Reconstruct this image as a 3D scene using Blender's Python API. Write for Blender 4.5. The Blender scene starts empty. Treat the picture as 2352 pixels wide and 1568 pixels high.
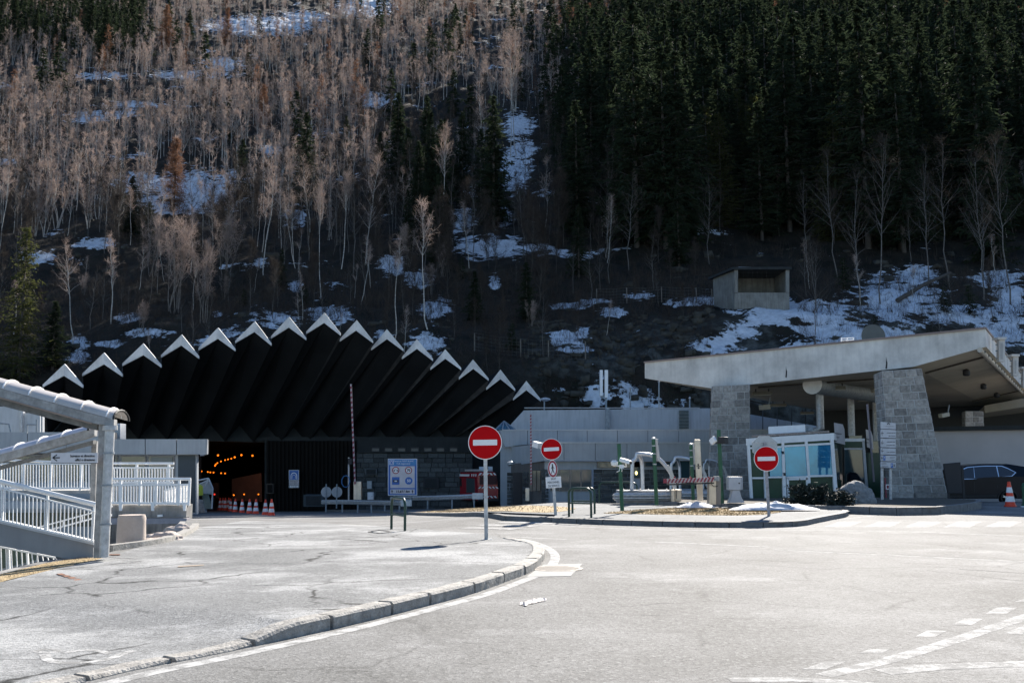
import bpy, math, random
import numpy as np
from mathutils import Vector, Matrix, noise
from mathutils.geometry import delaunay_2d_cdt
S = bpy.context.scene
COL = S.collection
R = math.radians
# ---------------------------------------------------------------- camera
W, H, F = 2352.0, 1568.0, 2230.0
EYE = 1.7
PITCH = math.degrees(math.atan(282.0 / F))
cam_d = bpy.data.cameras.new('camera'); cam = bpy.data.objects.new('camera', cam_d); COL.objects.link(cam)
cam_d.sensor_width = 36; cam_d.lens = F / W * 36; cam_d.clip_start = 0.1; cam_d.clip_end = 5000
ROT = Matrix.Rotation(R(90 + PITCH), 3, 'X') @ Matrix.Rotation(R(-0.3), 3, 'Z')
cam.matrix_world = Matrix.Translation((0, 0, EYE)) @ ROT.to_4x4()
S.camera = cam
# ---------------------------------------------------------------- light
SUN_EL, SUN_AZ = 33.0, 20.0
wld = bpy.data.worlds.new("World"); S.world = wld; wld.use_nodes = True
nt = wld.node_tree; bg = nt.nodes['Background']
sky = nt.nodes.new('ShaderNodeTexSky'); sky.sky_type = 'NISHITA'; sky.sun_disc = False
sky.sun_elevation = R(SUN_EL); sky.sun_rotation = R(SUN_AZ); sky.air_density = 1.0; sky.dust_density = 0.2; sky.ozone_density = 4.8
nt.links.new(sky.outputs[0], bg.inputs[0]); bg.inputs[1].default_value = 0.068
sl = bpy.data.lights.new('sun', 'SUN'); sl.energy = 5.0; sl.angle = R(0.5); sl.color = (1.0, 0.93, 0.84)
so = bpy.data.objects.new('sun', sl); COL.objects.link(so)
sd = Vector((math.sin(R(SUN_AZ)) * math.cos(R(SUN_EL)), math.cos(R(SUN_AZ)) * math.cos(R(SUN_EL)), math.sin(R(SUN_EL))))
so.rotation_euler = sd.to_track_quat('Z', 'Y').to_euler()
so.location = (30, 20, 60)
S.view_settings.view_transform = 'Standard'; S.view_settings.look = 'None'
S.view_settings.exposure = 1.4; S.view_settings.gamma = 1.0
S.cycles.max_bounces = 6; S.cycles.transparent_max_bounces = 8
# ---------------------------------------------------------------- picture point -> world point
def ray(c, r):
    return ROT @ Vector(((c - W / 2) / F, -(r - H / 2) / F, -1))
def at(c, r, Y):
    d = ray(c, r); t = Y / d.y
    return Vector((d.x * t, Y, EYE + d.z * t))
def sstep(a, b, x):
    t = min(1, max(0, (x - a) / (b - a))); return t * t * (3 - 2 * t)
def G(x, y):
    if y < 5: return 0.0
    u = x / y
    s = 26 + 16 * sstep(-.13, .085, u)
    t = y - s
    if t <= -4: return 0.0
    v = t if t > 4 else (t + 4) ** 2 / 16
    v = min(v, 66)
    return -0.038 * v
def gnd(c, r, dz=0.0):
    d = ray(c, r)
    y = 3.0; last = None
    for k in range(4000):
        t = y / d.y; z = EYE + d.z * t
        if z <= G(d.x * t, y) + dz: break
        y += 0.03
    return Vector((d.x * t, y, G(d.x * t, y) + dz))
def proj(p):
    q = ROT.transposed() @ (Vector(p) - Vector((0, 0, EYE)))
    return (W / 2 - q.x / q.z * F, H / 2 + q.y / q.z * F)
# ---------------------------------------------------------------- objects
def tag(o, label=None, cat=None, group=None, kind=None):
    if label: o['label'] = label
    if cat: o['category'] = cat
    if group: o['group'] = group
    if kind: o['kind'] = kind
    return o
def thing(name, label, cat, loc=(0, 0, 0), rz=0.0, group=None):
    o = bpy.data.objects.new(name, None); COL.objects.link(o)
    o.location = loc; o.rotation_euler = (0, 0, rz); o.empty_display_size = 0.2
    tag(o, label, cat, group)
    return o
def world_of(o):
    m = Matrix.Translation(o.location) @ o.rotation_euler.to_matrix().to_4x4()
    return (world_of(o.parent) @ m) if o.parent else m
def kids(o): return [c for c in COL.objects if c.parent == o]
KID = {}
def link_mesh(name, me, parent=None):
    o = bpy.data.objects.new(name, me); COL.objects.link(o)
    if parent:
        o.parent = parent; KID.setdefault(parent.name, []).append(o)
    return o
def dup(root, loc, rz=None, label=None, group=None, scale=None, parent=None):
    r = root.copy(); COL.objects.link(r)
    if parent: r.parent = parent
    if loc is not None: r.location = loc
    if rz is not None: r.rotation_euler = (root.rotation_euler.x, root.rotation_euler.y, rz)
    if label: r['label'] = label
    if group: r['group'] = group
    if scale: r.scale = (scale,) * 3 if not isinstance(scale, tuple) else scale
    for ch in KID.get(root.name, []):
        dup(ch, None, parent=r)
        KID.setdefault(r.name, []).append(COL.objects[-1])
    return r
class MB:
    def __init__(s): s.v = []; s.f = []; s.t = []
    def add(s, vs, fs, tint=None):
        n = len(s.v); s.v += [tuple(p) for p in vs]; s.f += [tuple(i + n for i in f) for f in fs]
        s.t += [0.5 if tint is None else tint] * len(fs); return s
    def hexa(s, b, t, tint=None):   # four bottom points, four top points
        return s.add(list(b) + list(t), [(3, 2, 1, 0), (4, 5, 6, 7), (0, 1, 5, 4), (1, 2, 6, 5), (2, 3, 7, 6), (3, 0, 4, 7)], tint)
    def box(s, c, d, rz=0.0, tint=None):
        cs, sn = math.cos(rz), math.sin(rz); x, y, z = d[0] / 2, d[1] / 2, d[2] / 2
        def p(a, b, e): return (c[0] + a * cs - b * sn, c[1] + a * sn + b * cs, c[2] + e)
        return s.hexa([p(-x, -y, -z), p(x, -y, -z), p(x, y, -z), p(-x, y, -z)], [p(-x, -y, z), p(x, -y, z), p(x, y, z), p(-x, y, z)], tint)
    def bb(s, x0, x1, y0, y1, z0, z1, tint=None):
        return s.box(((x0 + x1) / 2, (y0 + y1) / 2, (z0 + z1) / 2), (abs(x1 - x0), abs(y1 - y0), abs(z1 - z0)), 0, tint)
    def bar(s, a, b, w, h=None, up=(0, 0, 1)):
        a = Vector(a); b = Vector(b); h = h or w
        d = (b - a).normalized(); u = Vector(up)
        if abs(d.dot(u)) > .98: u = Vector((0, 1, 0))
        x = d.cross(u).normalized(); y = x.cross(d).normalized()
        q = lambda p: [p - x * w / 2 - y * h / 2, p + x * w / 2 - y * h / 2, p + x * w / 2 + y * h / 2, p - x * w / 2 + y * h / 2]
        return s.hexa(q(a), q(b))
    def tube(s, pts, r, n=10, cap=True):
        pts = [Vector(p) for p in pts]; m = len(pts)
        rs = r if isinstance(r, (list, tuple)) else [r] * m
        vs = []; fs = []; pu = None
        for i, p in enumerate(pts):
            d = (pts[min(i + 1, m - 1)] - pts[max(i - 1, 0)]).normalized()
            if pu is None:
                pu = d.orthogonal().normalized()
            u = (pu - d * pu.dot(d)).normalized(); pu = u; w = d.cross(u)
            for k in range(n):
                a = 2 * math.pi * k / n; vs.append(p + (u * math.cos(a) + w * math.sin(a)) * rs[i])
        for i in range(m - 1):
            for k in range(n):
                k2 = (k + 1) % n; fs.append((i * n + k, i * n + k2, (i + 1) * n + k2, (i + 1) * n + k))
        if cap: fs.append(tuple(range(n - 1, -1, -1))); fs.append(tuple((m - 1) * n + k for k in range(n)))
        return s.add(vs, fs)
    def lathe(s, prof, c=(0, 0, 0), n=24, axis='Z'):
        vs = []; fs = []
        for (r, z) in prof:
            for k in range(n):
                a = 2 * math.pi * k / n; x, y = r * math.cos(a), r * math.sin(a)
                p = (x, y, z) if axis == 'Z' else ((x, z, y) if axis == 'Y' else (z, x, y))
                vs.append((c[0] + p[0], c[1] + p[1], c[2] + p[2]))
        for i in range(len(prof) - 1):
            for k in range(n):
                k2 = (k + 1) % n; fs.append((i * n + k, i * n + k2, (i + 1) * n + k2, (i + 1) * n + k))
        fs.append(tuple(range(n - 1, -1, -1))); fs.append(tuple((len(prof) - 1) * n + k for k in range(n)))
        return s.add(vs, fs)
    def disc(s, c, r, y, th=0.02, n=40, sx=1.0):  # a disc facing -Y, front face at y
        prof = [(r, y), (r, y + th)]
        vs = []; fs = []
        for (rr, yy) in prof:
            for k in range(n):
                a = 2 * math.pi * k / n; vs.append((c[0] + rr * sx * math.cos(a), yy, c[1] + rr * math.sin(a)))
        for k in range(n): fs.append((k, (k + 1) % n, n + (k + 1) % n, n + k))
        fs.append(tuple(range(n - 1, -1, -1))); fs.append(tuple(range(n, 2 * n)))
        return s.add(vs, fs)
    def prism(s, poly, y0, y1):   # poly in (x,z), extruded along y
        n = len(poly)
        vs = [(p[0], y0, p[1]) for p in poly] + [(p[0], y1, p[1]) for p in poly]
        fs = [tuple(range(n)), tuple(range(2 * n - 1, n - 1, -1))] + [(k, n + k, n + (k + 1) % n, (k + 1) % n) for k in range(n)]
        return s.add(vs, fs)
    def plate(s, poly, z0, z1):   # poly in (x,y), extruded along z
        n = len(poly)
        vs = [(p[0], p[1], z0) for p in poly] + [(p[0], p[1], z1) for p in poly]
        fs = [tuple(range(n - 1, -1, -1)), tuple(range(n, 2 * n))] + [(k, (k + 1) % n, n + (k + 1) % n, n + k) for k in range(n)]
        return s.add(vs, fs)
    def sweep(s, path, prof, closed=True):   # prof = (side, up) pairs carried along a path
        path = [Vector(p) for p in path]; n = len(prof); m = len(path); vs = []; fs = []
        for i, p in enumerate(path):
            d = path[min(i + 1, m - 1)] - path[max(i - 1, 0)]; d.z = 0; d.normalize()
            sd_ = Vector((d.y, -d.x, 0))
            for (a, b) in prof: vs.append(p + sd_ * a + Vector((0, 0, b)))
        for i in range(m - 1):
            for k in range(n if closed else n - 1):
                k2 = (k + 1) % n; fs.append((i * n + k, i * n + k2, (i + 1) * n + k2, (i + 1) * n + k))
        if closed: fs.append(tuple(range(n - 1, -1, -1))); fs.append(tuple((m - 1) * n + k for k in range(n)))
        return s.add(vs, fs)
    def build(s, name, m, parent=None, world=True, smooth=False, bevel=0.0, seg=2):
        me = bpy.data.meshes.new(name)
        vs = s.v
        if parent is not None and world:
            inv = world_of(parent).inverted(); vs = [tuple(inv @ Vector(p)) for p in vs]
        me.from_pydata(vs, [], s.f); me.update()
        a = me.attributes.new('tint', 'FLOAT', 'FACE'); a.data.foreach_set('value', s.t)
        import bmesh
        bm = bmesh.new(); bm.from_mesh(me); bmesh.ops.recalc_face_normals(bm, faces=bm.faces); bm.to_mesh(me); bm.free()
        me.materials.append(m)
        if smooth:
            for p in me.polygons: p.use_smooth = True
            try: me.set_sharp_from_angle(angle=R(35))
            except Exception: pass
        o = link_mesh(name, me, parent)
        if bevel:
            b = o.modifiers.new('bevel', 'BEVEL'); b.width = bevel; b.segments = seg; b.limit_method = 'ANGLE'; b.angle_limit = R(40)
        return o
# ---------------------------------------------------------------- materials
MAT = {}
def mat(name, col, rough=0.6, metal=0.0, var=0.12, scale=3.0, bump=0.0, bscale=40.0, streak=0.0, spec=0.5, coat=0.0, emit=None, estr=1.0, tint=0.0, coord='pos'):
    if name in MAT: return MAT[name]
    m = bpy.data.materials.new(name); m.use_nodes = True; nt = m.node_tree; N = nt.nodes; L = nt.links
    b = N['Principled BSDF']; b.inputs['Roughness'].default_value = rough; b.inputs['Metallic'].default_value = metal
    b.inputs['Specular IOR Level'].default_value = spec; b.inputs['Coat Weight'].default_value = coat
    if coord == 'pos': geo = N.new('ShaderNodeNewGeometry'); P = geo.outputs['Position']
    else: geo = N.new('ShaderNodeTexCoord'); P = geo.outputs['Object']
    base = (*col, 1)
    n1 = N.new('ShaderNodeTexNoise'); n1.inputs['Scale'].default_value = scale; n1.inputs['Detail'].default_value = 8; n1.inputs['Roughness'].default_value = .65
    L.new(P, n1.inputs['Vector'])
    hsv = N.new('ShaderNodeHueSaturation'); hsv.inputs['Color'].default_value = base
    mr = N.new('ShaderNodeMapRange'); mr.inputs['From Min'].default_value = .3; mr.inputs['From Max'].default_value = .7
    mr.inputs['To Min'].default_value = 1 - var; mr.inputs['To Max'].default_value = 1 + var
    L.new(n1.outputs['Fac'], mr.inputs['Value']); val = mr.outputs[0]
    if streak:
        mp = N.new('ShaderNodeMapping'); mp.inputs['Scale'].default_value = (2.2, 2.2, .18); L.new(P, mp.inputs['Vector'])
        n2 = N.new('ShaderNodeTexNoise'); n2.inputs['Scale'].default_value = 2.5; n2.inputs['Detail'].default_value = 6; L.new(mp.outputs[0], n2.inputs['Vector'])
        m2 = N.new('ShaderNodeMapRange'); m2.inputs['From Min'].default_value = .45; m2.inputs['From Max'].default_value = .75
        m2.inputs['To Min'].default_value = 1; m2.inputs['To Max'].default_value = 1 - streak; L.new(n2.outputs['Fac'], m2.inputs['Value'])
        mu = N.new('ShaderNodeMath'); mu.operation = 'MULTIPLY'; L.new(val, mu.inputs[0]); L.new(m2.outputs[0], mu.inputs[1]); val = mu.outputs[0]
    if tint:
        at_ = N.new('ShaderNodeAttribute'); at_.attribute_name = 'tint'
        m3 = N.new('ShaderNodeMapRange'); m3.inputs['To Min'].default_value = 1 - tint; m3.inputs['To Max'].default_value = 1 + tint; L.new(at_.outputs['Fac'], m3.inputs['Value'])
        mu = N.new('ShaderNodeMath'); mu.operation = 'MULTIPLY'; L.new(val, mu.inputs[0]); L.new(m3.outputs[0], mu.inputs[1]); val = mu.outputs[0]
    L.new(val, hsv.inputs['Value']); L.new(hsv.outputs[0], b.inputs['Base Color'])
    if bump:
        n3 = N.new('ShaderNodeTexNoise'); n3.inputs['Scale'].default_value = bscale; n3.inputs['Detail'].default_value = 5; L.new(P, n3.inputs['Vector'])
        bp = N.new('ShaderNodeBump'); bp.inputs['Strength'].default_value = bump; bp.inputs['Distance'].default_value = .02
        L.new(n3.outputs['Fac'], bp.inputs['Height']); L.new(bp.outputs[0], b.inputs['Normal'])
    if emit:
        b.inputs['Emission Color'].default_value = (*emit, 1); b.inputs['Emission Strength'].default_value = estr
    MAT[name] = m; return m
def ramp(N, stops):
    r = N.new('ShaderNodeValToRGB'); cr = r.color_ramp
    while len(cr.elements) > 1: cr.elements.remove(cr.elements[-1])
    cr.elements[0].position = stops[0][0]; cr.elements[0].color = (*stops[0][1], 1) if len(stops[0][1]) == 3 else stops[0][1]
    for p, c in stops[1:]:
        e = cr.elements.new(p); e.color = (*c, 1)
    return r
def noise_n(N, L, P, scale, detail=6, rough=.6, mapscale=None):
    if mapscale:
        mp = N.new('ShaderNodeMapping'); mp.inputs['Scale'].default_value = mapscale; L.new(P, mp.inputs['Vector']); P = mp.outputs[0]
    n = N.new('ShaderNodeTexNoise'); n.inputs['Scale'].default_value = scale; n.inputs['Detail'].default_value = detail; n.inputs['Roughness'].default_value = rough
    L.new(P, n.inputs['Vector']); return n.outputs['Fac']
def mix(N, L, f, a, b, mode='MIX'):
    m = N.new('ShaderNodeMix'); m.data_type = 'RGBA'; m.blend_type = mode
    if isinstance(f, float): m.inputs[0].default_value = f
    else: L.new(f, m.inputs[0])
    for sck, v in ((6, a), (7, b)):
        if isinstance(v, tuple): m.inputs[sck].default_value = (*v, 1)
        else: L.new(v, m.inputs[sck])
    return m.outputs[2]
def mrange(N, L, v, a, b, c=0.0, d=1.0, sm=False):
    m = N.new('ShaderNodeMapRange'); m.inputs['From Min'].default_value = a; m.inputs['From Max'].default_value = b
    m.inputs['To Min'].default_value = c; m.inputs['To Max'].default_value = d
    if sm: m.interpolation_type = 'SMOOTHSTEP'
    L.new(v, m.inputs['Value']); return m.outputs[0]
def fmath(N, L, op, a, b):
    m = N.new('ShaderNodeMath'); m.operation = op
    for i, v in enumerate((a, b)):
        if isinstance(v, (int, float)): m.inputs[i].default_value = v
        else: L.new(v, m.inputs[i])
    return m.outputs[0]
def asphalt(name, dark, light, salt, salt_amt, crack=0.6):
    m = bpy.data.materials.new(name); m.use_nodes = True; nt = m.node_tree; N = nt.nodes; L = nt.links
    b = N['Principled BSDF']; b.inputs['Roughness'].default_value = .85; b.inputs['Specular IOR Level'].default_value = .16
    P = N.new('ShaderNodeNewGeometry').outputs['Position']
    fine = noise_n(N, L, P, 70, 3, .7)
    big = noise_n(N, L, P, .35, 7, .6, (1, .8, 1))
    mid = noise_n(N, L, P, 2.2, 6, .65, (1, .6, 1))
    c = mix(N, L, mrange(N, L, big, .35, .65), dark, light)
    c = mix(N, L, mrange(N, L, mid, .42, .72, 0, .35), c, light)
    # salt and dust bloom
    s1 = noise_n(N, L, P, .38, 9, .70, (.8, 1.0, 1)); lo = .62 - salt_amt * .22
    c = mix(N, L, mrange(N, L, s1, lo, lo + .16, 0, .8, True), c, salt)
    # stone chips
    vo = N.new('ShaderNodeTexVoronoi'); vo.inputs['Scale'].default_value = 32; L.new(P, vo.inputs['Vector'])
    sep = N.new('ShaderNodeSeparateColor'); L.new(vo.outputs['Color'], sep.inputs[0])
    c = mix(N, L, mrange(N, L, sep.outputs[0], 0, 1, .0, .5), c, mix(N, L, sep.outputs[1], tuple(x * .25 for x in dark), tuple(min(.9, x * 1.5) for x in light)))
    c = mix(N, L, mrange(N, L, fine, .50, .68, 0, .9), c, tuple(x * .3 for x in dark))
    if crack:
        wv = N.new('ShaderNodeTexNoise'); wv.inputs['Scale'].default_value = 1.6; wv.inputs['Detail'].default_value = 6; L.new(P, wv.inputs['Vector'])
        ad = N.new('ShaderNodeMixRGB'); ad.blend_type = 'ADD'; ad.inputs[0].default_value = .55; L.new(P, ad.inputs[1]); L.new(wv.outputs['Color'], ad.inputs[2])
        v2 = N.new('ShaderNodeTexVoronoi'); v2.feature = 'DISTANCE_TO_EDGE'; v2.inputs['Scale'].default_value = .42; L.new(ad.outputs[0], v2.inputs['Vector'])
        ck = mrange(N, L, v2.outputs['Distance'], .0, .02, 1, 0)
        msk = mrange(N, L, noise_n(N, L, P, .45, 3), .44, .56)
        ck = fmath(N, L, 'MULTIPLY', ck, msk); ck = fmath(N, L, 'MULTIPLY', ck, crack)
        c = mix(N, L, ck, c, tuple(x * .12 for x in dark))
    L.new(c, b.inputs['Base Color'])
    h = fmath(N, L, 'ADD', fmath(N, L, 'MULTIPLY', vo.outputs['Distance'], .6), fine)
    bp = N.new('ShaderNodeBump'); bp.inputs['Strength'].default_value = .55; bp.inputs['Distance'].default_value = .012
    L.new(h, bp.inputs['Height']); L.new(bp.outputs[0], b.inputs['Normal'])
    return m
M_ROAD = asphalt('road_asphalt', (.115, .115, .11), (.225, .225, .22), (.33, .33, .325), .5, .35)
M_PAVE = asphalt('pavement_asphalt', (.125, .13, .13), (.235, .24, .24), (.46, .465, .46), .74, 1.0)
M_ISLE = asphalt('island_asphalt', (.13, .135, .14), (.22, .23, .23), (.35, .35, .35), .5, .3)
M_KERB = mat('granite_kerb', (.26, .25, .23), .85, var=.4, scale=9, bump=.9, bscale=30)
M_KERB2 = mat('dark_kerb', (.16, .155, .15), .85, var=.35, scale=5, bump=.6, bscale=25)
def paint_mat(name, col, wear):
    m = bpy.data.materials.new(name); m.use_nodes = True; nt = m.node_tree; N = nt.nodes; L = nt.links
    b = N['Principled BSDF']; b.inputs['Roughness'].default_value = .9; b.inputs['Specular IOR Level'].default_value = .16
    P = N.new('ShaderNodeNewGeometry').outputs['Position']
    a = noise_n(N, L, P, 5, 10, .75); vo = noise_n(N, L, P, 60, 2)
    f = fmath(N, L, 'ADD', a, fmath(N, L, 'MULTIPLY', vo, .35))
    w = mrange(N, L, f, wear, wear + .12)
    c = mix(N, L, w, col, (.20, .20, .195)); L.new(c, b.inputs['Base Color'])
    return m
M_PAINT = paint_mat('white_road_paint', (.40, .40, .39), .64)
M_PAINTW = paint_mat('worn_road_paint', (.40, .40, .39), .60)
def m_of(n, *a, **k): return mat(n, *a, **k)
M = dict(
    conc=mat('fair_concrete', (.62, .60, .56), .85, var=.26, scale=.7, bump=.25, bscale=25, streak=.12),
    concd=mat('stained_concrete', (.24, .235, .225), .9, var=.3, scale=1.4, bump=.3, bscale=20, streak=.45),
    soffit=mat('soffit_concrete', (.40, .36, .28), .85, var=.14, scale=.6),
    galv=mat('galvanised_steel', (.45, .45, .45), .5, .55, var=.3, scale=9, bump=.1, bscale=30),
    galvd=mat('dull_galvanised_steel', (.27, .30, .32), .55, .35, var=.3, scale=7, streak=.2),
    steelw=mat('white_painted_steel', (.80, .80, .79), .45, var=.08, scale=4),
    white=mat('white_enamel', (.80, .80, .78), .4, var=.06),
    signwhite=mat('white_sign_face', (.80, .78, .77), .45, var=.04),
    red=mat('red_sign_face', (.50, .003, .006), .6, var=.06, spec=.08),
    redd=mat('red_vehicle_paint', (.34, .008, .018), .25, var=.05, coat=.5),
    redp=mat('red_barrier_paint', (.20, .018, .04), .45, var=.15),
    blue=mat('blue_sign_face', (.02, .12, .42), .4, var=.06),
    black=mat('black_lettering', (.015, .015, .018), .6, var=.1),
    greyback=mat('grey_sign_back', (.46, .47, .46), .55, .3, var=.1, scale=6),
    green=mat('green_painted_steel', (.004, .075, .033), .4, var=.2, scale=5),
    dgreen=mat('dark_green_tube', (.003, .035, .022), .35, var=.2, scale=5),
    greenp=mat('green_booth_panel', (.006, .045, .018), .35, var=.25, scale=3),
    glass=mat('dark_window_glass', (.03, .06, .07), .06, 0, var=.2, scale=1.0, spec=.9),
    glassb=mat('sky_reflection_blue_glass', (.02, .22, .42), .04, 0.35, var=.25, scale=1.0, spec=1.0),  # blue base colour stands in for the reflected sky
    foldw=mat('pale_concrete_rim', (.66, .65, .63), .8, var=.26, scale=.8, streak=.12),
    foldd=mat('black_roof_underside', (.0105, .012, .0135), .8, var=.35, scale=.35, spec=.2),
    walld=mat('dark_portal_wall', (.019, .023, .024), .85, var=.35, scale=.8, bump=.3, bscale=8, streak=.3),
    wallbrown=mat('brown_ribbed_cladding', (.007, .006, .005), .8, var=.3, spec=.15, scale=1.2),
    panel=mat('grey_blue_facade', (.34, .365, .385), .7, var=.10, scale=.8, streak=.14),
    panel2=mat('upper_facade_concrete', (.47, .49, .51), .75, var=.12, scale=.5, streak=.18),
    seam=mat('facade_joint', (.06, .065, .07), .8),
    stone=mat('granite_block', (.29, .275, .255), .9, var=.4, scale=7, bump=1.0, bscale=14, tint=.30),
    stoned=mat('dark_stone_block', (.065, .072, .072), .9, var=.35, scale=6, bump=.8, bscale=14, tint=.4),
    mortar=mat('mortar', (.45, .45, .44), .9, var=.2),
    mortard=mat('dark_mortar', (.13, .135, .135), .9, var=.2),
    alu=mat('brushed_metal_housing', (.52, .46, .38), .38, .75, var=.15, scale=3, streak=.25),
    silver=mat('silver_tube', (.55, .56, .57), .4, .5, var=.1, scale=3),
    rubber=mat('black_rubber', (.012, .012, .012), .7),
    barkg=mat('shade_toned_grey_bark', (.12, .11, .10), .9, var=.5, scale=6, coord='obj'),
    bark=mat('birch_bark', (.44, .41, .37), .9, var=.6, scale=6, coord='obj'),
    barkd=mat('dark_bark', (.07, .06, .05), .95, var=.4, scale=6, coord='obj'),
    twig=mat('birch_twigs', (.35, .27, .23), .85, var=.5, scale=.12, spec=.1),
    twigd=mat('brown_and_shade_twigs', (.060, .047, .038), .9, var=.35, scale=.6, spec=.2),  # brown brush colour; on the dim trees it also carries slope shade
    fir=mat('fir_needles', (.027, .038, .021), .9, var=.5, scale=.5, spec=.04),
    firy=mat('yellow_green_needles', (.060, .066, .022), .8, var=.45, scale=.5, spec=.2),
    larch=mat('orange_larch_needles', (.19, .098, .058), .85, var=.3, scale=.5, spec=.2),
    grass=mat('dry_grass', (.34, .255, .135), .95, var=.35, scale=7, bump=1.0, bscale=40),
    soil=mat('dark_soil', (.06, .05, .035), .95, var=.4, scale=5, bump=.8, bscale=20),
    snow=mat('old_snow', (.50, .53, .58), .7, var=.25, scale=3, bump=.5, bscale=16),
    rock=mat('granite_boulder', (.22, .215, .205), .9, var=.4, scale=8, bump=1.0, bscale=12),
    beige=mat('beige_concrete', (.44, .37, .32), .9, var=.14, scale=3, bump=.3, bscale=20),
    wallbeige=mat('plain_beige_wall', (.46, .43, .42), .85, var=.08, scale=.6),
    poly=mat('polycarbonate_roof', (.52, .48, .44), .3, var=.1, scale=4),
    rust=mat('rusty_grate', (.20, .09, .05), .8, .2, var=.4, scale=20),
    carpaint=mat('dark_car_paint', (.005, .009, .016), .22, 0, var=.05, coat=0, spec=.16),
    chrome=mat('chrome_trim', (.7, .72, .75), .15, 1.0, var=.02),
    orange=mat('orange_cone', (.78, .06, .02), .5, var=.1),
    lampo=mat('orange_tunnel_lamp', (1, .45, .05), .5, emit=(1.0, .20, .01), estr=.8),
    yellow=mat('yellow_plastic', (.50, .52, .03), .5, var=.1),
    net=mat('fence_wire', (.18, .18, .17), .6, .5),
    wood=mat('weathered_post', (.16, .14, .12), .9, var=.3),
)
for k_, w_ in (('fir', .36), ('firy', .45), ('larch', .35), ('twig', .25), ('twigd', .15)):
    t_ = M[k_].node_tree; b_ = t_.nodes['Principled BSDF']; tr_ = t_.nodes.new('ShaderNodeBsdfTranslucent'); mx_ = t_.nodes.new('ShaderNodeMixShader'); mx_.inputs[0].default_value = w_
    t_.links.new(b_.inputs['Base Color'].links[0].from_socket, tr_.inputs[0]); t_.links.new(b_.outputs[0], mx_.inputs[1]); t_.links.new(tr_.outputs[0], mx_.inputs[2]); t_.links.new(mx_.outputs[0], t_.nodes['Material Output'].inputs[0])
def text(body, size, loc, m, parent, align='CENTER', ext=.002, name='lettering', bold=0.0, sx=1.0, shear=0.0, rz=0.0):
    cu = bpy.data.curves.new(name, 'FONT'); cu.body = body; cu.size = size; cu.align_x = align; cu.align_y = 'CENTER'
    cu.extrude = ext; cu.offset = bold; cu.shear = shear; cu.resolution_u = 3
    tmp = bpy.data.objects.new('tmp', cu); COL.objects.link(tmp)
    bpy.context.view_layer.update()
    me = bpy.data.meshes.new_from_object(tmp.evaluated_get(bpy.context.evaluated_depsgraph_get()))
    bpy.data.objects.remove(tmp)
    me.name = name
    for v in me.vertices:
        x, y, z = v.co; v.co = (x * sx, -z, y)
    if rz: me.transform(Matrix.Rotation(rz, 4, 'Z'))
    me.materials.clear(); me.materials.append(m)
    o = link_mesh(name, me, parent); o.location = loc
    return o
def inpoly(x, y, poly):
    c = False; n = len(poly); j = n - 1
    for i in range(n):
        xi, yi = poly[i][0], poly[i][1]; xj, yj = poly[j][0], poly[j][1]
        if (yi > y) != (yj > y) and x < (xj - xi) * (y - yi) / (yj - yi + 1e-12) + xi: c = not c
        j = i
    return c
def sheet(name, outline, dz, m, holes=(), step=1.0, pts=None, parent=None, kind='structure', smooth=True):
    """a surface following the ground inside an outline"""
    vs = []; es = []
    def ring(poly):
        k = len(vs); n = len(poly)
        for p in poly: vs.append(Vector((p[0], p[1])))
        for i in range(n): es.append((k + i, k + (i + 1) % n))
    def dense(poly):
        out = []
        for i, p in enumerate(poly):
            q = poly[(i + 1) % len(poly)]; d = math.hypot(q[0] - p[0], q[1] - p[1]); k = max(1, int(d / max(step, .5)))
            k = min(k, 60)
            for j in range(k): out.append((p[0] + (q[0] - p[0]) * j / k, p[1] + (q[1] - p[1]) * j / k))
        return out
    ring(dense(outline))
    for h in holes: ring(dense(h))
    if pts is None:
        xs = [p[0] for p in outline]; ys = [p[1] for p in outline]; pts = []
        x = min(xs) + step * .5
        while x < max(xs):
            y = min(ys) + step * .5
            while y < max(ys):
                pts.append((x, y)); y += step
            x += step
    for p in pts:
        if inpoly(p[0], p[1], outline) and not any(inpoly(p[0], p[1], h) for h in holes): vs.append(Vector(p))
    v2, e2, f2, a, b_, c_ = delaunay_2d_cdt(vs, es, [], 0, 1e-4)
    fs = []
    for f in f2:
        cx = sum(v2[i][0] for i in f) / len(f); cy = sum(v2[i][1] for i in f) / len(f)
        if inpoly(cx, cy, outline) and not any(inpoly(cx, cy, h) for h in holes): fs.append(tuple(f))
    fz = dz if callable(dz) else (lambda x, y: dz)
    me = bpy.data.meshes.new(name)
    me.from_pydata([(p[0], p[1], G(p[0], p[1]) + fz(p[0], p[1])) for p in v2], [], fs); me.update()
    me.materials.append(m)
    if me.polygons and me.polygons[0].normal.z < 0: me.flip_normals()
    for p in me.polygons: p.use_smooth = smooth
    o = link_mesh(name, me, parent)
    if kind: o['kind'] = kind
    return o
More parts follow.
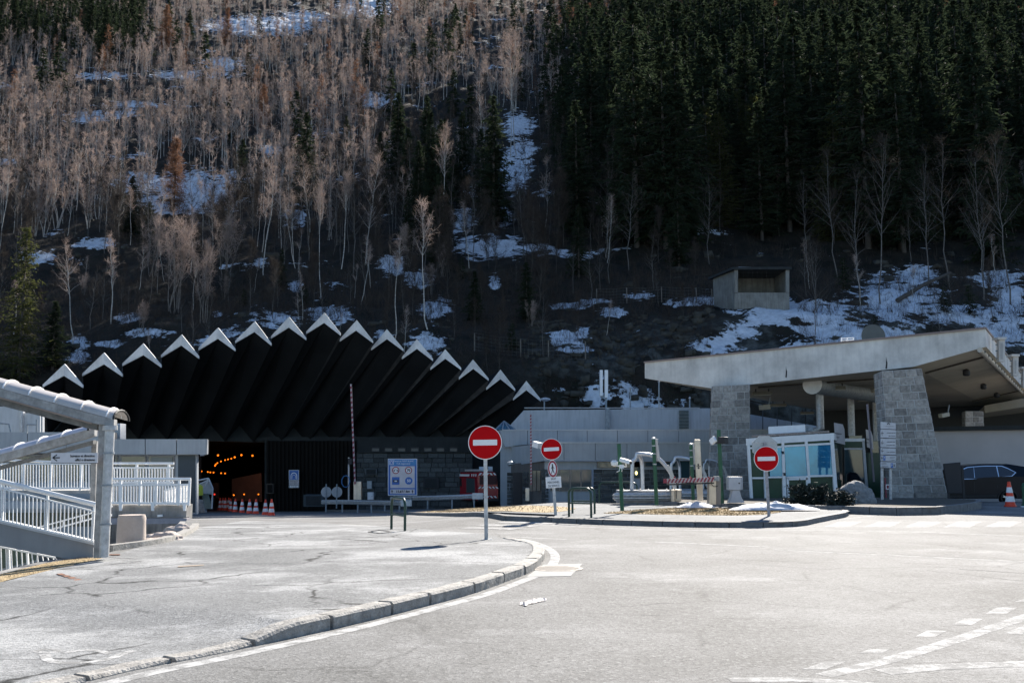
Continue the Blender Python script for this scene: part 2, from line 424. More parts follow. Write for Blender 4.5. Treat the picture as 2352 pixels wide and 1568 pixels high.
# ================================================================ SETTING
kerb_px = [(-420, 1700), (0, 1610), (190, 1568), (335, 1534), (462, 1510), (525, 1497), (686, 1462), (820, 1431), (927, 1405), (1015, 1382), (1090, 1363),
           (1176, 1331), (1221, 1314), (1248, 1291), (1252, 1273), (1238, 1259), (1211, 1246), (1176, 1238)]
KERB = [gnd(c, r) for c, r in kerb_px]
def smooth_line(pts, it=3):
    pts = [Vector(p) for p in pts]
    for _ in range(it):
        q = [pts[0]]
        for a, b in zip(pts, pts[1:]): q += [a.lerp(b, .25), a.lerp(b, .75)]
        q.append(pts[-1]); pts = q
    return pts
KS = smooth_line(KERB)
def resample(pts, step):
    out = [pts[0].copy()]; acc = 0
    for a, b in zip(pts, pts[1:]):
        L_ = (b - a).length; t = step - acc
        while t <= L_:
            out.append(a.lerp(b, t / L_)); t += step
        acc = (acc + L_) % step if L_ > 0 else acc
    out.append(pts[-1].copy()); return out
def offs(pts, d):   # to the left of travel for d > 0
    out = []
    for i, p in enumerate(pts):
        t = pts[min(i + 1, len(pts) - 1)] - pts[max(i - 1, 0)]; t.z = 0; t.normalize()
        out.append(p + Vector((-t.y, t.x, 0)) * d)
    return out
def khf(p):
    c = proj((p.x, p.y, 0))[0]
    return .02 + .11 * sstep(540, 700, c) * (1 if p.y < 18.5 else 1 - .9 * sstep(19, 22.5, p.y) * (1 - sstep(1240, 1252, c)))
PIT = [gnd(-420, 1420), gnd(0, 1318), gnd(130, 1286), gnd(215, 1275), gnd(250, 1268), gnd(338, 1247), gnd(418, 1214), gnd(430, 1192)]
PIT = [(p.x, p.y) for p in PIT]
b_end = at(430, 1150, 47)
PIT += [(b_end.x, 47.0), (-110, 47.0), (-110, PIT[0][1])]
gpts = []
yy = -38.0
while yy < 96:
    xx = -138.0
    near = 18 < yy < 60
    while xx < 138:
        fine = near and abs(xx) < 26
        if fine or (int(round(xx + 138)) % 6 == 0 and (not near or int(round(yy + 38)) % 3 == 0)): gpts.append((xx + random.Random(int(xx * 7 + yy * 131)).uniform(-.2, .2), yy))
        xx += 1.0
    yy += 1.0 if 18 < yy + 1 < 60 else 3.0
for i in range(22):
    for j in range(36): gpts.append((-5 + i * .5 + .25, 23.25 + j * .5))
sheet('road', [(-140, -40), (140, -40), (140, 97), (-140, 97)], 0.0, M_ROAD, holes=[PIT], pts=gpts, step=4)
# lower level of the ramp beside the plaza, with its retaining walls
pm = MB(); pm.plate(PIT, -3.7, -3.5); o = pm.build('lower_ground', M['concd']); o['kind'] = 'structure'
pm = MB()
for i in range(7):
    a, b = PIT[i], PIT[i + 1]
    pm.hexa([(a[0], a[1], -3.5), (b[0], b[1], -3.5), (b[0] - .3, b[1] + .12, -3.5), (a[0] - .3, a[1] + .12, -3.5)],
            [(a[0], a[1], G(*a) - .02), (b[0], b[1], G(*b) - .02), (b[0] - .3, b[1] + .12, G(*b) - .02), (a[0] - .3, a[1] + .12, G(*a) - .02)])
o = pm.build('retaining_wall', M['concd']); tag(o, 'low concrete retaining wall under the edge of the pale pavement beside the white ramp railing', 'wall')
# ---- pavement in front on the left
kin = offs(KS, .22)
north = [gnd(c, r) for c, r in ((1120, 1229), (1000, 1219), (860, 1208), (700, 1200), (560, 1196), (455, 1213), (430, 1218), (340, 1252), (250, 1278), (215, 1289), (115, 1311), (0, 1340), (-420, 1450))]
PAVE = [(p.x, p.y) for p in kin] + [(p.x, p.y) for p in north]
KD = resample(kin, .5); KH = [khf(p) for p in KD]
def pave_dz(x, y):
    best = 1e9; h = 0
    for p, hh in zip(KD, KH):
        d = (p.x - x) ** 2 + (p.y - y) ** 2
        if d < best: best = d; h = hh
    d = math.sqrt(best)
    return .016 + max(0, h - .022) * (1 - sstep(.5, 7.5, d)) 
ppts = []
yy = 4.0
while yy < 40:
    xx = -16.0
    while xx < 4:
        ppts.append((xx, yy)); xx += .6
    yy += .6
sheet('pavement', PAVE, pave_dz, M_PAVE, pts=ppts, step=.6)
# kerb stones
kb = MB(); KR = resample(KS, .05); i = 0; rnd = random.Random(5)
while i < len(KR) - 4:
    n = int(rnd.uniform(.85, 1.25) / .05); j = min(i + n, len(KR) - 1)
    seg = KR[i:j + 1:4] if j - i > 4 else [KR[i], KR[j]]
    if seg[-1] != KR[j]: seg.append(KR[j])
    if len(seg) >= 2:
        if len(seg) > 2: seg[-1] = KR[j - 1] if j - 1 > i else KR[j]
        jit = rnd.uniform(-.008, .008); vs = []; fs = []
        tan = [(seg[min(k + 1, len(seg) - 1)] - seg[max(k - 1, 0)]).normalized() for k in range(len(seg))]
        for p, t in zip(seg, tan):
            nrm = Vector((-t.y, t.x, 0)); h = khf(p) + .012
            q = lambda: rnd.uniform(-.006, .006)
            for (a, z) in ((jit + q(), -.08), (jit + q(), h - .025), (jit + .025 + q(), h + q()), (.2 + q(), h + .004 + q()), (.23, h - .02), (.23, -.08)):
                vs.append(p + nrm * a + Vector((0, 0, z)))
        for a in range(len(seg) - 1):
            for b in range(6): b2 = (b + 1) % 6; fs.append((a * 6 + b, a * 6 + b2, a * 6 + 6 + b2, a * 6 + 6 + b))
        fs.append((0, 1, 2, 3, 4, 5)); m_ = (len(seg) - 1) * 6; fs.append(tuple(m_ + k for k in range(5, -1, -1)))
        kb.add(vs, fs)
    i = j
o = kb.build('kerb', M_KERB); o['kind'] = 'structure'
# ---- painted lines on the road
def line_quad(mb, path, w, dz=.002):
    a = offs(path, w / 2); b = offs(path, -w / 2); n = len(path); vs = []; fs = []
    for p, q in zip(a, b):
        vs.append((p.x, p.y, G(p.x, p.y) + dz)); vs.append((q.x, q.y, G(q.x, q.y) + dz))
    for k in range(n - 1): fs.append((2 * k, 2 * k + 1, 2 * k + 3, 2 * k + 2))
    mb.add(vs, fs)
def pxpath(pts, it=1, step=.5):
    return resample(smooth_line([gnd(c, r) for c, r in pts], it), step)
pl = MB()
line_quad(pl, resample(offs(KS, -.2), .3)[4:], .17)
line_quad(pl, pxpath([(1505, 1244), (1767, 1256)]), .12)
line_quad(pl, pxpath([(1160, 1232), (1300, 1238)]), .10)
line_quad(pl, pxpath([(1800, 1217), (1960, 1218), (2100, 1221), (2352, 1231)]), .14)
line_quad(pl, pxpath([(1780, 1262), (2352, 1290)]), .10)
line_quad(pl, pxpath([(745, 1177), (900, 1181), (1020, 1187), (1200, 1202), (1400, 1213), (1600, 1218), (1800, 1217)]), .12)
line_quad(pl, pxpath([(1860, 1200), (2060, 1178), (2240, 1168)]), .10)
o = pl.build('road_marking', M_PAINT); o['kind'] = 'structure'
pl = MB()
def quad_px(mb, pts, dz=.0015):
    a, b, c, d = [gnd(*q) for q in pts]; n = max(1, int((b - a).length / .5)); vs = []
    for k in range(n + 1):
        for p in (a.lerp(b, k / n), d.lerp(c, k / n)): vs.append((p.x, p.y, G(p.x, p.y) + dz))
    mb.add(vs, [(2 * k, 2 * k + 2, 2 * k + 3, 2 * k + 1) for k in range(n)])
sx = lambda x: 1176 + x * .5; sr = lambda y: 1136.8 + y * .5
def zq(pts): quad_px(pl, [(sx(x), sr(y)) for x, y in pts])
zq([(1330, 800), (1440, 800), (1540, 762), (1440, 762)]); zq([(1595, 726), (1700, 726), (1740, 708), (1640, 708)])
zq([(1850, 650), (1945, 650), (2000, 622), (1910, 620)]); zq([(2020, 596), (2110, 598), (2165, 568), (2080, 566)])
zq([(2175, 545), (2270, 546), (2320, 516), (2230, 515)]); zq([(2310, 490), (2420, 492), (2470, 470), (2370, 468)])
zq([(2260, 635), (2340, 640), (2420, 600), (2350, 598)])
line_quad(pl, pxpath([(sx(1430), sr(830)), (sx(1750), sr(755)), (sx(2050), sr(662)), (sx(2352), sr(560)), (sx(2600), sr(480))]), .17, .0012)
line_quad(pl, pxpath([(sx(1700), sr(815)), (sx(2000), sr(785)), (sx(2352), sr(775)), (sx(2600), sr(770))]), .22, .0018)
line_quad(pl, pxpath([(sx(1000), sr(850)), (sx(1450), sr(845)), (sx(1700), sr(880))]), .16, .0024)
for k in range(6):   # crossing on the right
    c0 = 1890 + k * 92
    quad_px(pl, [(c0, 1210), (c0 + 62, 1210), (c0 + 92, 1197), (c0 + 36, 1197)])
for k in range(5):   # crossing behind the tall sign
    r0 = 1213 - k * 6.4; c0 = 1050 + k * 42
    quad_px(pl, [(c0, r0), (c0 + 125, r0 + 3.5), (c0 + 150, r0 + .6), (c0 + 35, r0 - 2.6)], .007)
o = pl.build('worn_road_marking', M_PAINTW); o['kind'] = 'structure'
pl = MB(); rnk = random.Random(21)
for path, w in (([(890, 292), (1300, 305), (1900, 330), (2352, 358), (2600, 375)], .035), ([(1240, 250), (1700, 268), (2352, 300)], .025), ([(900, 782), (1050, 795), (1180, 812), (1300, 830)], .03), ([(400, 305), (470, 325)], .04), ([(1000, 310), (1500, 345), (1980, 352)], .02), ([(1900, 345), (2352, 395)], .02)):
    pp = resample([gnd(sx(x), sr(y)) for x, y in path], .35)
    for k, p in enumerate(pp): p.y += rnk.uniform(-.035, .035); p.x += rnk.uniform(-.03, .03)
    for k in range(0, len(pp) - 4, 6):
        if rnk.random() < .85: line_quad(pl, pp[k:k + 6], w * rnk.uniform(.5, 1.2), .0025)
o = pl.build('road_crack', mat('tar_crack', (.07, .07, .068), .9)); o['kind'] = 'structure'
# faded bicycle-like pavement mark near the left corner
pl = MB()
zx = lambda x: x * .5; zr = lambda y: 1176 + y * .5
def pmk(path, w):
    pp = resample(smooth_line([gnd(zx(x), zr(y)) for x, y in path], 2), .1)
    a = offs(pp, w / 2); b = offs(pp, -w / 2); vs = []; fs = []
    for p, q in zip(a, b):
        for t in (p, q): vs.append((t.x, t.y, pave_dz(t.x, t.y) + .002))
    for k in range(len(pp) - 1): fs.append((2 * k, 2 * k + 1, 2 * k + 3, 2 * k + 2))
    pl.add(vs, fs)
pmk([(160, 650), (200, 635), (270, 640), (250, 655), (200, 655), (165, 648)], .07)
pmk([(205, 660), (215, 690), (290, 702), (400, 700), (500, 685), (560, 660), (610, 645)], .09)
pmk([(300, 655), (380, 640), (460, 645), (500, 660)], .08)
o = pl.build('faded_pavement_marking', paint_mat('faded_paint', (.45, .45, .44), .60)); o['kind'] = 'structure'
# ---- island pavements across the road, each with a kerb
def island(name, pts, dz, m, km=M_KERB2, kw=.18, gaps=True, step=.7, it=1):
    P = [gnd(c, r) for c, r in pts]
    P = smooth_line(P + [P[0]], it)[:-1] if it else P
    poly = [(p.x, p.y) for p in P]
    sheet(name, poly, dz, m, step=step)
    k = MB(); ring = resample([Vector((p[0], p[1], 0)) for p in poly + [poly[0]]], .9)
    area = sum(a.x * b.y - b.x * a.y for a, b in zip(ring, ring[1:]))
    sgn = 1 if area > 0 else -1
    inn = offs(ring, kw * sgn)
    for a, b, c_, d in zip(ring, ring[1:], inn, inn[1:]):
        e = (b - a) * .012
        f = lambda p, z: (p.x, p.y, G(p.x, p.y) + z)
        k.hexa([f(a + e, -.05), f(b - e, -.05), f(d - e, -.05), f(c_ + e, -.05)], [f(a + e, dz + .012), f(b - e, dz + .012), f(d - e, dz + .018), f(c_ + e, dz + .018)])
    o = k.build('kerb', km); o['kind'] = 'structure'
    return poly
ISL1 = island('pavement', [(738, 1173), (860, 1177), (990, 1183), (1120, 1193), (1276, 1200), (1450, 1207), (1640, 1211), (1780, 1211), (1845, 1208), (1882, 1199), (1960, 1184), (1930, 1176), (1800, 1172), (1560, 1169), (1400, 1166), (1180, 1167), (900, 1163), (735, 1166)], .13, M_ISLE)
ISL2 = island('pavement', [(1512, 1167), (1640, 1171), (1900, 1178), (2120, 1185), (2230, 1173), (2262, 1166), (2240, 1160), (1900, 1155), (1600, 1154), (1515, 1159)], .24, M['soil'], M_KERB2)
def turf(pts, dz, seed, label):
    P = smooth_line([gnd(c, r) for c, r in pts + [pts[0]]], 1)[:-1]; poly = [(p.x, p.y) for p in P]
    cx = sum(p[0] for p in poly) / len(poly); cy = sum(p[1] for p in poly) / len(poly)
    o = sheet('dry_grass', poly, lambda x, y: dz - .01 + .015 * noise.noise((x * 1.1, y * 1.1, seed)), M['grass'], step=.6)
    del o['kind']; tag(o, label, 'grass', kind='stuff')
    rn = random.Random(seed); mb = MB()
    xs = [p[0] for p in poly]; ys = [p[1] for p in poly]
    for _ in range(9000):
        x = rn.uniform(min(xs), max(xs)); y = rn.uniform(min(ys), max(ys))
        if not inpoly(x, y, poly): continue
        z = G(x, y) + dz - .02; a = rn.uniform(0, 6.28); h = rn.uniform(.02, .07) * (.5 if seed == 3 else 1); w = .012 if seed < 3 else .005
        dx, dy = math.cos(a) * w, math.sin(a) * w; lx, ly = rn.uniform(-.05, .05), rn.uniform(-.05, .05)
        mb.add([(x - dx, y - dy, z), (x + dx, y + dy, z), (x + lx, y + ly, z + h)], [(0, 1, 2)])
    b = mb.build('grass_blade_tufts', M['grass'], o, world=False); b['kind'] = 'stuff'
turf([(955, 1181), (1060, 1172), (1130, 1170), (1200, 1170), (1330, 1174), (1300, 1183), (1240, 1187), (1100, 1184)], .15, 1, 'strip of dry straw coloured grass around the foot of the sign with the pedestrian plate')
turf([(1385, 1188), (1500, 1176), (1640, 1175), (1760, 1178), (1810, 1183), (1740, 1194), (1560, 1192)], .15, 2, 'straw coloured lawn at the foot of the no entry sign before the green booth')
turf([(-420, 1425), (0, 1319), (130, 1288), (236, 1279), (236, 1283), (120, 1309), (0, 1337), (-420, 1448)], .02, 3, 'mossy yellow verge along the foot of the white ramp railing')
# snow heaps
def heap(c, r, w, d, h, seed, label, dz=.2):
    p = gnd(c, r, dz); mb = MB(); n = 28; m = 9; vs = []; fs = []
    for i in range(m + 1):
        t = i / m
        for k in range(n):
            a = 2 * math.pi * k / n; q = 1 + .16 * noise.noise((math.cos(a) * 1.5, math.sin(a) * 1.5, seed))
            rr = t * q; z = h * (1 - t ** 1.7) ** .9 + .16 * noise.noise((rr * math.cos(a) * 4 + seed, rr * math.sin(a) * 4, seed)) * (1 - t)
            vs.append((p.x + math.cos(a) * rr * w / 2, p.y + math.sin(a) * rr * d / 2, p.z + z - .02))
    for i in range(m):
        for k in range(n): fs.append((i * n + k, i * n + (k + 1) % n, (i + 1) * n + (k + 1) % n, (i + 1) * n + k))
    mb.add(vs, fs); o = mb.build('snow_heap', M['snow'], smooth=True); tag(o, label, 'snow heap')
heap(1600, 1163, 1.4, .9, .17, 1, 'small heap of old snow beside the metal ticket column', .2)
heap(1772, 1168, 2.9, 1.1, .22, 4, 'long low heap of old snow in front of the green and white booth', .2)
# ================================================================ MOUNTAIN
TH = R(PITCH)
def elev(row): return math.tan(TH + math.atan(-(row - H / 2) / F))
DEP = [93, 95.5, 100, 110, 125, 150, 195, 260, 350, 480, 700, 1000]
ULS = [-.62, -.45, -.25, -.08, .06, .20, .35, .46, .62]
ROWS = [[1010, 940, 840, 760, 690, 560, 420, 270, 150, 55, 0, -40],
        [1010, 930, 840, 770, 700, 565, 420, 270, 150, 55, 0, -40],
        [1010, 925, 830, 745, 680, 560, 420, 270, 155, 60, 0, -40],
        [1010, 920, 810, 740, 680, 560, 420, 262, 145, 52, 0, -40],
        [1010, 930, 820, 755, 690, 555, 412, 250, 130, 45, 0, -40],
        [1010, 950, 850, 735, 670, 565, 405, 225, 100, 25, 0, -40],
        [1010, 950, 830, 715, 672, 575, 410, 230, 100, 25, 0, -40],
        [1010, 930, 820, 740, 660, 580, 425, 255, 125, 40, 0, -40],
        [1010, 930, 820, 740, 670, 580, 425, 260, 130, 45, 0, -40]]
ROWS = np.array(ROWS, float); ROWS[:, 0] = 1175; ROWS[:, 1] = [955, 945, 940, 940, 950, 960, 960, 950, 950]
TU, TY = np.linspace(-.78, .78, 400), np.exp(np.linspace(math.log(93), math.log(1000), 250))
def blur(a, n):
    for _ in range(n):
        a = np.pad(a, 1, 'edge'); a = (a[:-2, 1:-1] + a[2:, 1:-1] + a[1:-1, :-2] + a[1:-1, 2:] + 2 * a[1:-1, 1:-1]) / 6
    return a
tmp = np.array([np.interp(np.log(TY), np.log(DEP), ROWS[i]) for i in range(len(ULS))])
rowg = np.array([np.interp(TU, ULS, tmp[:, j]) for j in range(len(TY))])      # [depth, u]
rowg = blur(rowg, 12)
EL = np.tan(TH + np.arctan(-(rowg - H / 2) / F))
UG, YG = np.meshgrid(TU, TY)
XG = UG * YG; ZG = EYE + EL * YG
nz = np.array([[noise.fractal((XG[j, i] * .11, YG[j, i] * .11, 3.3), 1.0, 2.1, 5) for i in range(400)] for j in range(250)])
nz2 = np.array([[noise.ridged_multi_fractal((XG[j, i] * .22, YG[j, i] * .22, 7.3), 1.0, 2.1, 4, 1.0, 2.0) for i in range(400)] for j in range(250)])
amp = np.clip((YG - 93) / 4, 0, 1)
cliff = np.exp(-((YG - 101) / 9) ** 2) * np.clip((UG + .02) / .12, 0, 1)
ZG = ZG + amp * (nz * (.55 + YG * .006)) + cliff * (nz2 - 1.0) * 1.0
def tz(x, y):
    u = x / y
    i = (u - TU[0]) / (TU[1] - TU[0]); j = (math.log(y) - math.log(93)) / (math.log(1000) - math.log(93)) * 249
    i = min(max(i, 0), 398.99); j = min(max(j, 0), 248.99); a, b = int(i), int(j); fi, fj = i - a, j - b
    return float((ZG[b, a] * (1 - fi) + ZG[b, a + 1] * fi) * (1 - fj) + (ZG[b + 1, a] * (1 - fi) + ZG[b + 1, a + 1] * fi) * fj)
def hit(c, r):
    d = ray(c, r); y = 93.5
    while y < 990:
        t = y / d.y
        if EYE + d.z * t <= tz(d.x * t, y): break
        y *= 1.004
    return Vector((d.x * t, y, tz(d.x * t, y)))
BL = [(235, 175, 75, 9), (440, 172, 110, 11), (500, 140, 60, 9), (300, 240, 85, 8), (240, 262, 100, 8), (200, 276, 60, 7), (20, 372, 25, 8), (520, 155, 60, 8),
      (450, 440, 110, 45), (330, 420, 60, 25), (400, 480, 70, 14), (540, 410, 40, 20), (90, 592, 40, 15), (220, 560, 60, 12), (290, 730, 34, 12), (340, 765, 60, 11), (180, 783, 24, 16),
      (178, 822, 28, 14), (255, 790, 30, 9), (680, 500, 30, 26), (620, 345, 30, 12), (600, 60, 140, 22), (840, 18, 70, 22), (700, 40, 60, 14), (870, 230, 48, 18), (515, 610, 18, 8), (600, 600, 20, 8),
      (1190, 290, 38, 30), (1182, 395, 42, 50), (1080, 440, 32, 14), (1150, 500, 30, 22), (1200, 345, 34, 22), (1130, 568, 80, 26), (1230, 572, 45, 12), (1062, 505, 30, 28), (900, 610, 34, 26), (680, 657, 18, 14), (960, 640, 40, 20),
      (755, 722, 55, 22), (640, 728, 35, 10), (1000, 712, 38, 26), (975, 790, 50, 28), (1135, 650, 14, 18), (500, 722, 12, 8), (880, 770, 30, 10), (1085, 700, 0, 0),
      (1310, 702, 50, 8), (1360, 690, 40, 6), (1412, 718, 34, 13), (1470, 680, 38, 9), (1600, 692, 70, 9), (1295, 778, 40, 22), (1318, 803, 48, 9), (1340, 765, 18, 18),
      (2060, 690, 110, 55), (1840, 712, 150, 22), (1700, 760, 45, 20), (1650, 795, 70, 22), (1760, 730, 60, 18), (1900, 760, 90, 30), (2210, 722, 130, 24), (2300, 762, 70, 34), (2100, 632, 60, 22), (2320, 690, 50, 40), (1850, 800, 60, 14), (2000, 770, 120, 25), (2290, 640, 60, 20),
      (1370, 913, 42, 8), (1460, 930, 60, 9), (1545, 700, 30, 6), (1530, 935, 60, 5)]
sn = np.full(UG.shape, -1.0)
dy_ = YG; a_ = (XG)   # project
CT, ST = math.cos(TH), math.sin(TH)
zc = ZG - EYE; fwd = YG * CT + zc * ST; upv = -YG * ST + zc * CT
PCx = W / 2 + F * XG / fwd; PRx = H / 2 - F * upv / fwd
cr_, sr_ = math.cos(R(-.3)), math.sin(R(-.3))
px_ = PCx - W / 2; py_ = PRx - H / 2
PC = W / 2 + px_ * cr_ - py_ * sr_; PR_ = H / 2 + px_ * sr_ + py_ * cr_
for (bx, by, rx, ry) in BL:
    if rx == 0: continue
    sn = np.maximum(sn, 1 - np.sqrt(((PC - bx) / (rx * 1.15)) ** 2 + ((PR_ - by) / (ry * 1.25)) ** 2))
rs = np.random.RandomState(3)
scat = np.array([[noise.fractal((XG[j, i] * .05, YG[j, i] * .09, 9.1), 1.0, 2.0, 4) for i in range(400)] for j in range(250)])
sn = np.maximum(sn, scat * 1.25 - .68)
vs = np.stack([XG, YG, ZG], -1).reshape(-1, 3)
nu, ny = 400, 250
idx = np.arange(nu * ny).reshape(ny, nu)
qd = np.stack([idx[:-1, :-1], idx[:-1, 1:], idx[1:, 1:], idx[1:, :-1]], -1).reshape(-1, 4)
def np_mesh(name, V, Q, m, smooth=False):
    me = bpy.data.meshes.new(name); V = np.asarray(V, np.float32); Q = np.asarray(Q, np.int32)
    me.vertices.add(len(V)); me.vertices.foreach_set('co', V.ravel())
    me.loops.add(Q.size); me.loops.foreach_set('vertex_index', Q.ravel())
    me.polygons.add(len(Q)); me.polygons.foreach_set('loop_start', np.arange(0, Q.size, 4, dtype=np.int32)); me.polygons.foreach_set('loop_total', np.full(len(Q), 4, np.int32))
    if smooth: me.polygons.foreach_set('use_smooth', np.ones(len(Q), bool))
    me.update(calc_edges=True); me.materials.append(m)
    return me
mm = bpy.data.materials.new('mountain_ground'); mm.use_nodes = True; N = mm.node_tree.nodes; L = mm.node_tree.links
b = N['Principled BSDF']; b.inputs['Roughness'].default_value = .9; b.inputs['Specular IOR Level'].default_value = .2
P = N.new('ShaderNodeNewGeometry').outputs['Position']
an = N.new('ShaderNodeAttribute'); an.attribute_name = 'snow'
ar = N.new('ShaderNodeAttribute'); ar.attribute_name = 'rock'
c = mix(N, L, mrange(N, L, noise_n(N, L, P, .35, 8), .35, .65), (.007, .007, .005), (.034, .026, .018))
c = mix(N, L, mrange(N, L, noise_n(N, L, P, 1.1, 6), .5, .7, 0, .7), c, (.014, .019, .010))
rk = mix(N, L, mrange(N, L, noise_n(N, L, P, .8, 9, .7), .4, .62), (.022, .025, .023), (.12, .12, .105))
c = mix(N, L, fmath(N, L, 'MULTIPLY', ar.outputs['Fac'], mrange(N, L, noise_n(N, L, P, .22, 5), .45, .55)), c, rk)
sf = fmath(N, L, 'ADD', an.outputs['Fac'], fmath(N, L, 'MULTIPLY', fmath(N, L, 'SUBTRACT', noise_n(N, L, P, .5, 10, .72, (.9, 1.0, 1.5)), .5), 3.3))
sf = mrange(N, L, sf, .22, .30)
c = mix(N, L, sf, c, mix(N, L, mrange(N, L, noise_n(N, L, P, 1.5, 6), .35, .65), (.50, .53, .57), (.72, .75, .80))); L.new(c, b.inputs['Base Color'])
bp = N.new('ShaderNodeBump'); bp.inputs['Distance'].default_value = .35; bp.inputs['Strength'].default_value = .8
L.new(fmath(N, L, 'ADD', noise_n(N, L, P, 1.7, 8, .7), fmath(N, L, 'MULTIPLY', sf, .25)), bp.inputs['Height']); L.new(bp.outputs[0], b.inputs['Normal'])
hole = (PC > 425) & (PC < 660) & (YG < 175) & (PR_ > 985)
hq_ = hole.reshape(-1)[qd].any(1); hq_ &= (PR_.reshape(-1)[qd].mean(1) > 985)
qd = qd[~hq_]
me = np_mesh('mountain_slope', vs, qd, mm, True)
for nm, ar_ in (('snow', sn), ('rock', cliff)):
    a = me.attributes.new(nm, 'FLOAT', 'POINT'); a.data.foreach_set('value', ar_.astype(np.float32).ravel())
o = link_mesh('mountain_slope', me); o['kind'] = 'structure'
# ================================================================ FOREST
def cat_(parts):
    V = []; Q = []; n = 0
    for v, q in parts:
        V.append(v); Q.append(q + n); n += len(v)
    return np.concatenate(V), np.concatenate(Q)
def tube_np(P, r, n=5):
    P = np.asarray(P, float); m = len(P); r = np.asarray(r, float); a = np.arange(n) * 2 * np.pi / n
    t = np.gradient(P, axis=0); t /= np.linalg.norm(t, axis=1)[:, None] + 1e-9
    ref = np.where(np.abs(t[:, 2:3]) > .8, np.array([[1., 0, 0]]), np.array([[0, 0, 1.]]))
    u = np.cross(t, ref); u /= np.linalg.norm(u, axis=1)[:, None]; w = np.cross(t, u)
    V = P[:, None] + (u[:, None] * np.cos(a)[None, :, None] + w[:, None] * np.sin(a)[None, :, None]) * r[:, None, None]
    I = np.arange(m * n).reshape(m, n); J = np.roll(I, -1, 1)
    return V.reshape(-1, 3), np.stack([I[:-1], J[:-1], J[1:], I[1:]], -1).reshape(-1, 4)
def ribbons(A, B, w, rs, tip=.3):
    A = np.asarray(A); B = np.asarray(B); k = len(A); d = B - A
    s = np.cross(d, rs.normal(size=(k, 3))); s /= np.linalg.norm(s, axis=1)[:, None] + 1e-9
    w = np.broadcast_to(np.asarray(w, float), (k,))[:, None] / 2
    V = np.stack([A - s * w, A + s * w, B + s * w * tip, B - s * w * tip], 1).reshape(-1, 3)
    return V, np.arange(4 * k).reshape(k, 4)
def bare(rs, h, cs=.4, spread=2.3, nb=30, nt=16, sub=2, tw=.022, up=.9, stems=1, rad=None, lean=.03):
    T = []; X = []
    for s_ in range(stems):
        base = np.array([0, 0, -.4]) if stems == 1 else np.array([rs.uniform(-.5, .5), rs.uniform(-.5, .5), -.4])
        ll = lean if stems == 1 else .22
        az = rs.uniform(0, 6.28); L_ = ll * h * rs.uniform(.3, 1.2); n = 9; hh = h * (1 if s_ == 0 else rs.uniform(.75, 1))
        z = np.linspace(0, 1, n); wig = np.cumsum(rs.normal(0, .010 * h, (n, 2)), 0); wig[0] = 0
        P = np.stack([base[0] + np.cos(az) * L_ * z ** 1.3 + wig[:, 0], base[1] + np.sin(az) * L_ * z ** 1.3 + wig[:, 1], base[2] + z * (hh + .4)], 1)
        r0 = rad or h * .0062; r = r0 * (1 - z * .86)
        T.append(tube_np(P, r, 6))
        t = rs.uniform(cs, 1, nb) ** .9; t.sort()
        for ti in t:
            p0 = np.array([np.interp(ti, z, P[:, k]) for k in range(3)]); f = (ti - cs) / (1 - cs + 1e-6)
            Lb = spread * (math.sin(math.pi * min(1, .25 + .72 * f)) * .9 + .15) * rs.uniform(.6, 1.15)
            a = rs.uniform(0, 6.28); e = up * rs.uniform(.7, 1.3) + .35 * f
            d = np.array([math.cos(a) * math.cos(e), math.sin(a) * math.cos(e), math.sin(e)])
            q = [p0]
            for k in range(3):
                d = d + rs.normal(0, .16, 3) + np.array([0, 0, .08]); d /= np.linalg.norm(d); q.append(q[-1] + d * Lb / 3)
            q = np.array(q); rb = r0 * (1 - ti * .8) * .42 + .008
            T.append(tube_np(q, [rb, rb * .7, rb * .45, rb * .2], 3))
            tt = rs.uniform(.2, 1, nt); A = np.stack([np.interp(tt, [0, .333, .666, 1], q[:, k]) for k in range(3)], 1)
            D = d[None] * .7 + rs.normal(0, .65, (nt, 3)) + np.array([0, 0, .25]); D /= np.linalg.norm(D, axis=1)[:, None]
            ln = rs.uniform(.35, .95, nt)[:, None] * (spread / 2.3) ** .5; B = A + D * ln
            X.append(ribbons(A, B, tw, rs))
            for _ in range(sub):
                g = rs.uniform(.2, .9, nt)[:, None]; A2 = A + (B - A) * g
                D2 = D + rs.normal(0, .6, (nt, 3)); D2 /= np.linalg.norm(D2, axis=1)[:, None]
                X.append(ribbons(A2, A2 + D2 * ln * .6, tw * .75, rs))
    return cat_(T), cat_(X)
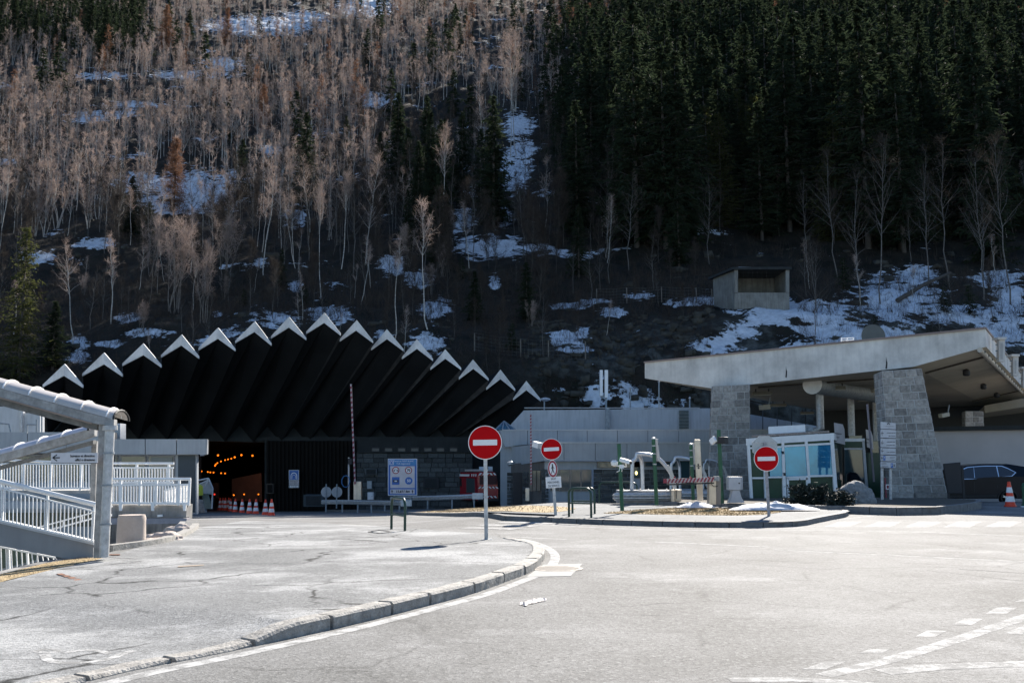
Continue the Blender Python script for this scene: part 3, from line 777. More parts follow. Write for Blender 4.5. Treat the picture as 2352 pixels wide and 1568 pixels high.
def conifer(rs, h, w, lev=30, per=9, clump=7, cs=.08, dens=1.0, size=.42, droop=.35, thin=False):
    T = [tube_np([[0, 0, -.5], [0, 0, h * .5], [0, 0, h]], [h * .013, h * .008, .02], 6)]; X = []
    for i in range(lev):
        t = cs + (1 - cs) * (i + rs.uniform(-.3, .3)) / lev; t = min(max(t, 0.02), .985)
        R_ = w / 2 * ((1 - t) ** .8) * (1.0 if t > cs + .08 else .75) + .12
        n = max(4, int(per * (.45 + .55 * (1 - t))))
        for k in range(n):
            a = rs.uniform(0, 6.28); Lb = R_ * rs.uniform(.55, 1.2) * (1 + .25 * math.sin(a * 3 + i * .7))
            d = np.array([math.cos(a), math.sin(a), 0]); dr = droop * rs.uniform(.5, 1.4) * (1 - t * 1.2)
            tt = rs.uniform(.12, 1, clump)
            C = np.outer(tt * Lb, d); C[:, 2] = t * h - dr * Lb * tt + .12 * Lb * tt ** 2
            C += rs.normal(0, .07 + .05 * Lb * .3, C.shape)
            if thin:
                D = d[None] * .5 + rs.normal(0, .6, (clump, 3)); D /= np.linalg.norm(D, axis=1)[:, None]
                X.append(ribbons(C, C + D * rs.uniform(.3, .8, clump)[:, None], size, rs, .5))
            else:
                D = d[None] * .8 + rs.normal(0, .35, (clump, 3)) + np.array([0, 0, -.35]); D /= np.linalg.norm(D, axis=1)[:, None]
                ln = size * rs.uniform(.7, 1.8, clump)[:, None] * (.5 + .6 * (1 - t))
                X.append(ribbons(C - D * ln * .4, C + D * ln, size * rs.uniform(.3, .7, clump), rs, .25))
            e = np.array([[d[0] * Lb, d[1] * Lb, t * h - dr * Lb + .12 * Lb]]); A = np.array([[0, 0, t * h]])
            T.append(ribbons(A, e, .05, rs))
    return cat_(T), cat_(X)
def tree_meshes(tag_, gen, seeds, mt, mc):
    out = []
    for s_ in seeds:
        t, x = gen(np.random.RandomState(s_))
        out.append((np_mesh('trunk', *t, mt), np_mesh('crown', *x, mc)))
    return out
VAR = {}
VAR['birch'] = tree_meshes('b', lambda rs: bare(rs, 12, rs.uniform(.26, .55), rs.uniform(1.8, 3.5), 30, 15, 2, tw=.022, up=rs.uniform(.6, 1.1), lean=rs.uniform(.02, .12)), range(1, 10), M['bark'], M['twig'])
VAR['slim'] = tree_meshes('s', lambda rs: bare(rs, 12, rs.uniform(.42, .7), rs.uniform(1.3, 2.6), 22, 13, 2, tw=.021, up=rs.uniform(.6, 1.1), lean=rs.uniform(.04, .2)), range(11, 18), M['bark'], M['twig'])
VAR['clump'] = tree_meshes('c', lambda rs: bare(rs, 9, .3, 1.9, 16, 11, 2, stems=7, up=1.0, rad=.05), range(21, 24), mat('clump_bark', (.20, .17, .145), .9, var=.4, scale=6, coord='obj'), M['twig'])
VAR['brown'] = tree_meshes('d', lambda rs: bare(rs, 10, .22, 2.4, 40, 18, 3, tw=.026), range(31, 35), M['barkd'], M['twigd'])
VAR['dim'] = tree_meshes('m', lambda rs: bare(rs, 12, rs.uniform(.28, .45), rs.uniform(2.6, 3.6), 26, 12, 2, tw=.018, up=.75, lean=.07), range(81, 85), M['barkg'], M['twigd'])  # shaded birches: slope shade put into the bark and twig colour
VAR['fir'] = tree_meshes('f', lambda rs: conifer(rs, 18, rs.uniform(6.0, 7.8), 42, 13, 11, size=.36), range(41, 45), M['barkd'], M['fir'])
VAR['firy'] = tree_meshes('y', lambda rs: conifer(rs, 9, 4.2, 36, 13, 13, cs=.03, size=.15), range(51, 53), M['barkd'], M['firy'])
VAR['larch'] = tree_meshes('l', lambda rs: conifer(rs, 14, 5.6, 40, 12, 14, cs=.16, size=.050, droop=.05, thin=True), range(61, 64), M['barkd'], M['larch'])
VAR['youngfir'] = tree_meshes('z', lambda rs: conifer(rs, 4.5, 2.6, 18, 9, 7, cs=.02, size=.2), range(71, 73), M['barkd'], M['fir'])
NAME = dict(birch='birch_tree', slim='birch_tree', dim='bare_tree', clump='bare_clump_tree', brown='bare_tree', fir='fir_tree', firy='fir_tree', larch='larch_tree', youngfir='young_fir_tree')
CATG = dict(birch='tree', slim='tree', dim='tree', clump='tree', brown='tree', fir='fir tree', firy='fir tree', larch='larch tree', youngfir='fir tree')
TREES = []
def plant(kind, p, sc, label, group=None, rz=None, v=None, sz=None):
    rn = random.Random(hash((round(p[0], 2), round(p[1], 2))))
    ms = VAR[kind]; tm, cm = ms[(v if v is not None else rn.randrange(len(ms))) % len(ms)]
    t = thing(NAME[kind], label, CATG[kind], p, rz if rz is not None else rn.uniform(0, 6.28), group)
    t.scale = (sc, sc, sz or sc)
    a = bpy.data.objects.new('trunk', tm); COL.objects.link(a); a.parent = t
    b_ = bpy.data.objects.new('crown', cm); COL.objects.link(b_); b_.parent = t
    TREES.append(t); return t
def plant_px(kind, c, base, top, label, nomh, group=None, rz=None, v=None, wide=1.0):
    p = hit(c, base) if base < 930 else None
    hpx = base - top; hgt = hpx / F * p.y * 1.03
    s_ = hgt / nomh
    t = plant(kind, (p.x, p.y, p.z - .1), s_ * wide, label, group, rz, v, sz=s_)
    TAKEN.append((p.x, p.y, 2.0)); return t
TAKEN = []
plant_px('birch', 1188, 360, 72, 'tallest pale twin birch standing above the steep snow patch in the middle', 12, v=0, wide=.7)
plant_px('birch', 1172, 362, 80, 'second pale birch leaning against the tallest birch above the middle snow patch', 12, v=2, wide=.6)
plant_px('larch', 398, 520, 312, 'orange brown larch standing in the snow on the left slope', 14, v=0)
plant_px('larch', 604, 320, 190, 'orange brown larch among grey birches high on the left slope', 14, v=1)
plant_px('larch', 380, 130, 5, 'brown larch between dark firs at the top left', 14, v=2)
plant_px('larch', 520, 120, 10, 'brown larch right of the single dark fir at the top', 14, v=1)
plant_px('clump', 395, 720, 490, 'wide many stemmed bare clump above the left end of the zigzag roof', 9, v=0, wide=1.0)
plant_px('clump', 470, 745, 560, 'smaller many stemmed bare clump right of the wide one above the zigzag roof', 9, v=1, wide=.8)
plant_px('slim', 255, 745, 545, 'leaning birch with a bright trunk above the snow by the left roof teeth', 12, v=0, wide=1.2)
plant_px('slim', 166, 800, 560, 'thin dark birch just right of the yellow green fir', 12, v=1)
plant_px('firy', 42, 880, 525, 'tall yellow green fir at the left edge above the walkway roof', 9, v=0, wide=.85)
plant_px('fir', -60, 905, 600, 'dark fir half cut off by the left edge of the picture', 18, v=1)
plant_px('fir', 120, 850, 690, 'low dark fir at the right foot of the yellow green fir', 18, v=2, wide=1.6)
plant_px('fir', 300, 545, 400, 'dark green fir below the orange larch on the left slope', 18, v=2, wide=1.5)
plant_px('fir', 340, 560, 460, 'short dark fir right below the larch snow', 18, v=1, wide=1.8)
plant_px('firy', 795, 340, 262, 'small yellow green fir over the retaining wall on the slope', 9, v=1)
plant_px('birch', 738, 690, 430, 'pale birch with a straight white trunk in the shaded middle left slope', 12, v=3, wide=.7)
plant_px('birch', 838, 610, 370, 'pale forked birch standing over the shaded snow left of centre', 12, v=4, wide=.8)
plant_px('slim', 905, 790, 560, 'slim birch bending to the right just above the highest roof teeth', 12, v=2)
plant_px('slim', 985, 760, 470, 'slim white trunk between the snow patches above the right roof teeth', 12, v=3)
plant_px('birch', 1020, 560, 300, 'tall bare birch beside the dark wall in the middle of the slope', 12, v=5, wide=.8)
plant_px('slim', 1100, 430, 190, 'slim birch leaning right near the steep snow patch', 12, v=0)
plant_px('brown', 1235, 720, 560, 'dark bare tree with twisted limbs above the net fence', 10, v=1, wide=1.3)
for i, (c_, b0, t0, lb) in enumerate([(1480, 560, 330, 'thin bent trunk farthest left of the dark right forest'), (1565, 560, 410, 'white curved birch trunk in the dark forest left of the hut'),
    (1690, 420, 330, 'short white birch trunk in the dark forest above the hut'), (1850, 600, 400, 'bare tree standing behind the right wall of the hut'),
    (1925, 640, 360, 'bare tree at the left edge of the large snow field'), (1975, 690, 400, 'bare tree leaning right over the large snow field'),
    (2022, 700, 330, 'big forked bare tree rooted in the middle of the large snow field'), (2130, 660, 350, 'bare tree behind the fallen log in the snow field'),
    (2180, 650, 340, 'bare tree right of the fallen log in the snow field'), (2260, 690, 360, 'bare tree over the right corner of the concrete canopy'),
    (2320, 700, 330, 'bare tree at the right edge above the canopy corner'), (1630, 610, 400, 'thin bare tree touching the left side of the hut'),
    (1390, 560, 300, 'tall thin bare tree over the left net fence'), (2080, 540, 350, 'pale twiggy tree behind the snow field, catching sun on its crown')]):
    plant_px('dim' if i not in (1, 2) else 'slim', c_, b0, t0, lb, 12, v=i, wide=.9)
for i, (c_, b0, t0, w_, lb) in enumerate([(2280, 330, 90, 1.0, 'dark fir below the top right corner, lit on its left side'), (2130, 400, 130, 1.1, 'large spruce in the centre of the right forest'),
    (2010, 380, 20, 1.0, 'tall black spruce reaching the top edge right of the tall bare trunks'), (2190, 250, 0, 1.0, 'tall spruce reaching the top edge near the right corner'),
    (2240, 440, 190, 1.2, 'broad spruce with yellow lit needles over the right snow field'), (1925, 420, 120, 1.2, 'broad dark spruce above the hut'),
    (1830, 400, 0, 1.0, 'black spruce reaching the top edge above the hut'), (1720, 420, 30, 1.0, 'dark spruce left of the black spruce above the hut'),
    (1620, 440, 60, 1.0, 'dark spruce at the left border of the right forest'), (1520, 400, 30, .9, 'reddish backed spruce over the middle of the picture'),
    (2340, 450, 250, 1.1, 'green lit spruce at the right edge'), (2060, 470, 240, 1.2, 'spruce with a ragged lit crown behind the forked tree'),
    (1450, 330, 60, .9, 'dark spruce where the birch wood meets the fir forest'), (1780, 520, 300, 1.1, 'low black spruce behind the roof of the hut'),
    (1560, 620, 420, 1.1, 'black spruce over the net fence left of the hut'), (1330, 640, 470, 1.1, 'black spruce above the small cliff snow patches'),
    (1140, 520, 330, 1.1, 'dark fir in the middle of the steep central snow'), (1210, 740, 600, 1.3, 'low dark fir behind the right roof teeth'), (1090, 740, 620, 1.4, 'low dark fir behind the middle right roof teeth'),
    (30, 110, -10, 1.2, 'dark fir in the top left corner'), (80, 120, 10, 1.1, 'second dark fir from the top left corner'), (130, 130, 15, 1.1, 'dark fir third from the top left corner'), (205, 120, -20, 1.2, 'dark broad fir fourth from the top left corner'),
    (240, 150, 5, 1.2, 'dark fir fifth from the top left corner, lowest of its row'), (300, 80, -30, 1.1, 'dark fir sixth from the top left corner'), (433, 92, 15, 1.3, 'small single dark fir beside the upper snow strip'), (2300, 150, -40, 1.0, 'dark spruce cut off by the top edge at the right corner')]):
    plant_px('fir', c_, b0, t0, lb, 18, v=i, wide=w_)
for i, (c_, b0, t0, lb) in enumerate([(1940, 665, 590, 'young fir between the hut and the snow field'), (2170, 720, 660, 'dark young fir beside the fallen log'), (2230, 725, 655, 'dark young fir right of the fallen log'),
    (1060, 640, 590, 'young fir at the lower edge of the central snow'), (700, 700, 650, 'young fir above the highest roof tooth'), (1175, 800, 740, 'young fir over the right roof teeth'), (560, 700, 660, 'young fir above the fifth roof tooth'), (2010, 760, 720, 'low dark bush shaped fir over the canopy edge')]):
    plant_px('youngfir', c_, b0, t0, lb, 4.5, v=i, wide=1.2)
# the wood: individuals in front, one mass behind
rn = random.Random(77); cand = []
y = 99.0
while y < 640:
    dx = 3.0 + y * .003 if y < 300 else 4.6 + (y - 300) * .012
    x = -.60 * y
    while x < .60 * y:
        X = x + rn.uniform(-.5, .5) * dx; Y = y + rn.uniform(-.5, .5) * dx
        cand.append((X, Y)); x += dx
    y += dx * 1.05
sel = []
for X, Y in cand:
    z = tz(X, Y); c_, r_ = proj((X, Y, z))
    if Y < 98.5: continue
    if any((X - a) ** 2 + (Y - b_) ** 2 < d * d for a, b_, d in TAKEN): continue
    snow = max([1 - math.hypot((c_ - a) / (b_ + 1e-3), (r_ - d) / (e + 1e-3)) for a, d, b_, e in BL if b_])
    right = c_ > 1330 + (r_ - 0) * .0
    keep = 1.0 if c_ < 1400 else .8
    if snow > 0: keep = .22
    if r_ > 700: keep = .55
    elif r_ > 640: keep = .8
    if c_ > 1280 and r_ > 590: keep = min(keep, .34)
    if c_ > 1880 and r_ > 560: keep = min(keep, .12)
    if 170 < c_ < 400 and 200 < r_ < 290: keep = .25
    if 60 < c_ < 230 and 560 < r_ < 740: keep = .15
    if 1600 < c_ < 1850 and r_ > 560: keep = 0
    if 880 < c_ < 1080 and 195 < r_ < 330 and r_ - 260 > -(c_ - 960) * .45: keep = .1
    fp = .012
    edge = 1500 + max(0, (200 - r_)) * 1.1 + 260 * noise.noise((X * .03, Y * .03, 4.0))
    fp = max(fp, .50 * sstep(edge - 720, edge + 160, c_)) if r_ < 620 else fp
    if 1080 < c_ < 1260 and r_ < 620: fp *= .3; keep *= .6
    if 1130 < c_ < 1240 and 270 < r_ < 460: keep *= .2
    if c_ < 330 and r_ < 130: fp = .55
    if c_ > 2240 and 120 < r_ < 500: fp = .45
    if 330 < c_ < 470 and 500 < r_ < 600: keep *= .3
    if 570 < c_ < 640 and 300 < r_ < 360: keep *= .3
    if rn.random() > keep: continue
    k = 'fir' if rn.random() < fp else None
    if k is None:
        q = rn.random()
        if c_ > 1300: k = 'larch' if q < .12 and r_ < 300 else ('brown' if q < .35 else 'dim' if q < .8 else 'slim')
        elif (r_ > 480 and q < .5) or (c_ > 820 + 200 * noise.noise((X * .02, Y * .02, 1)) and r_ > 260 and q < .7): k = 'dim' if q < .35 else 'brown'  # darker kinds bring the slope's shade in by their colour
        else:
            k = 'birch' if q < .45 else 'slim' if q < .72 else 'brown' if q < .90 else 'clump' if q < .95 else 'larch' if (q < .975 and r_ < 350) else 'birch'
    sel.append((Y, X, z, k, c_, r_))
sel.sort()
def region(c_, r_):
    a = 'left' if c_ < 800 else 'middle' if c_ < 1330 else 'right'
    b_ = 'upper' if r_ < 250 else 'central' if r_ < 480 else 'lower'
    return a, b_
AREA = {('left', 'upper'): 'the upper left slope', ('left', 'central'): 'the slope around the orange larch', ('left', 'lower'): 'the slope left above the zigzag roof',
        ('middle', 'upper'): 'the upper middle slope', ('middle', 'central'): 'the slope around the central snow', ('middle', 'lower'): 'the dark slope above the right roof teeth',
        ('right', 'upper'): 'the upper right forest', ('right', 'central'): 'the dark forest above the hut', ('right', 'lower'): 'the slope around the hut'}
DESC = dict(birch='grey birch', slim='slim high crowned birch', brown='dark twiggy bare tree', dim='shade toned grey bare tree', clump='bare tree with several stems', larch='thin orange brown larch', fir='dark green spruce', firy='pale green spruce')
nb = nf = 0; rest = []
for (Y, X, z, k, c_, r_) in sel:
    isf = k == 'fir'
    if (isf and nf < 185) or (not isf and nb < 285):
        if isf: nf += 1
        else: nb += 1
        sc = rn.uniform(.5, 1.25) * (1.1 if k == 'fir' else 1)
        if k == 'fir' and c_ > 1500 and rn.random() < .28: k = 'firy'; sc *= 1.9  # lit firs: sunlight put into the needle colour
        if k == 'fir' and c_ > 1330: sc *= rn.choice((.8, 1.1, 1.4, 1.6, 1.8))
        if r_ > 640: sc *= rn.uniform(.3, .75) * (.55 if k == 'fir' else 1)
        ar_ = AREA[region(c_, r_)]
        plant(k, (X, Y, z - .15), sc, DESC[k] + ' on ' + ar_, {'fir': 'dark spruces', 'firy': 'sun toned pale green spruces', 'larch': 'larches'}.get(k, {'birch': 'birches', 'slim': 'slim birches', 'brown': 'dark bare trees', 'dim': 'shade toned bare trees', 'clump': 'many stemmed trees'}.get(k)) + ' on ' + ar_)
    else: rest.append((X, Y, z, k, c_, r_))
# far wood, one object per kind
def rows_mesh(me):
    V = np.empty(len(me.vertices) * 3, np.float32); me.vertices.foreach_get('co', V)
    Q = np.empty(len(me.loops), np.int32); me.loops.foreach_get('vertex_index', Q)
    return V.reshape(-1, 3), Q.reshape(-1, 4)
FARV = {}
for k in ('birch', 'slim', 'brown', 'clump', 'dim'):
    st = 1 if k != 'clump' else 4
    FARV[k] = [bare(np.random.RandomState(200 + s_), 11, .30, 2.2, 20, 9, 1, tw=.06, stems=st, rad=.07, up=.7 + .12 * s_, lean=.03 + .03 * s_) for s_ in range(5)]
FARV['larch'] = [conifer(np.random.RandomState(230 + s_), 14, 5, 22, 7, 7, cs=.15, size=.07, droop=.05, thin=True) for s_ in range(2)]
FARV['fir'] = [conifer(np.random.RandomState(240 + s_), 17, 7.2, 22, 7, 6, size=.7) for s_ in range(3)]
WT = dict(dim='twigd', birch='twig', slim='twig', brown='twigd', clump='twig', larch='larch', fir='fir')
WB = dict(dim='barkg', birch='bark', slim='bark', brown='barkd', clump='bark', larch='barkd', fir='barkd')
acc = {}
rs2 = np.random.RandomState(9)
for (X, Y, z, k, c_, r_) in rest:
    vv = FARV[k][rs2.randint(len(FARV[k]))]; a = rs2.uniform(0, 6.28); s_ = rs2.uniform(.5, 1.3) * (1.3 if k == 'fir' and c_ > 1300 else 1)
    Rm = np.array([[math.cos(a), -math.sin(a), 0], [math.sin(a), math.cos(a), 0], [0, 0, 1]]) * s_
    for part, mname in ((0, WB[k]), (1, WT[k])):
        V, Q = vv[part]; acc.setdefault(mname, []).append((V @ Rm.T + np.array([X, Y, z - .2]), Q))
wood = thing('distant_wood', 'far off wood of bare birches and spruces covering the mountain behind the nearer trees', 'wood'); wood['kind'] = 'stuff'
allp = []; mi = []; mats = []
for mname, ps in acc.items():
    V, Q = cat_(ps); allp.append((V, Q)); mi.append(np.full(len(Q), len(mats), np.int32)); mats.append(M[mname])
V, Q = cat_(allp); me = np_mesh('distant_wood', V, Q, mats[0])
for m_ in mats[1:]: me.materials.append(m_)
me.polygons.foreach_set('material_index', np.concatenate(mi)); me.update()
bpy.data.objects.remove(wood)
o = link_mesh('distant_wood', me); tag(o, 'far off wood of bare birches and spruces covering the mountain behind the nearer trees', 'wood', kind='stuff')
# undergrowth
rs3 = np.random.RandomState(12); A = []; B = []
for _ in range(20000):
    y = 92 * (300 / 92) ** rs3.uniform(0, 1) if _ > 11000 else rs3.uniform(95, 135); u = rs3.uniform(-.58, .58); x = u * y; z = tz(x, y)
    c_, r_ = proj((x, y, z))
    if (430 < c_ < 670 and r_ > 960) or (c_ > 1700 and r_ > 600 and rs3.rand() < .6) or (1635 < c_ < 1830 and r_ > 640 and y < 119): continue
    h = rs3.uniform(.3, 1.9) * (1 if y > 112 or c_ > 1700 else .5)
    for k in range(6):
        A.append((x + rs3.normal(0, .12), y + rs3.normal(0, .12), z - .1)); B.append((x + rs3.normal(0, .3) * h, y + rs3.normal(0, .3) * h, z + h * rs3.uniform(.5, 1.2)))
V, Q = ribbons(np.array(A), np.array(B), .03, rs3); me = np_mesh('undergrowth', V, Q, M['twigd'])
o = link_mesh('undergrowth', me); tag(o, 'bare brown brush and saplings scattered over the foot of the mountain', 'undergrowth', kind='stuff')
# rock outcrops
rs4 = np.random.RandomState(31); Vs = []; Qs = []; nv = 0
import itertools
cube = np.array(list(itertools.product((-1, 1), repeat=3)), float); cq = np.array([[0, 1, 3, 2], [4, 6, 7, 5], [0, 4, 5, 1], [2, 3, 7, 6], [0, 2, 6, 4], [1, 5, 7, 3]])
for _ in range(1000):
    y = rs4.uniform(96, 114) if _ < 500 else rs4.uniform(100, 220); u = rs4.uniform(.02, .24) if _ < 400 else rs4.uniform(-.55, .58); x = u * y; z = tz(x, y); c_, r_ = proj((x, y, z))
    if (430 < c_ < 670 and r_ > 960) or (1635 < c_ < 1830 and r_ > 640 and y < 119): continue
    s_ = rs4.uniform(.12, .55) * rs4.uniform(.4, 1.3) * (1 if y < 128 else 1.5)
    if max([1 - math.hypot((c_ - a) / (b_ + 1e-3), (r_ - d) / (e + 1e-3)) for a, d, b_, e in BL if b_]) > .05 and rs4.rand() < .8: continue
    V = cube * (1 + rs4.uniform(-.45, .35, (8, 3))) * np.array([s_ * rs4.uniform(.7, 1.6), s_ * .8, s_ * rs4.uniform(.4, .9)]); a = rs4.uniform(0, 6.28)
    Rm = np.array([[math.cos(a), -math.sin(a), 0], [math.sin(a), math.cos(a), 0], [0, 0, 1]]); Vs.append(V @ Rm.T + np.array([x, y, z - s_ * .15])); Qs.append(cq + nv); nv += 8
me = np_mesh('rock_outcrops', np.concatenate(Vs), np.concatenate(Qs), mat('dark_hill_rock', (.048, .045, .036), .95, var=.7, scale=.8, bump=.8, bscale=6))
o = link_mesh('rock_outcrops', me); tag(o, 'broken grey rock sticking out of the foot of the mountain', 'rock', kind='stuff')
print('trees', len(TREES), 'rest', len(rest), nb, nf)
# ================================================================ TUNNEL PORTAL
z2 = lambda x, y: ((100 + x / 2.306) * .784, (880 + y / 2.306) * .784)
z3 = lambda x, y: ((850 + x / 2.24) * .784, (900 + y / 2.24) * .784)
TIPS = [(z2, (205, 428), (200, 507), (57, 575), (328, 578)), (z2, (472, 352), (470, 430), (325, 500), (595, 503)), (z2, (737, 290), (737, 368), (595, 432), (858, 442)),
        (z2, (997, 230), (993, 303), (857, 375), (1112, 382)), (z2, (1242, 183), (1240, 258), (1110, 327), (1358, 332)), (z2, (1492, 140), (1487, 212), (1358, 278), (1602, 295)),
        (z2, (1722, 110), (1720, 182), (1600, 247), (1837, 258)), (z3, (225, 35), (222, 102), (105, 165), (330, 175)), (z3, (437, 83), (432, 152), (325, 215), (543, 225)),
        (z3, (635, 143), (635, 208), (532, 272), (743, 278)), (z3, (832, 208), (832, 272), (733, 332), (937, 343)), (z3, (1018, 275), (1018, 337), (920, 402), (1122, 402)),
        (z3, (1200, 342), (1202, 403), (1107, 465), (1303, 473)), (z3, (1380, 408), (1380, 470), (1287, 533), (1477, 540)), (z3, (1550, 482), (1550, 543), (1463, 602), (1645, 608))]
BAP = [145, 215, 285, 350, 417, 483, 550, 614, 675, 737, 800, 862, 925, 983, 1042]
roof = thing('zigzag_canopy', 'black folded concrete canopy with fifteen pale pointed teeth over the tunnel mouth', 'canopy', (-12, 86, 0))
wallbase = MB()
for i, (zf, ap, inn, lf, rt) in enumerate(TIPS):
    Yt = 71 + i * .85; Yb = 86.5 + i * .25
    A_, I_, L_, R_ = [at(*zf(*q), Yt + (.5 if j >= 2 else 0)) for j, q in enumerate((ap, inn, lf, rt))]
    A_ = at(*zf(*ap), Yt)
    ba = BAP[i]; bl = (BAP[i - 1] + ba) / 2 if i else ba - 34; br = (BAP[i + 1] + ba) / 2 if i < 14 else ba + 30
    rr = 964 + i * 2.0; fr = 1003 + i * 1.7
    Ib, Lb, Rb = at(ba, rr, Yb), at(bl, fr, Yb), at(br, fr + 1.7, Yb)
    Ab = Ib + Vector((0, 0, 1.6))
    e = Vector((0, .10, -.02))
    # underside and top of one fold
    mb = MB(); e2 = Vector((0, .12, 0))
    mb.add([I_ + e2, L_ + e2, Lb, Ib], [(0, 1, 2, 3)]); mb.add([I_ + e2, Ib, Rb, R_ + e2], [(0, 1, 2, 3)])
    mb.add([A_ + e2, Ab, Lb + Vector((0, 0, .3)), L_ + e2 + Vector((0, 0, .05))], [(0, 1, 2, 3)]); mb.add([A_ + e2, R_ + e2 + Vector((0, 0, .05)), Rb + Vector((0, 0, .3)), Ab], [(0, 1, 2, 3)])
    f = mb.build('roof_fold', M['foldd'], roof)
    # pale rim closing the fold in front, 12 cm deep
    rb = MB(); up = Vector((0, 0, .04))
    P1 = [L_ + up, A_, R_ + up, I_ * 1.0]; lo = Vector((0, 0, -.12))
    fr_ = [L_ + lo, L_ + up * 2, A_, R_ + up * 2, R_ + lo, I_]
    bk = [p + Vector((0, .16, 0)) for p in fr_]
    rb.add(fr_ + bk, [(0, 1, 2, 5), (5, 2, 3, 4), (6, 11, 8, 7), (11, 10, 9, 8)] + [(k, (k + 1) % 6, 6 + (k + 1) % 6, 6 + k) for k in range(6)])
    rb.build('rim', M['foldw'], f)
    # step between two folds, edge-on concrete strip
    if i:
        zp, _, _, _, prt = TIPS[i - 1]; pr = at(*zp(*prt), Yt - .35)
        st = MB(); a, b_ = (L_, pr)
        st.add([a + e2, b_ + e2, Rb * 0 + Lb + Vector((0, .05, .1)), Lb + Vector((0, .05, -.02))], [(0, 1, 2, 3)])
        st.build('valley_edge', mat('dark_valley_edge', (.05, .05, .05), .85, var=.5, scale=1.5), f)
    wallbase.add([Ib + Vector((0, .1, 0)), Lb + Vector((0, .1, 0)), Rb + Vector((0, .1, 0))], [(0, 1, 2)])
def quadY(mb, c0, c1, r0, r1, Y, th=.3, tint=None):
    a, b_, c, d = at(c0, r1, Y), at(c1, r1, Y), at(c1, r0, Y), at(c0, r0, Y); t = Vector((0, th, 0))
    return mb.hexa([a, b_, b_ + t, a + t], [d, c, c + t, d + t], tint)
portal = thing('tunnel_portal', 'dark stone tunnel front wall under the zigzag canopy with the lit tube at its left', 'tunnel portal', (-12, 87, -2.3))
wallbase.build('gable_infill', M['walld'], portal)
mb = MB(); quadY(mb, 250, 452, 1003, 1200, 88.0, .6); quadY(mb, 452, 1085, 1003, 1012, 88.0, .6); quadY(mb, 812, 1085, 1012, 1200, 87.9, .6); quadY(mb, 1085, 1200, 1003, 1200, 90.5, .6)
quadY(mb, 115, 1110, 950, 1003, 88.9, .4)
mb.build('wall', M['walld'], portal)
# row of small windows
for x in (150, 300, 450, 600, 750, 895, 1045):
    c0 = (1050 + x / 3.92) * .784; r0 = (1250 + 232 / 3.92) * .784
    w = MB(); quadY(w, c0, c0 + 19, r0, r0 + 12, 87.84, .05); f = w.build('window', M['black'], portal)
    w = MB(); quadY(w, c0 + 1.5, c0 + 17.5, r0 + 3, r0 + 12, 87.8, .02); w.build('pane', mat('dim_window_pane', (.03, .037, .042), .3), f)
w = MB(); quadY(w, 820, 1085, 1036, 1039, 87.6, .3); w.build('string_course', M['walld'], portal)
# stone cladding
def masonry(mb, p00, p10, p11, p01, courses, avg, proud, rnd, gap=.012, n=None):
    p00, p10, p11, p01 = map(Vector, (p00, p10, p11, p01))
    nrm = (p10 - p00).cross(p01 - p00).normalized()
    for i in range(courses):
        t0, t1 = i / courses, (i + 1) / courses
        a0, a1 = p00.lerp(p01, t0), p00.lerp(p01, t1); b0, b1 = p10.lerp(p11, t0), p10.lerp(p11, t1)
        wid = (b0 - a0).length; hh = (a1 - a0).length; gy = gap / max(hh, .01)
        u = 0.0; us = [0.0]
        first = rnd.uniform(.35, 1.0) * avg
        u = first / wid
        while u < 1 - .3 * avg / wid:
            us.append(u); u += avg * rnd.uniform(.65, 1.45) / wid
        us.append(1.0)
        for s0, s1 in zip(us, us[1:]):
            g = gap / wid
            pr = proud * rnd.uniform(.5, 1.3); m0 = s0 + g; m1 = s1 - g
            A = a0.lerp(b0, m0).lerp(a1.lerp(b1, m0), gy); B = a0.lerp(b0, m1).lerp(a1.lerp(b1, m1), gy)
            C = a0.lerp(b0, m1).lerp(a1.lerp(b1, m1), 1 - gy); D = a0.lerp(b0, m0).lerp(a1.lerp(b1, m0), 1 - gy)
            ce = (A + B + C + D) / 4; k = 1 - min(.12, .03 / max(.1, hh))
            top = [ce + (q - ce) * k + nrm * pr for q in (A, B, C, D)]
            base = [A - nrm * .02, B - nrm * .02, C - nrm * .02, D - nrm * .02]
            mb.hexa(base, top, rnd.random())
rs_ = random.Random(8); mb = MB()
masonry(mb, at(818, 1185, 87.85), at(1085, 1185, 87.85), at(1085, 1040, 87.85), at(818, 1040, 87.85), 13, .9, .03, rs_)
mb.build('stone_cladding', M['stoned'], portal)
# ribbed brown cladding beside the tube
mb = MB(); k = 612
while k < 812:
    quadY(mb, k, k + 5, 1012, 1200, 87.6, .5); quadY(mb, k + 5, k + 9, 1012, 1200, 87.75, .4); k += 9
mb.build('ribbed_cladding', M['wallbrown'], portal)
# the tube: box open to the front
tube_ = thing('tunnel_tube', 'black road tunnel running into the mountain behind the row of cones', 'tunnel', (-22, 88, -2.3))
jb = MB(); quadY(jb, 608, 614, 1010, 1210, 87.75, 1.5); jb.build('jamb', M['walld'], tube_); jb = MB(); quadY(jb, 449, 453, 1010, 1210, 87.75, 1.2); jb.build('jamb', M['walld'], tube_)
a, b_ = at(452, 1012, 88.3), at(612, 1012, 88.3); zt = a.z; zb = -3.3; dx = -13.0
def lane(x, y): return x + (y - 88.3) * (-.26)
mb = MB(); Y1, Y2 = 88.3, 170.0
mb.add([(a.x, Y1, zb), (lane(a.x, Y2) - 8, Y2, zb), (lane(a.x, Y2) - 8, Y2, zt), (a.x, Y1, zt)], [(0, 1, 2, 3)])
mb.build('side_wall', M['walld'], tube_)
mb = MB(); mb.add([(b_.x, Y1, zb), (lane(b_.x, Y2), Y2, zb), (lane(b_.x, Y2), Y2, zt), (b_.x, Y1, zt)], [(0, 1, 2, 3)])
mb.build('side_wall', M['walld'], tube_)
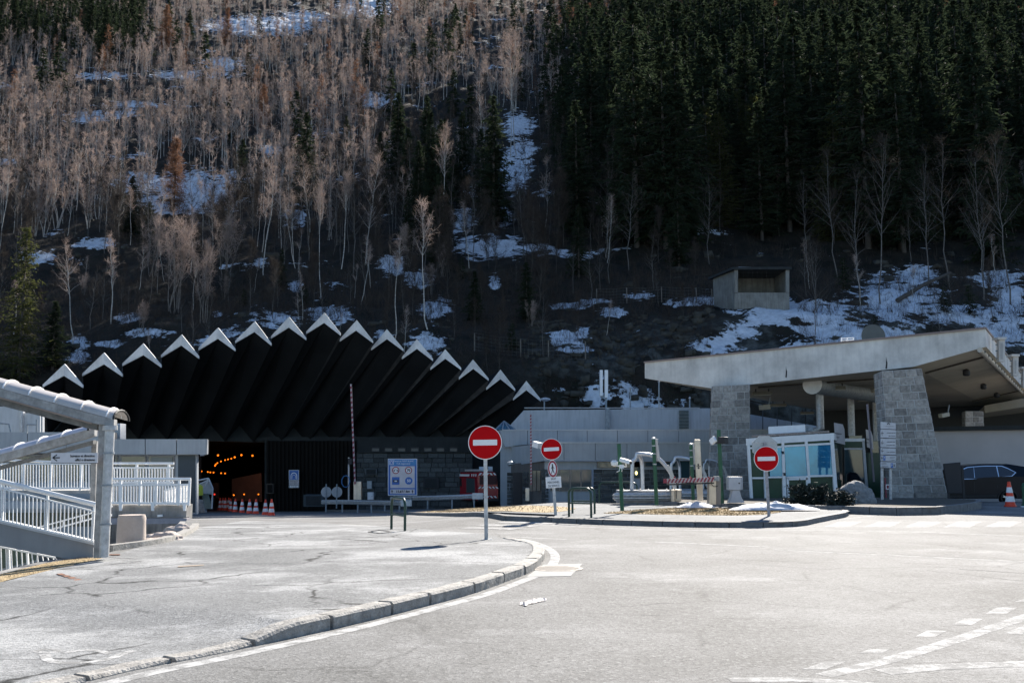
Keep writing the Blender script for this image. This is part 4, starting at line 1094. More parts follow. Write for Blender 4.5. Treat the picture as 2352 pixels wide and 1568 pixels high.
mb = MB(); mb.add([(a.x, Y1, zt), (b_.x, Y1, zt), (lane(b_.x, Y2), Y2, zt), (lane(a.x, Y2) - 8, Y2, zt)], [(0, 1, 2, 3)]); mb.add([(lane(a.x, Y2) - 8, Y2, zb), (lane(b_.x, Y2), Y2, zb), (lane(b_.x, Y2), Y2, zt), (lane(a.x, Y2) - 8, Y2, zt)], [(0, 1, 2, 3)])
mb.build('ceiling', M['walld'], tube_)
mb = MB(); mb.add([(a.x - 7, 95.5, -2.52), (b_.x + 1.5, 95.5, -2.52), (lane(b_.x, Y2) + 2, Y2, -2.52), (lane(a.x, Y2) - 14, Y2, -2.52)], [(0, 1, 2, 3)])
mb.build('tunnel_floor', M['concd'], tube_)
m_or = mat('sodium_lit_panel', (.16, .055, .025), .7, var=.2, scale=1.0)  # orange lamp light put into the colour of the tunnel wall
def z2c(x, y): return z2(x, y)
bay = MB(); P_ = [at(*z2c(1335, 1350), 97), at(*z2c(1540, 1358), 96), at(*z2c(1535, 1163), 96), at(*z2c(1335, 1205), 97)]
bay.hexa([P_[0], P_[1], P_[1] + Vector((0, .4, 0)), P_[0] + Vector((0, .4, 0))], [P_[3], P_[2], P_[2] + Vector((0, .4, 0)), P_[3] + Vector((0, .4, 0))])
o = bay.build('orange_lit_wall', m_or); tag(o, 'tall wall piece in the tunnel mouth with orange light in its colour', 'gate')
bay = MB(); P_ = [at(*z2c(1205, 1335), 101), at(*z2c(1245, 1335), 101), at(*z2c(1245, 1232), 101), at(*z2c(1205, 1232), 101)]
bay.hexa([P_[0], P_[1], P_[1] + Vector((0, .4, 0)), P_[0] + Vector((0, .4, 0))], [P_[3], P_[2], P_[2] + Vector((0, .4, 0)), P_[3] + Vector((0, .4, 0))])
o = bay.build('orange_lit_wall', m_or); tag(o, 'small dim wall piece with orange light in its colour, left of the tall one', 'gate')
lamps = [(1242, 1045), (1400, 1043), (1475, 1047), (1355, 1058), (1332, 1067), (1310, 1072), (1290, 1077), (1262, 1086), (1238, 1097), (1227, 1106), (1222, 1115), (1101, 1148), (1131, 1153), (1173, 1157), (1190, 1160), (1212, 1161), (1263, 1165), (1290, 1167)]
for i, (x, y) in enumerate(lamps):
    top = i < 11; Y = (92 + i * 5.5) if top else (100 + (i - 11) * 8); c, r = z2c(x, y); p = at(c, r, Y); s_ = Y / 2230 * (2.2 if top and i < 4 else 1.7)
    t = thing('tunnel_lamp', ('orange tunnel lamp in the curved upper row of lights' if top else 'orange tunnel lamp in the straight lower row of lights'), 'tunnel lamp', p, 0, 'upper row of tunnel lamps' if top else 'lower row of tunnel lamps')
    b = MB(); b.lathe([(0.02, -s_ * 1.1), (s_ * .7, -s_ * .7), (s_, 0), (s_ * .8, s_ * .5)], n=12, axis='Y'); b.build('lens', M['lampo'], t, world=False)
    b = MB(); b.box((0, s_ * .9, 0), (s_ * 2.2, s_ * .8, s_ * 1.5)); b.bar((0, s_ * .9, s_ * .7), (0, s_ * .9, s_ * 3), .05); b.build('housing', M['walld'], t, world=False)
redm = mat('red_signal_lamp', (1, .05, .02), .5, emit=(1, .04, .02), estr=.8)
for i, (x, y, lb) in enumerate([(1218, 1308, 'small red signal lamp low in the tunnel beside the grey stair rail'), (1348, 1313, 'leftmost small orange lamp along the foot of the tall orange lit wall'), (1418, 1308, 'middle small orange lamp along the foot of the tall orange lit wall'), (1515, 1308, 'rightmost small orange lamp along the foot of the tall orange lit wall')]):
    c, r = z2c(x, y); p = at(c, r, 94); b = MB(); b.lathe([(.02, -.08), (.06, -.04), (.07, .04), (.03, .07)], (0, 0, 0), 12, 'Y')
    t = thing('marker_lamp', lb, 'lamp', p); b.build('lens', redm if i == 0 else M['lampo'], t, world=False)
    b = MB(); b.tube([(0, .1, 0), (0, .1, -(p.z + 2.6))], .035, 6); b.build('post', M['walld'], t, world=False)
# real light from the sodium lamps
ld = bpy.data.lights.new('tunnel_glow', 'POINT'); ld.energy = 9; ld.color = (1, .42, .1); ld.shadow_soft_size = .4
lo_ = bpy.data.objects.new('tunnel_glow', ld); COL.objects.link(lo_); lo_.location = at(565, 1075, 92.5)
# portal fittings
def panel_thing(name, label, cat, c0, c1, r0, r1, Y, m, th=.15, edge=None, knob=True):
    p = at((c0 + c1) / 2, r1, Y); t = thing(name, label, cat, p)
    b = MB(); quadY(b, c0, c1, r0, r1, Y, th); b.build('body', m, t, bevel=.01)
    if edge:
        b = MB(); quadY(b, c0 + (c1 - c0) * .12, c1 - (c1 - c0) * .12, r0 + (r1 - r0) * .1, r1 - (r1 - r0) * .1, Y - .02, .03); b.build('door', edge, t)
        if knob:
            b = MB(); quadY(b, c1 - (c1 - c0) * .24, c1 - (c1 - c0) * .18, (r0 + r1) / 2, (r0 + r1) / 2 + 2, Y - .04, .03); b.build('lock', M['black'], t)
    return t
gy = mat('pale_grey_box', (.34, .36, .37), .5)
panel_thing('wall_cabinet', 'small pale cabinet hung on the dark stone wall left of the blue panel', 'cabinet', 843, 854, 1104, 1122, 87.3, gy, .3, mat('pale_grey_door', (.38, .4, .41), .5))
panel_thing('junction_box', 'white junction box on the ground left of the blue panel', 'box', 844, 857, 1130, 1147, 70, mat('white_box', (.62, .63, .64), .5), .4, mat('white_box_door', (.68, .69, .7), .5))
panel_thing('dark_shutter', 'black shutter in the dark stone wall between blue panel and red van', 'shutter', 972, 1008, 1097, 1121, 87.55, M['black'], .2, M['walld'], knob=False)
panel_thing('wall_ledge_box', 'long dark box high on the stone wall beside the raised barrier', 'box', 838, 866, 1076, 1090, 87.3, mat('dark_grey_box', (.075, .085, .09), .7), .5, M['walld'], knob=False)
panel_thing('skip_container', 'low dark container on the ground left of the guardrail', 'container', 697, 742, 1136, 1163, 72, mat('dark_blue_container', (.035, .05, .055), .7), 1.6, M['walld'], knob=False)
panel_thing('wall_cabinet', 'dark brown cabinet on the ribbed wall left of the small tunnel sign', 'cabinet', 612, 628, 1110, 1133, 87.2, mat('brown_cabinet', (.06, .045, .035), .7), .35, M['wallbrown'])
# ================================================================ OFFICE BUILDING ON THE LEFT
ob = thing('office_building', 'low grey office with a panelled roof band and large windows behind the white balconies', 'building', (-18, 52, -.5))
Yo = 52.0
mb = MB()
for c0, c1 in ((246, 333), (334, 405), (406, 474)): quadY(mb, c0 + .6, c1 - .6, 1008, 1043, Yo, .3)
a = at(474, 1008, Yo); b_ = at(474, 1043, Yo)
mb.hexa([(b_.x, Yo, b_.z), (b_.x + .02, Yo, b_.z), (b_.x - 3, Yo + 9, b_.z), (b_.x - 3.2, Yo + 9, b_.z)], [(a.x, Yo + .01, a.z), (a.x + .06, Yo + .01, a.z), (a.x - 3, Yo + 9, a.z), (a.x - 3.2, Yo + 9, a.z)])
for c0 in range(-382, 200, 89): quadY(mb, c0 + .6, c0 + 88, 992, 1040, Yo, .3)
mb.build('roof_band', M['panel'], ob)
mb = MB(); quadY(mb, -380, 474, 1009, 1042, Yo + .1, .4); quadY(mb, -380, 262, 993, 1039, Yo + .1, .4); mb.build('joint', M['seam'], ob)
mb = MB(); quadY(mb, -380, 404, 1043, 1240, Yo + 1.2, .3); quadY(mb, 404, 452, 1043, 1180, Yo + .5, .3); mb.build('wall', M['panel'], ob)
mb = MB(); quadY(mb, 409, 448, 1045, 1176, Yo + .45, .06); mb.build('dark_wall_panel', mat('dark_teal_panel', (.035, .05, .06), .6), ob)
for (c0, c1) in ((-120, -60), (-50, 10), (20, 80), (88, 140), (146, 200), (206, 262), (264, 270), (277, 335), (341, 400)):
    w = MB(); quadY(w, c0, c1, 1046, 1106, Yo + 1.1, .12); f = w.build('window', mat('window_frame_grey', (.30, .31, .32), .6), ob)
    w = MB(); quadY(w, c0 + 2, c1 - 2, 1048, 1104, Yo + 1.06, .03); w.build('pane', M['glass'], f)
w = MB(); quadY(w, 346, 396, 1049, 1068, Yo + 1.02, .02); w.build('blind', mat('pale_blind', (.22, .25, .25), .6), ob)
# upper tier with pipes at the far left
ut = thing('upper_wall', 'pale blue grey concrete wall with a pipe at the left edge behind the walkway roof', 'wall', (-30, 62, 0))
mb = MB(); quadY(mb, -300, 47, 933, 992, 62, .6); mb.build('wall', M['panel2'], ut); mb = MB(); quadY(mb, 53, 92, 948, 992, 62, .6); mb.build('low_wall', M['panel2'], ut)
mb = MB(); a = at(49, 940, 61.8); b_ = at(49, 996, 61.8); mb.tube([a, b_], .1, 8); mb.build('downpipe', M['galv'], ut)
mb = MB(); 
for q in ((62, 975), (84, 963), (96, 950)): mb.tube([at(q[0], 992, 61), at(q[0], q[1], 61)], .05, 6)
mb.tube([at(62, 975, 61), at(84, 975, 61)], .05, 6); mb.tube([at(0, 972, 61), at(20, 974, 61), at(24, 992, 61)], .05, 6)
mb.build('pipe', M['galvd'], ut)
panel_thing('roof_vent', 'small pale vent box on the office roof right of the downpipe column', 'vent', 261, 276, 972, 1008, 53, M['panel2'], .8, M['panel'], knob=False)
# ================================================================ RIGHT BUILDINGS
zc4 = lambda x, y: (1058.4 + x * .275, 823.2 + y * .275)
def q4(mb, x0, x1, y0, y1, Y, th=.3):
    c0, r0 = zc4(x0, y0); c1, r1 = zc4(x1, y1); return quadY(mb, c0, c1, r0, r1, Y, th)
uw = thing('rear_hall', 'long plain concrete hall wall with a louvred door behind the stone office', 'building', (15, 80, -1.6))
mb = MB()
p0 = at(1150, 1000, 80); p1 = at(1203, 942, 80); p2 = at(1640, 937, 80); p3 = at(1900, 968, 92); bz = -2.0
mb.add([(p0.x, 80, bz), (p1.x, 80, bz), (p2.x, 80, bz), (p2.x, 80, p2.z), (p1.x, 80, p1.z), (p0.x, 80, p0.z)], [(0, 1, 2, 3, 4, 5)])
mb.add([(p2.x, 80, bz), (p3.x, 95, bz), (p3.x, 95, p3.z - .3), (p2.x, 80, p2.z)], [(0, 1, 2, 3)])
mb.add([(p1.x, 80, p1.z), (p2.x, 80, p2.z), (p2.x, 84, p2.z + .1), (p1.x, 84, p1.z + .1)], [(0, 1, 2, 3)])
mb.build('wall', M['panel2'], uw)
mb = MB(); q4(mb, 530, 1996, 408, 414, 79.9, .3); mb.build('coping', mat('pale_coping', (.5, .5, .5), .7), uw)
w = MB(); q4(w, 1815, 1915, 425, 590, 79.85, .1); f = w.build('louvre_door', mat('pale_frame', (.42, .44, .45), .6), uw)
w = MB(); k = 432
while k < 585: q4(w, 1824, 1904, k, k + 7, 79.75, .08); k += 12
w.build('louvre', mat('teal_louvre', (.03, .075, .085), .5), f)
for xx in (1030, 1112, 1180, 1248):
    w = MB(); c, r = 1450.4 + xx * .3834, 0
for c in (1752, 1785, 1818, 1850): 
    w = MB(); d_ = 82.5; w.bar(at(c, 935, d_), at(c, 990, d_), .07, .05); w.build('joint', M['seam'], uw)
w = MB(); a = at(*zc4(1225, 415), 79.6); b_ = at(*zc4(1225, 592), 79.6); w.bar(a, b_, .35, .2); w.build('duct', M['galvd'], uw)
for cc, n_, hh in ((1470, 1178, 92), (1480, 1215, 92)):
    pass
fl = thing('flue_pair', 'two tall white square flues rising in front of the rock face', 'flue', at(1387, 940, 84))
for x0, x1, y1 in ((1163, 1186, 310), (1203, 1230, 325)):
    w = MB(); q4(w, x0, x1, 95, y1, 84, .6); w.build('flue', M['steelw'], fl)
w = MB(); q4(w, 1208, 1222, 325, 415, 84.1, .3); w.build('bracket', M['galvd'], fl)
w = MB(); q4(w, 1170, 1208, 300, 325, 84.2, .3); w.build('crossbar', M['galvd'], fl)
for (x, y0, y1, lb) in ((697, 345, 432, 'lamp post with a round head on the hall roof by the last roof tooth'), (1416, 250, 425, 'thin grey pole on the snow behind the hall roof'), (1655, 195, 420, 'thin striped pole under the left end of the concrete canopy'), (1912, 330, 412, 'short thin pole near the left stone pier')):
    p = at(*zc4(x, y1), 81); t = thing('pole', lb, 'pole', p); w = MB(); w.tube([p, at(*zc4(x, y0), 81)], .06, 8); w.build('shaft', M['galvd'], t)
    if x == 697:
        q = at(*zc4(x + 8, y0), 81); w = MB(); w.lathe([(.1, -.12), (.45, 0), (.4, .12), (.1, .2)], tuple(q), 14); w.build('lamp_head', M['galv'], t)
    else:
        w = MB(); q = at(*zc4(x, y0), 81); w.lathe([(.09, -.05), (.11, .03), (.02, .12)], tuple(q), 8); w.build('cap', M['galv'], t)
st = thing('stone_office', 'long stone and panel office with two grey bands above its windows', 'building', (6, 62, -1))
Ym = 70.0
mb = MB()
c0, r0 = zc4(352, 596); c1, r1 = zc4(372, 738)
A0, A1 = at(c0 - 4, r0, Ym), at(c1, r1, Ym); E = at(1750, r0, Ym); E2 = at(1750, 1026, Ym)
xs = [(325 if i == 0 else 0) or v for i, v in enumerate((325, 557, 807, 1056, 1308, 1562, 1820, 2080, 2340, 2600))]
for x0, x1 in zip(xs, xs[1:]):
    cA, rA = zc4(x0, 597); cB, rB = zc4(x1, 738)
    if x0 == 325:
        p = [at(cA, rA, Ym), at(cB - .5, rA, Ym), at(cB - .5, rB, Ym), at(cA + 12, rB, Ym)]
    else: p = [at(cA + .5, rA, Ym), at(cB - .5, rA, Ym), at(cB - .5, rB, Ym), at(cA + .5, rB, Ym)]
    t_ = Vector((0, .3, 0)); mb.hexa([p[3], p[2], p[2] + t_, p[3] + t_], [p[0], p[1], p[1] + t_, p[0] + t_])
pa, pb = at(*zc4(325, 597), Ym), at(*zc4(370, 738), Ym)
mb.add([pa, pb, pb + Vector((-2.2, 9, 0)), pa + Vector((-2.2, 9, 0))], [(0, 1, 2, 3)])
mb.build('upper_roof_band', M['panel'], st)
mb = MB(); quadY(mb, 1158, 1790, 988, 1025, Ym + .08, .3); quadY(mb, 1249, 1790, 1018, 1056, 62.08, .3); mb.build('joint', M['seam'], st)
Yl = 62.0; mb = MB(); xs = [690, 862, 1124, 1388, 1650, 1912, 2180, 2440, 2700]
for x0, x1 in zip(xs, xs[1:]):
    cA, rA = zc4(x0, 706); cB, rB = zc4(x1, 853); mb_ = quadY(mb, cA + .5, cB - .5, rA, rB, Yl, .3)
# side return in shadow
pa, pb = at(*zc4(690, 706), Yl), at(*zc4(700, 853), Yl); qa, qb = at(*zc4(405, 740), Yl + 9), at(*zc4(415, 898), Yl + 9)
mb.add([pa, pb, qb, qa], [(0, 1, 2, 3)])
pa2 = at(*zc4(690, 706), Yl); zt_ = pa2.z
mb.add([pa2, (E.x, Yl, zt_), (E.x, Yl + 8, zt_), (qa.x, Yl + 9, zt_)], [(0, 1, 2, 3)])
mb.build('lower_roof_band', M['panel'], st)
mb = MB(); q4(mb, 680, 2600, 697, 706, Yl - .05, .3); q4(mb, 345, 2600, 592, 598, Ym - .05, .3); mb.build('edge_trim', mat('trim_metal', (.45, .46, .47), .5, .3), st)
for nm_, q_ in (('lintel_wall', (700, 1135, 858, 922, Yl + .5)), ('sill_wall', (740, 1105, 1105, 1225, Yl + .5)), ('wall', (1135, 2700, 858, 1225, Yl + .6)), ('recessed_wall', (330, 700, 738, 1225, Yl + 8.5))):
    mb = MB(); q4(mb, *q_, .4); mb.build(nm_, M['panel'], st)
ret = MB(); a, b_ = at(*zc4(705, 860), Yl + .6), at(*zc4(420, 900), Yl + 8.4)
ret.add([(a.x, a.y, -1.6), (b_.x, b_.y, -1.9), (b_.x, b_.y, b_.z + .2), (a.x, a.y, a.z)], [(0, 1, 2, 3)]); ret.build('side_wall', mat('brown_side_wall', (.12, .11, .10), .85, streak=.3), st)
rs_ = random.Random(18); mb = MB()
masonry(mb, at(*zc4(1108, 1225), Yl + .55), at(*zc4(2700, 1225), Yl + .55), at(*zc4(2700, 925), Yl + .55), at(*zc4(1108, 925), Yl + .55), 9, .75, .04, rs_)
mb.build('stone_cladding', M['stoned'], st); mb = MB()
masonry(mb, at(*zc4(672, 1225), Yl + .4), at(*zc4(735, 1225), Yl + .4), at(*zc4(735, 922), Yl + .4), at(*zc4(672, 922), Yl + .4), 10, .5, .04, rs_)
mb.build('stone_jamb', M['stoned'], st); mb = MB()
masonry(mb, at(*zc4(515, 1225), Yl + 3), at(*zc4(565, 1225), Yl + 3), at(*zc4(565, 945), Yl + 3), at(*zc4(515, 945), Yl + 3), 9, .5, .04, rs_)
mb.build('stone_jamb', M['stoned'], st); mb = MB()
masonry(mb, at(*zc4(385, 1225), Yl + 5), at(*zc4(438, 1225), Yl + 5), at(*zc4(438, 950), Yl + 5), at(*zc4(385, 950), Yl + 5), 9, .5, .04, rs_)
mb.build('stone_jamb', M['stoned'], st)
mb = MB(); q4(mb, 1108, 2700, 918, 924, Yl + .4, .2); mb.build('stone_sill_course', mat('pale_sill', (.4, .4, .4), .7), st)
w = MB(); q4(w, 438, 515, 950, 1225, Yl + 3.6, .1); w.build('door', M['black'], st)
w = MB(); q4(w, 570, 668, 930, 1110, Yl + 1.6, .1); f = w.build('window', mat('dark_frame', (.05, .05, .05), .5), st)
w = MB(); q4(w, 575, 595, 935, 1105, Yl + 1.5, .05); q4(w, 600, 630, 935, 1105, Yl + 1.5, .05); q4(w, 636, 664, 935, 1105, Yl + 1.5, .05); w.build('pane', M['glass'], f)
fr_m = mat('bronze_window_frame', (.28, .24, .20), .5)
for x0, x1, y0, y1 in ((745, 826, 925, 1106), (826, 915, 925, 1106), (915, 1004, 925, 1106), (1004, 1092, 925, 1106), (1140, 1500, 858, 912), (1430, 1502, 858, 1000), (1535, 1800, 858, 905), (1828, 1915, 850, 1000)):
    w = MB(); q4(w, x0, x1, y0, y1, Yl + .42, .1); f = w.build('window', fr_m, st)
    w = MB(); q4(w, x0 + 6, x1 - 6, y0 + 6, y1 - 6, Yl + .38, .04); w.build('pane', M['glass'], f)
w = MB(); q4(w, 1502 - 70, 1498, 1000, 1095, Yl + .45, .1); w.build('spandrel', M['panel'], st)
# glowing bead painted in for a lamp reflection in the office window
w = MB(); c, r = zc4(1466, 955); p = at(c, r, Yl + .3); w.lathe([(.02, -.12), (.07, -.06), (.08, .03), (.03, .12)], tuple(p), 10); o = w.build('lamp_reflection', mat('warm_reflection_glow', (1, .8, .3), .5, emit=(1, .8, .3), estr=1.2)); tag(o, 'warm glowing bead for a lamp reflected in the tall slit window of the stone office', 'lamp')
cam2 = thing('security_camera', 'white camera on the corner of the lower grey band behind the second no entry sign', 'camera', at(*zc4(650, 725), 61))
w = MB(); w.bar(at(*zc4(615, 712), 61), at(*zc4(662, 728), 60.6), .35, .35); w.build('housing', M['steelw'], cam2); w = MB(); w.bar(at(*zc4(655, 705), 61), at(*zc4(690, 700), 62), .08); w.build('arm', M['galvd'], cam2)
lp2 = thing('wall_lamp', 'round wall lamp on the dark side wall right of the red van', 'lamp', at(*zc4(418, 878), 66))
w = MB(); w.lathe([(.05, -.15), (.28, -.05), (.28, .1), (.05, .2)], tuple(at(*zc4(418, 878), 66)), 12); w.build('globe', M['galvd'], lp2); w = MB(); w.bar(at(*zc4(405, 878), 66.3), at(*zc4(402, 900), 67), .06); w.build('bracket', M['galvd'], lp2)
gl = thing('glass_rooflight', 'blue glass rooflight between the last roof tooth and the grey band', 'rooflight', at(1155, 985, 76))
w = MB(); w.add([at(*zc4(290, 592), 74), at(*zc4(455, 592), 74), at(*zc4(362, 525), 78)], [(0, 1, 2)]); w.build('glass', mat('pale_blue_glass', (.10, .25, .34), .15), gl)
for t_ in (0, .35, .7, 1):
    w = MB(); w.bar(at(*zc4(290 + 165 * t_, 592), 73.9), at(*zc4(362, 523), 77.9), .08); w.build('glazing_bar', M['galvd'], gl)
# ================================================================ CANOPY AND PIERS
def P3(c, r, Y): return at(c, r, Y)
can = thing('toll_canopy', 'huge flat pale concrete canopy resting on the two stone piers', 'canopy', (18, 50, 5))
FL, FR = at(1481, 833, 54.7), at(2263, 755, 41.0)
ztop = (FL.z + FR.z) / 2
fx = lambda t: Vector((FL.x + (FR.x - FL.x) * t, 54.7 + (41.0 - 54.7) * t, 0))
def fsolve(c, r):   # point on the front plane seen at a picture position
    d = ray(c, r); o_ = Vector((0, 0, EYE)); n_ = Vector((41 - 54.7, -(FR.x - FL.x), 0)); t = (Vector((FL.x, 54.7, EYE)) - o_).dot(n_) / d.dot(n_); return o_ + d * t
TL, TR, BR, B2, B1, BLc = [fsolve(*q) for q in ((1481, 833), (2263, 755), (2265, 796), (2098, 842), (1637, 892), (1481, 868.5))]
back = Vector((.508, .861, 0)); LEN = 42.0; LENR = 60.0
def bk(p, L_): return p + back * L_
mb = MB(); TRb, TLb = bk(TR, LEN), bk(TL, LEN)
mb.add([TL, TR, BR, B2, B1, BLc], [(0, 1, 2, 3, 4, 5)])
mb.add([TR, bk(TR, LEN), bk(BR, LEN), BR], [(0, 1, 2, 3)])
mb.add([TL, BLc, bk(BLc, LEN), bk(TL, LEN)], [(0, 1, 2, 3)])
mb.add([TL, bk(TL, LEN), bk(TR, LEN), TR], [(0, 1, 2, 3)])
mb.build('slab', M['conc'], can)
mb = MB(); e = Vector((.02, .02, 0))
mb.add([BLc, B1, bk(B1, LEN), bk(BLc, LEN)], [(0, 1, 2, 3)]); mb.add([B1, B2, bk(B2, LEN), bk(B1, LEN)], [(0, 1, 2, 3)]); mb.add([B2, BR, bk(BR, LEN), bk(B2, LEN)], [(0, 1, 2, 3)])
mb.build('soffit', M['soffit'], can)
mb = MB(); fo = Vector((-.35, -.5, 0)).normalized() * .05
mb.bar(TL + fo + Vector((0, 0, .03)), TR + fo + Vector((0, 0, .03)), .12, .07); mb.bar(TR + fo + Vector((0, 0, .03)), bk(TR, 42) + Vector((.05, 0, .03)), .12, .07); mb.build('roof_flashing', mat('brown_flashing', (.25, .19, .17), .6), can)
for (c, r0, r1) in ((1805.5, 839, 867), (2035.5, 818, 847)):
    mb = MB(); a, b_ = fsolve(c, r0), fsolve(c, r1); n_ = Vector((-.35, -.32, 0)).normalized() * .01
    a += n_; b_ += n_
    mb.add([a, a + Vector((.01, -.01, -.2)), a + Vector((.035, -.035, -.3)), b_ + Vector((.03, -.03, 0)), b_ + Vector((-.025, .025, .02)), a + Vector((-.02, .02, -.35))], [(0, 1, 2, 3, 4, 5)]); mb.build('drip_stain', M['black'], can)
# dotted cable line and lamps under the soffit
def soff(c, r, L0=None):
    """point on the middle soffit plane at a picture position"""
    d = ray(c, r); n_ = (B2 - B1).cross(back); t = (B1 - Vector((0, 0, EYE))).dot(n_) / d.dot(n_); return Vector((0, 0, EYE)) + d * t
def soffr(c, r):
    d = ray(c, r); n_ = (BR - B2).cross(back); t = (B2 - Vector((0, 0, EYE))).dot(n_) / d.dot(n_); return Vector((0, 0, EYE)) + d * t
z6 = lambda x, y: (1450.4 + x * .3834, 705.6 + y * .3834)
dn = Vector((0, 0, -.05))
for pa_, pb_, rr_ in ((soff(*z6(760, 474)), soff(*z6(1500, 421)), .04), (soffr(*z6(1760, 388)), soffr(*z6(2110, 292)), .04), (soff(*z6(705, 552)), soff(*z6(860, 590)), .03), (soffr(*z6(2040, 558)), soffr(*z6(2340, 492)), .03)):
    mb = MB(); mb.tube([pa_ + dn, pb_ + dn], rr_, 6); mb.build('cable', M['barkd'], can)
rp0, rp1 = BR + back * .3 + Vector((-.35, -.1, -.12)), bk(BR, 30) + Vector((-.35, -.1, -.12))
mb = MB(); mb.tube([rp0, rp1], .11, 10); mb.build('edge_pipe', mat('pale_pipe', (.45, .41, .34), .5), can)
mb = MB(); 
for k in range(16):
    q = rp0.lerp(rp1, (k + .5) / 16); mb.lathe([(.15, -.04), (.15, .04)], tuple(q), 10)
mb.build('pipe_clip', M['black'], can)
for (x, y, lb) in ((783, 502, 'left front'), (1222, 468, 'middle front'), (880, 575, 'second row left'), (1052, 625, 'third row left'), (1400, 542, 'right front'), (1195, 660, 'deepest')):
    p = soff(*z6(x, y - 14)); t = thing('canopy_lamp', f'flat box lamp under the concrete canopy, the {lb} one of the six', 'lamp', p, 0, 'box lamps under the concrete canopy')
    b = MB(); b.box((p.x, p.y, p.z - .25), (1.0, .35, .16), -.35); b.build('housing', mat('lamp_housing', (.16, .15, .12), .6), t, bevel=.02)
    b = MB(); b.box((p.x, p.y, p.z - .345), (.9, .28, .03), -.35); b.build('diffuser', mat('lamp_diffuser', (.4, .38, .32), .3), t)
    b = MB(); b.bar((p.x - .35, p.y, p.z), (p.x - .35, p.y, p.z - .22), .05); b.bar((p.x + .35, p.y, p.z), (p.x + .35, p.y, p.z - .22), .05); b.build('hanger', M['black'], t)
for (x, y, lb) in ((2005, 377, 'front'), (2108, 463, 'second'), (2187, 518, 'third'), (2268, 560, 'rearmost')):
    p = soffr(*z6(x, y - 8)); t = thing('spotlight', f'small black spotlight under the right wing of the canopy, the {lb} of four', 'spotlight', p, 0, 'spotlights under the right canopy wing')
    b = MB(); b.lathe([(.1, -.35), (.17, -.3), (.17, -.08), (.06, 0)], tuple(p), 12); b.build('body', M['black'], t); b = MB(); b.tube([p, p + Vector((-.7, .2, .02))], .02, 6); b.build('cable', M['black'], t)
def cctv(name_lb, x, y, x2, y2, fn, s_=.24):
    p = fn(*z6(x, y)); d_ = p.y; t = thing('security_camera', name_lb, 'camera', p)
    Yc = min(d_, 52) ; a, b_ = at(*z6(x, y), Yc), at(*z6(x2, y2), Yc - .3); t.location = a
    m_ = MB(); m_.bar(a, b_, s_, s_ * .9); m_.build('housing', mat('cream_camera', (.38, .35, .28), .5), t, bevel=.02)
    m_ = MB(); m_.bar(a + Vector((0, 0, .05)), a + Vector((.15, .1, .5)), .05); m_.build('bracket', M['galvd'], t)
cctv('beige camera on the front face of the right stone pier', 1490, 485, 1445, 500, soff); cctv('dark camera hanging inside right of the left stone pier', 820, 595, 775, 600, soff, .3); cctv('pale camera on the shaded wall right of the right stone pier', 1895, 640, 1850, 650, soff)
# big round duct with three down pipes
p0 = at(*z6(1083, 461), 49); dk = thing('ventilation_duct', 'big round grey duct under the canopy with pipes dropping to the booths', 'duct', (p0.x, p0.y, 3))
dd = Vector((.62, .78, 0)); p1 = p0 + dd * 11
mb = MB(); mb.tube([p0, p1], .47, 20); mb.build('main_duct', M['galvd'], dk, smooth=True)
mb = MB(); mb.tube([p0 - dd * .02, p0 + dd * .04], .5, 20); mb.build('end_cap', mat('pale_cap', (.6, .59, .57), .5), dk)
for (x, y0, y1, Yd) in ((1127, 495, 725, 50.5), (1314, 565, 770, 57), (1463, 610, 800, 64)):
    a = at(*z6(x, y0), Yd); b_ = at(*z6(x + 5, y1), Yd); a.z += .5
    m_ = MB(); m_.tube([a, b_, b_ + Vector((-.7, 0, -.25)), b_ + Vector((-1.6, 0, -.25))] if x == 1127 else [a, b_], .2, 12); m_.build('down_pipe', M['galv'], dk, smooth=True)
# piers
def pier(label, bl, br, tl, tr, depth, courses, seed, taper=.35):
    bl, br, tl, tr = map(Vector, (bl, br, tl, tr)); t = thing('stone_pier', label, 'pier', ((bl.x + br.x) / 2, bl.y, min(bl.z, br.z)))
    back_ = Vector((.35, depth, 0)) if True else 0
    b2, b3 = br + back_ * 1.0, bl + back_ * 1.0; t2, t3 = tr + back_ * .85 + Vector((0, .1, 0)), tl + back_ * .85 + Vector((0, .1, 0))
    c = MB(); c.hexa([bl, br, b2, b3], [tl, tr, t2, t3]); c.build('core', M['mortar'], t)
    m_ = MB(); rn_ = random.Random(seed)
    masonry(m_, bl, br, tr, tl, courses, .58, .03, rn_, .010); masonry(m_, br, b2, t2, tr, courses, .55, .03, rn_, .016); masonry(m_, b3, bl, tl, t3, courses, .55, .03, rn_, .016)
    m_.build('granite_blocks', M['stone'], t)
    return t
def ex(p, z): p = Vector(p); p.z = z; return p
l0 = at(1626, 1160, 49.5); l1 = at(1724, 1160, 49.5); l2 = at(1637, 886, 49.5); l3 = at(1721, 882, 49.5)
pier('left granite block pier tapering upward under the canopy beside the lowered barrier', l0, l1, l2, l3, 1.9, 16, 4)
r0 = at(2049, 1149, 43); r1 = at(2178, 1149, 43); r2 = at(2026, 852, 43); r3 = at(2116, 846, 43)
rp = pier('right granite block pier leaning outward behind the white direction signpost', r0, r1, r2, r3, 2.0, 17, 7)
m_ = MB(); a0 = at(2045, 1158, 42.8); a1 = at(2182, 1158, 42.8); b0 = at(2047, 1130, 42.8); b1 = at(2176, 1130, 42.8)
masonry(m_, a0, a1, b1, b0, 2, 1.3, .12, random.Random(2), .01); m_.build('plinth', M['stone'], rp)
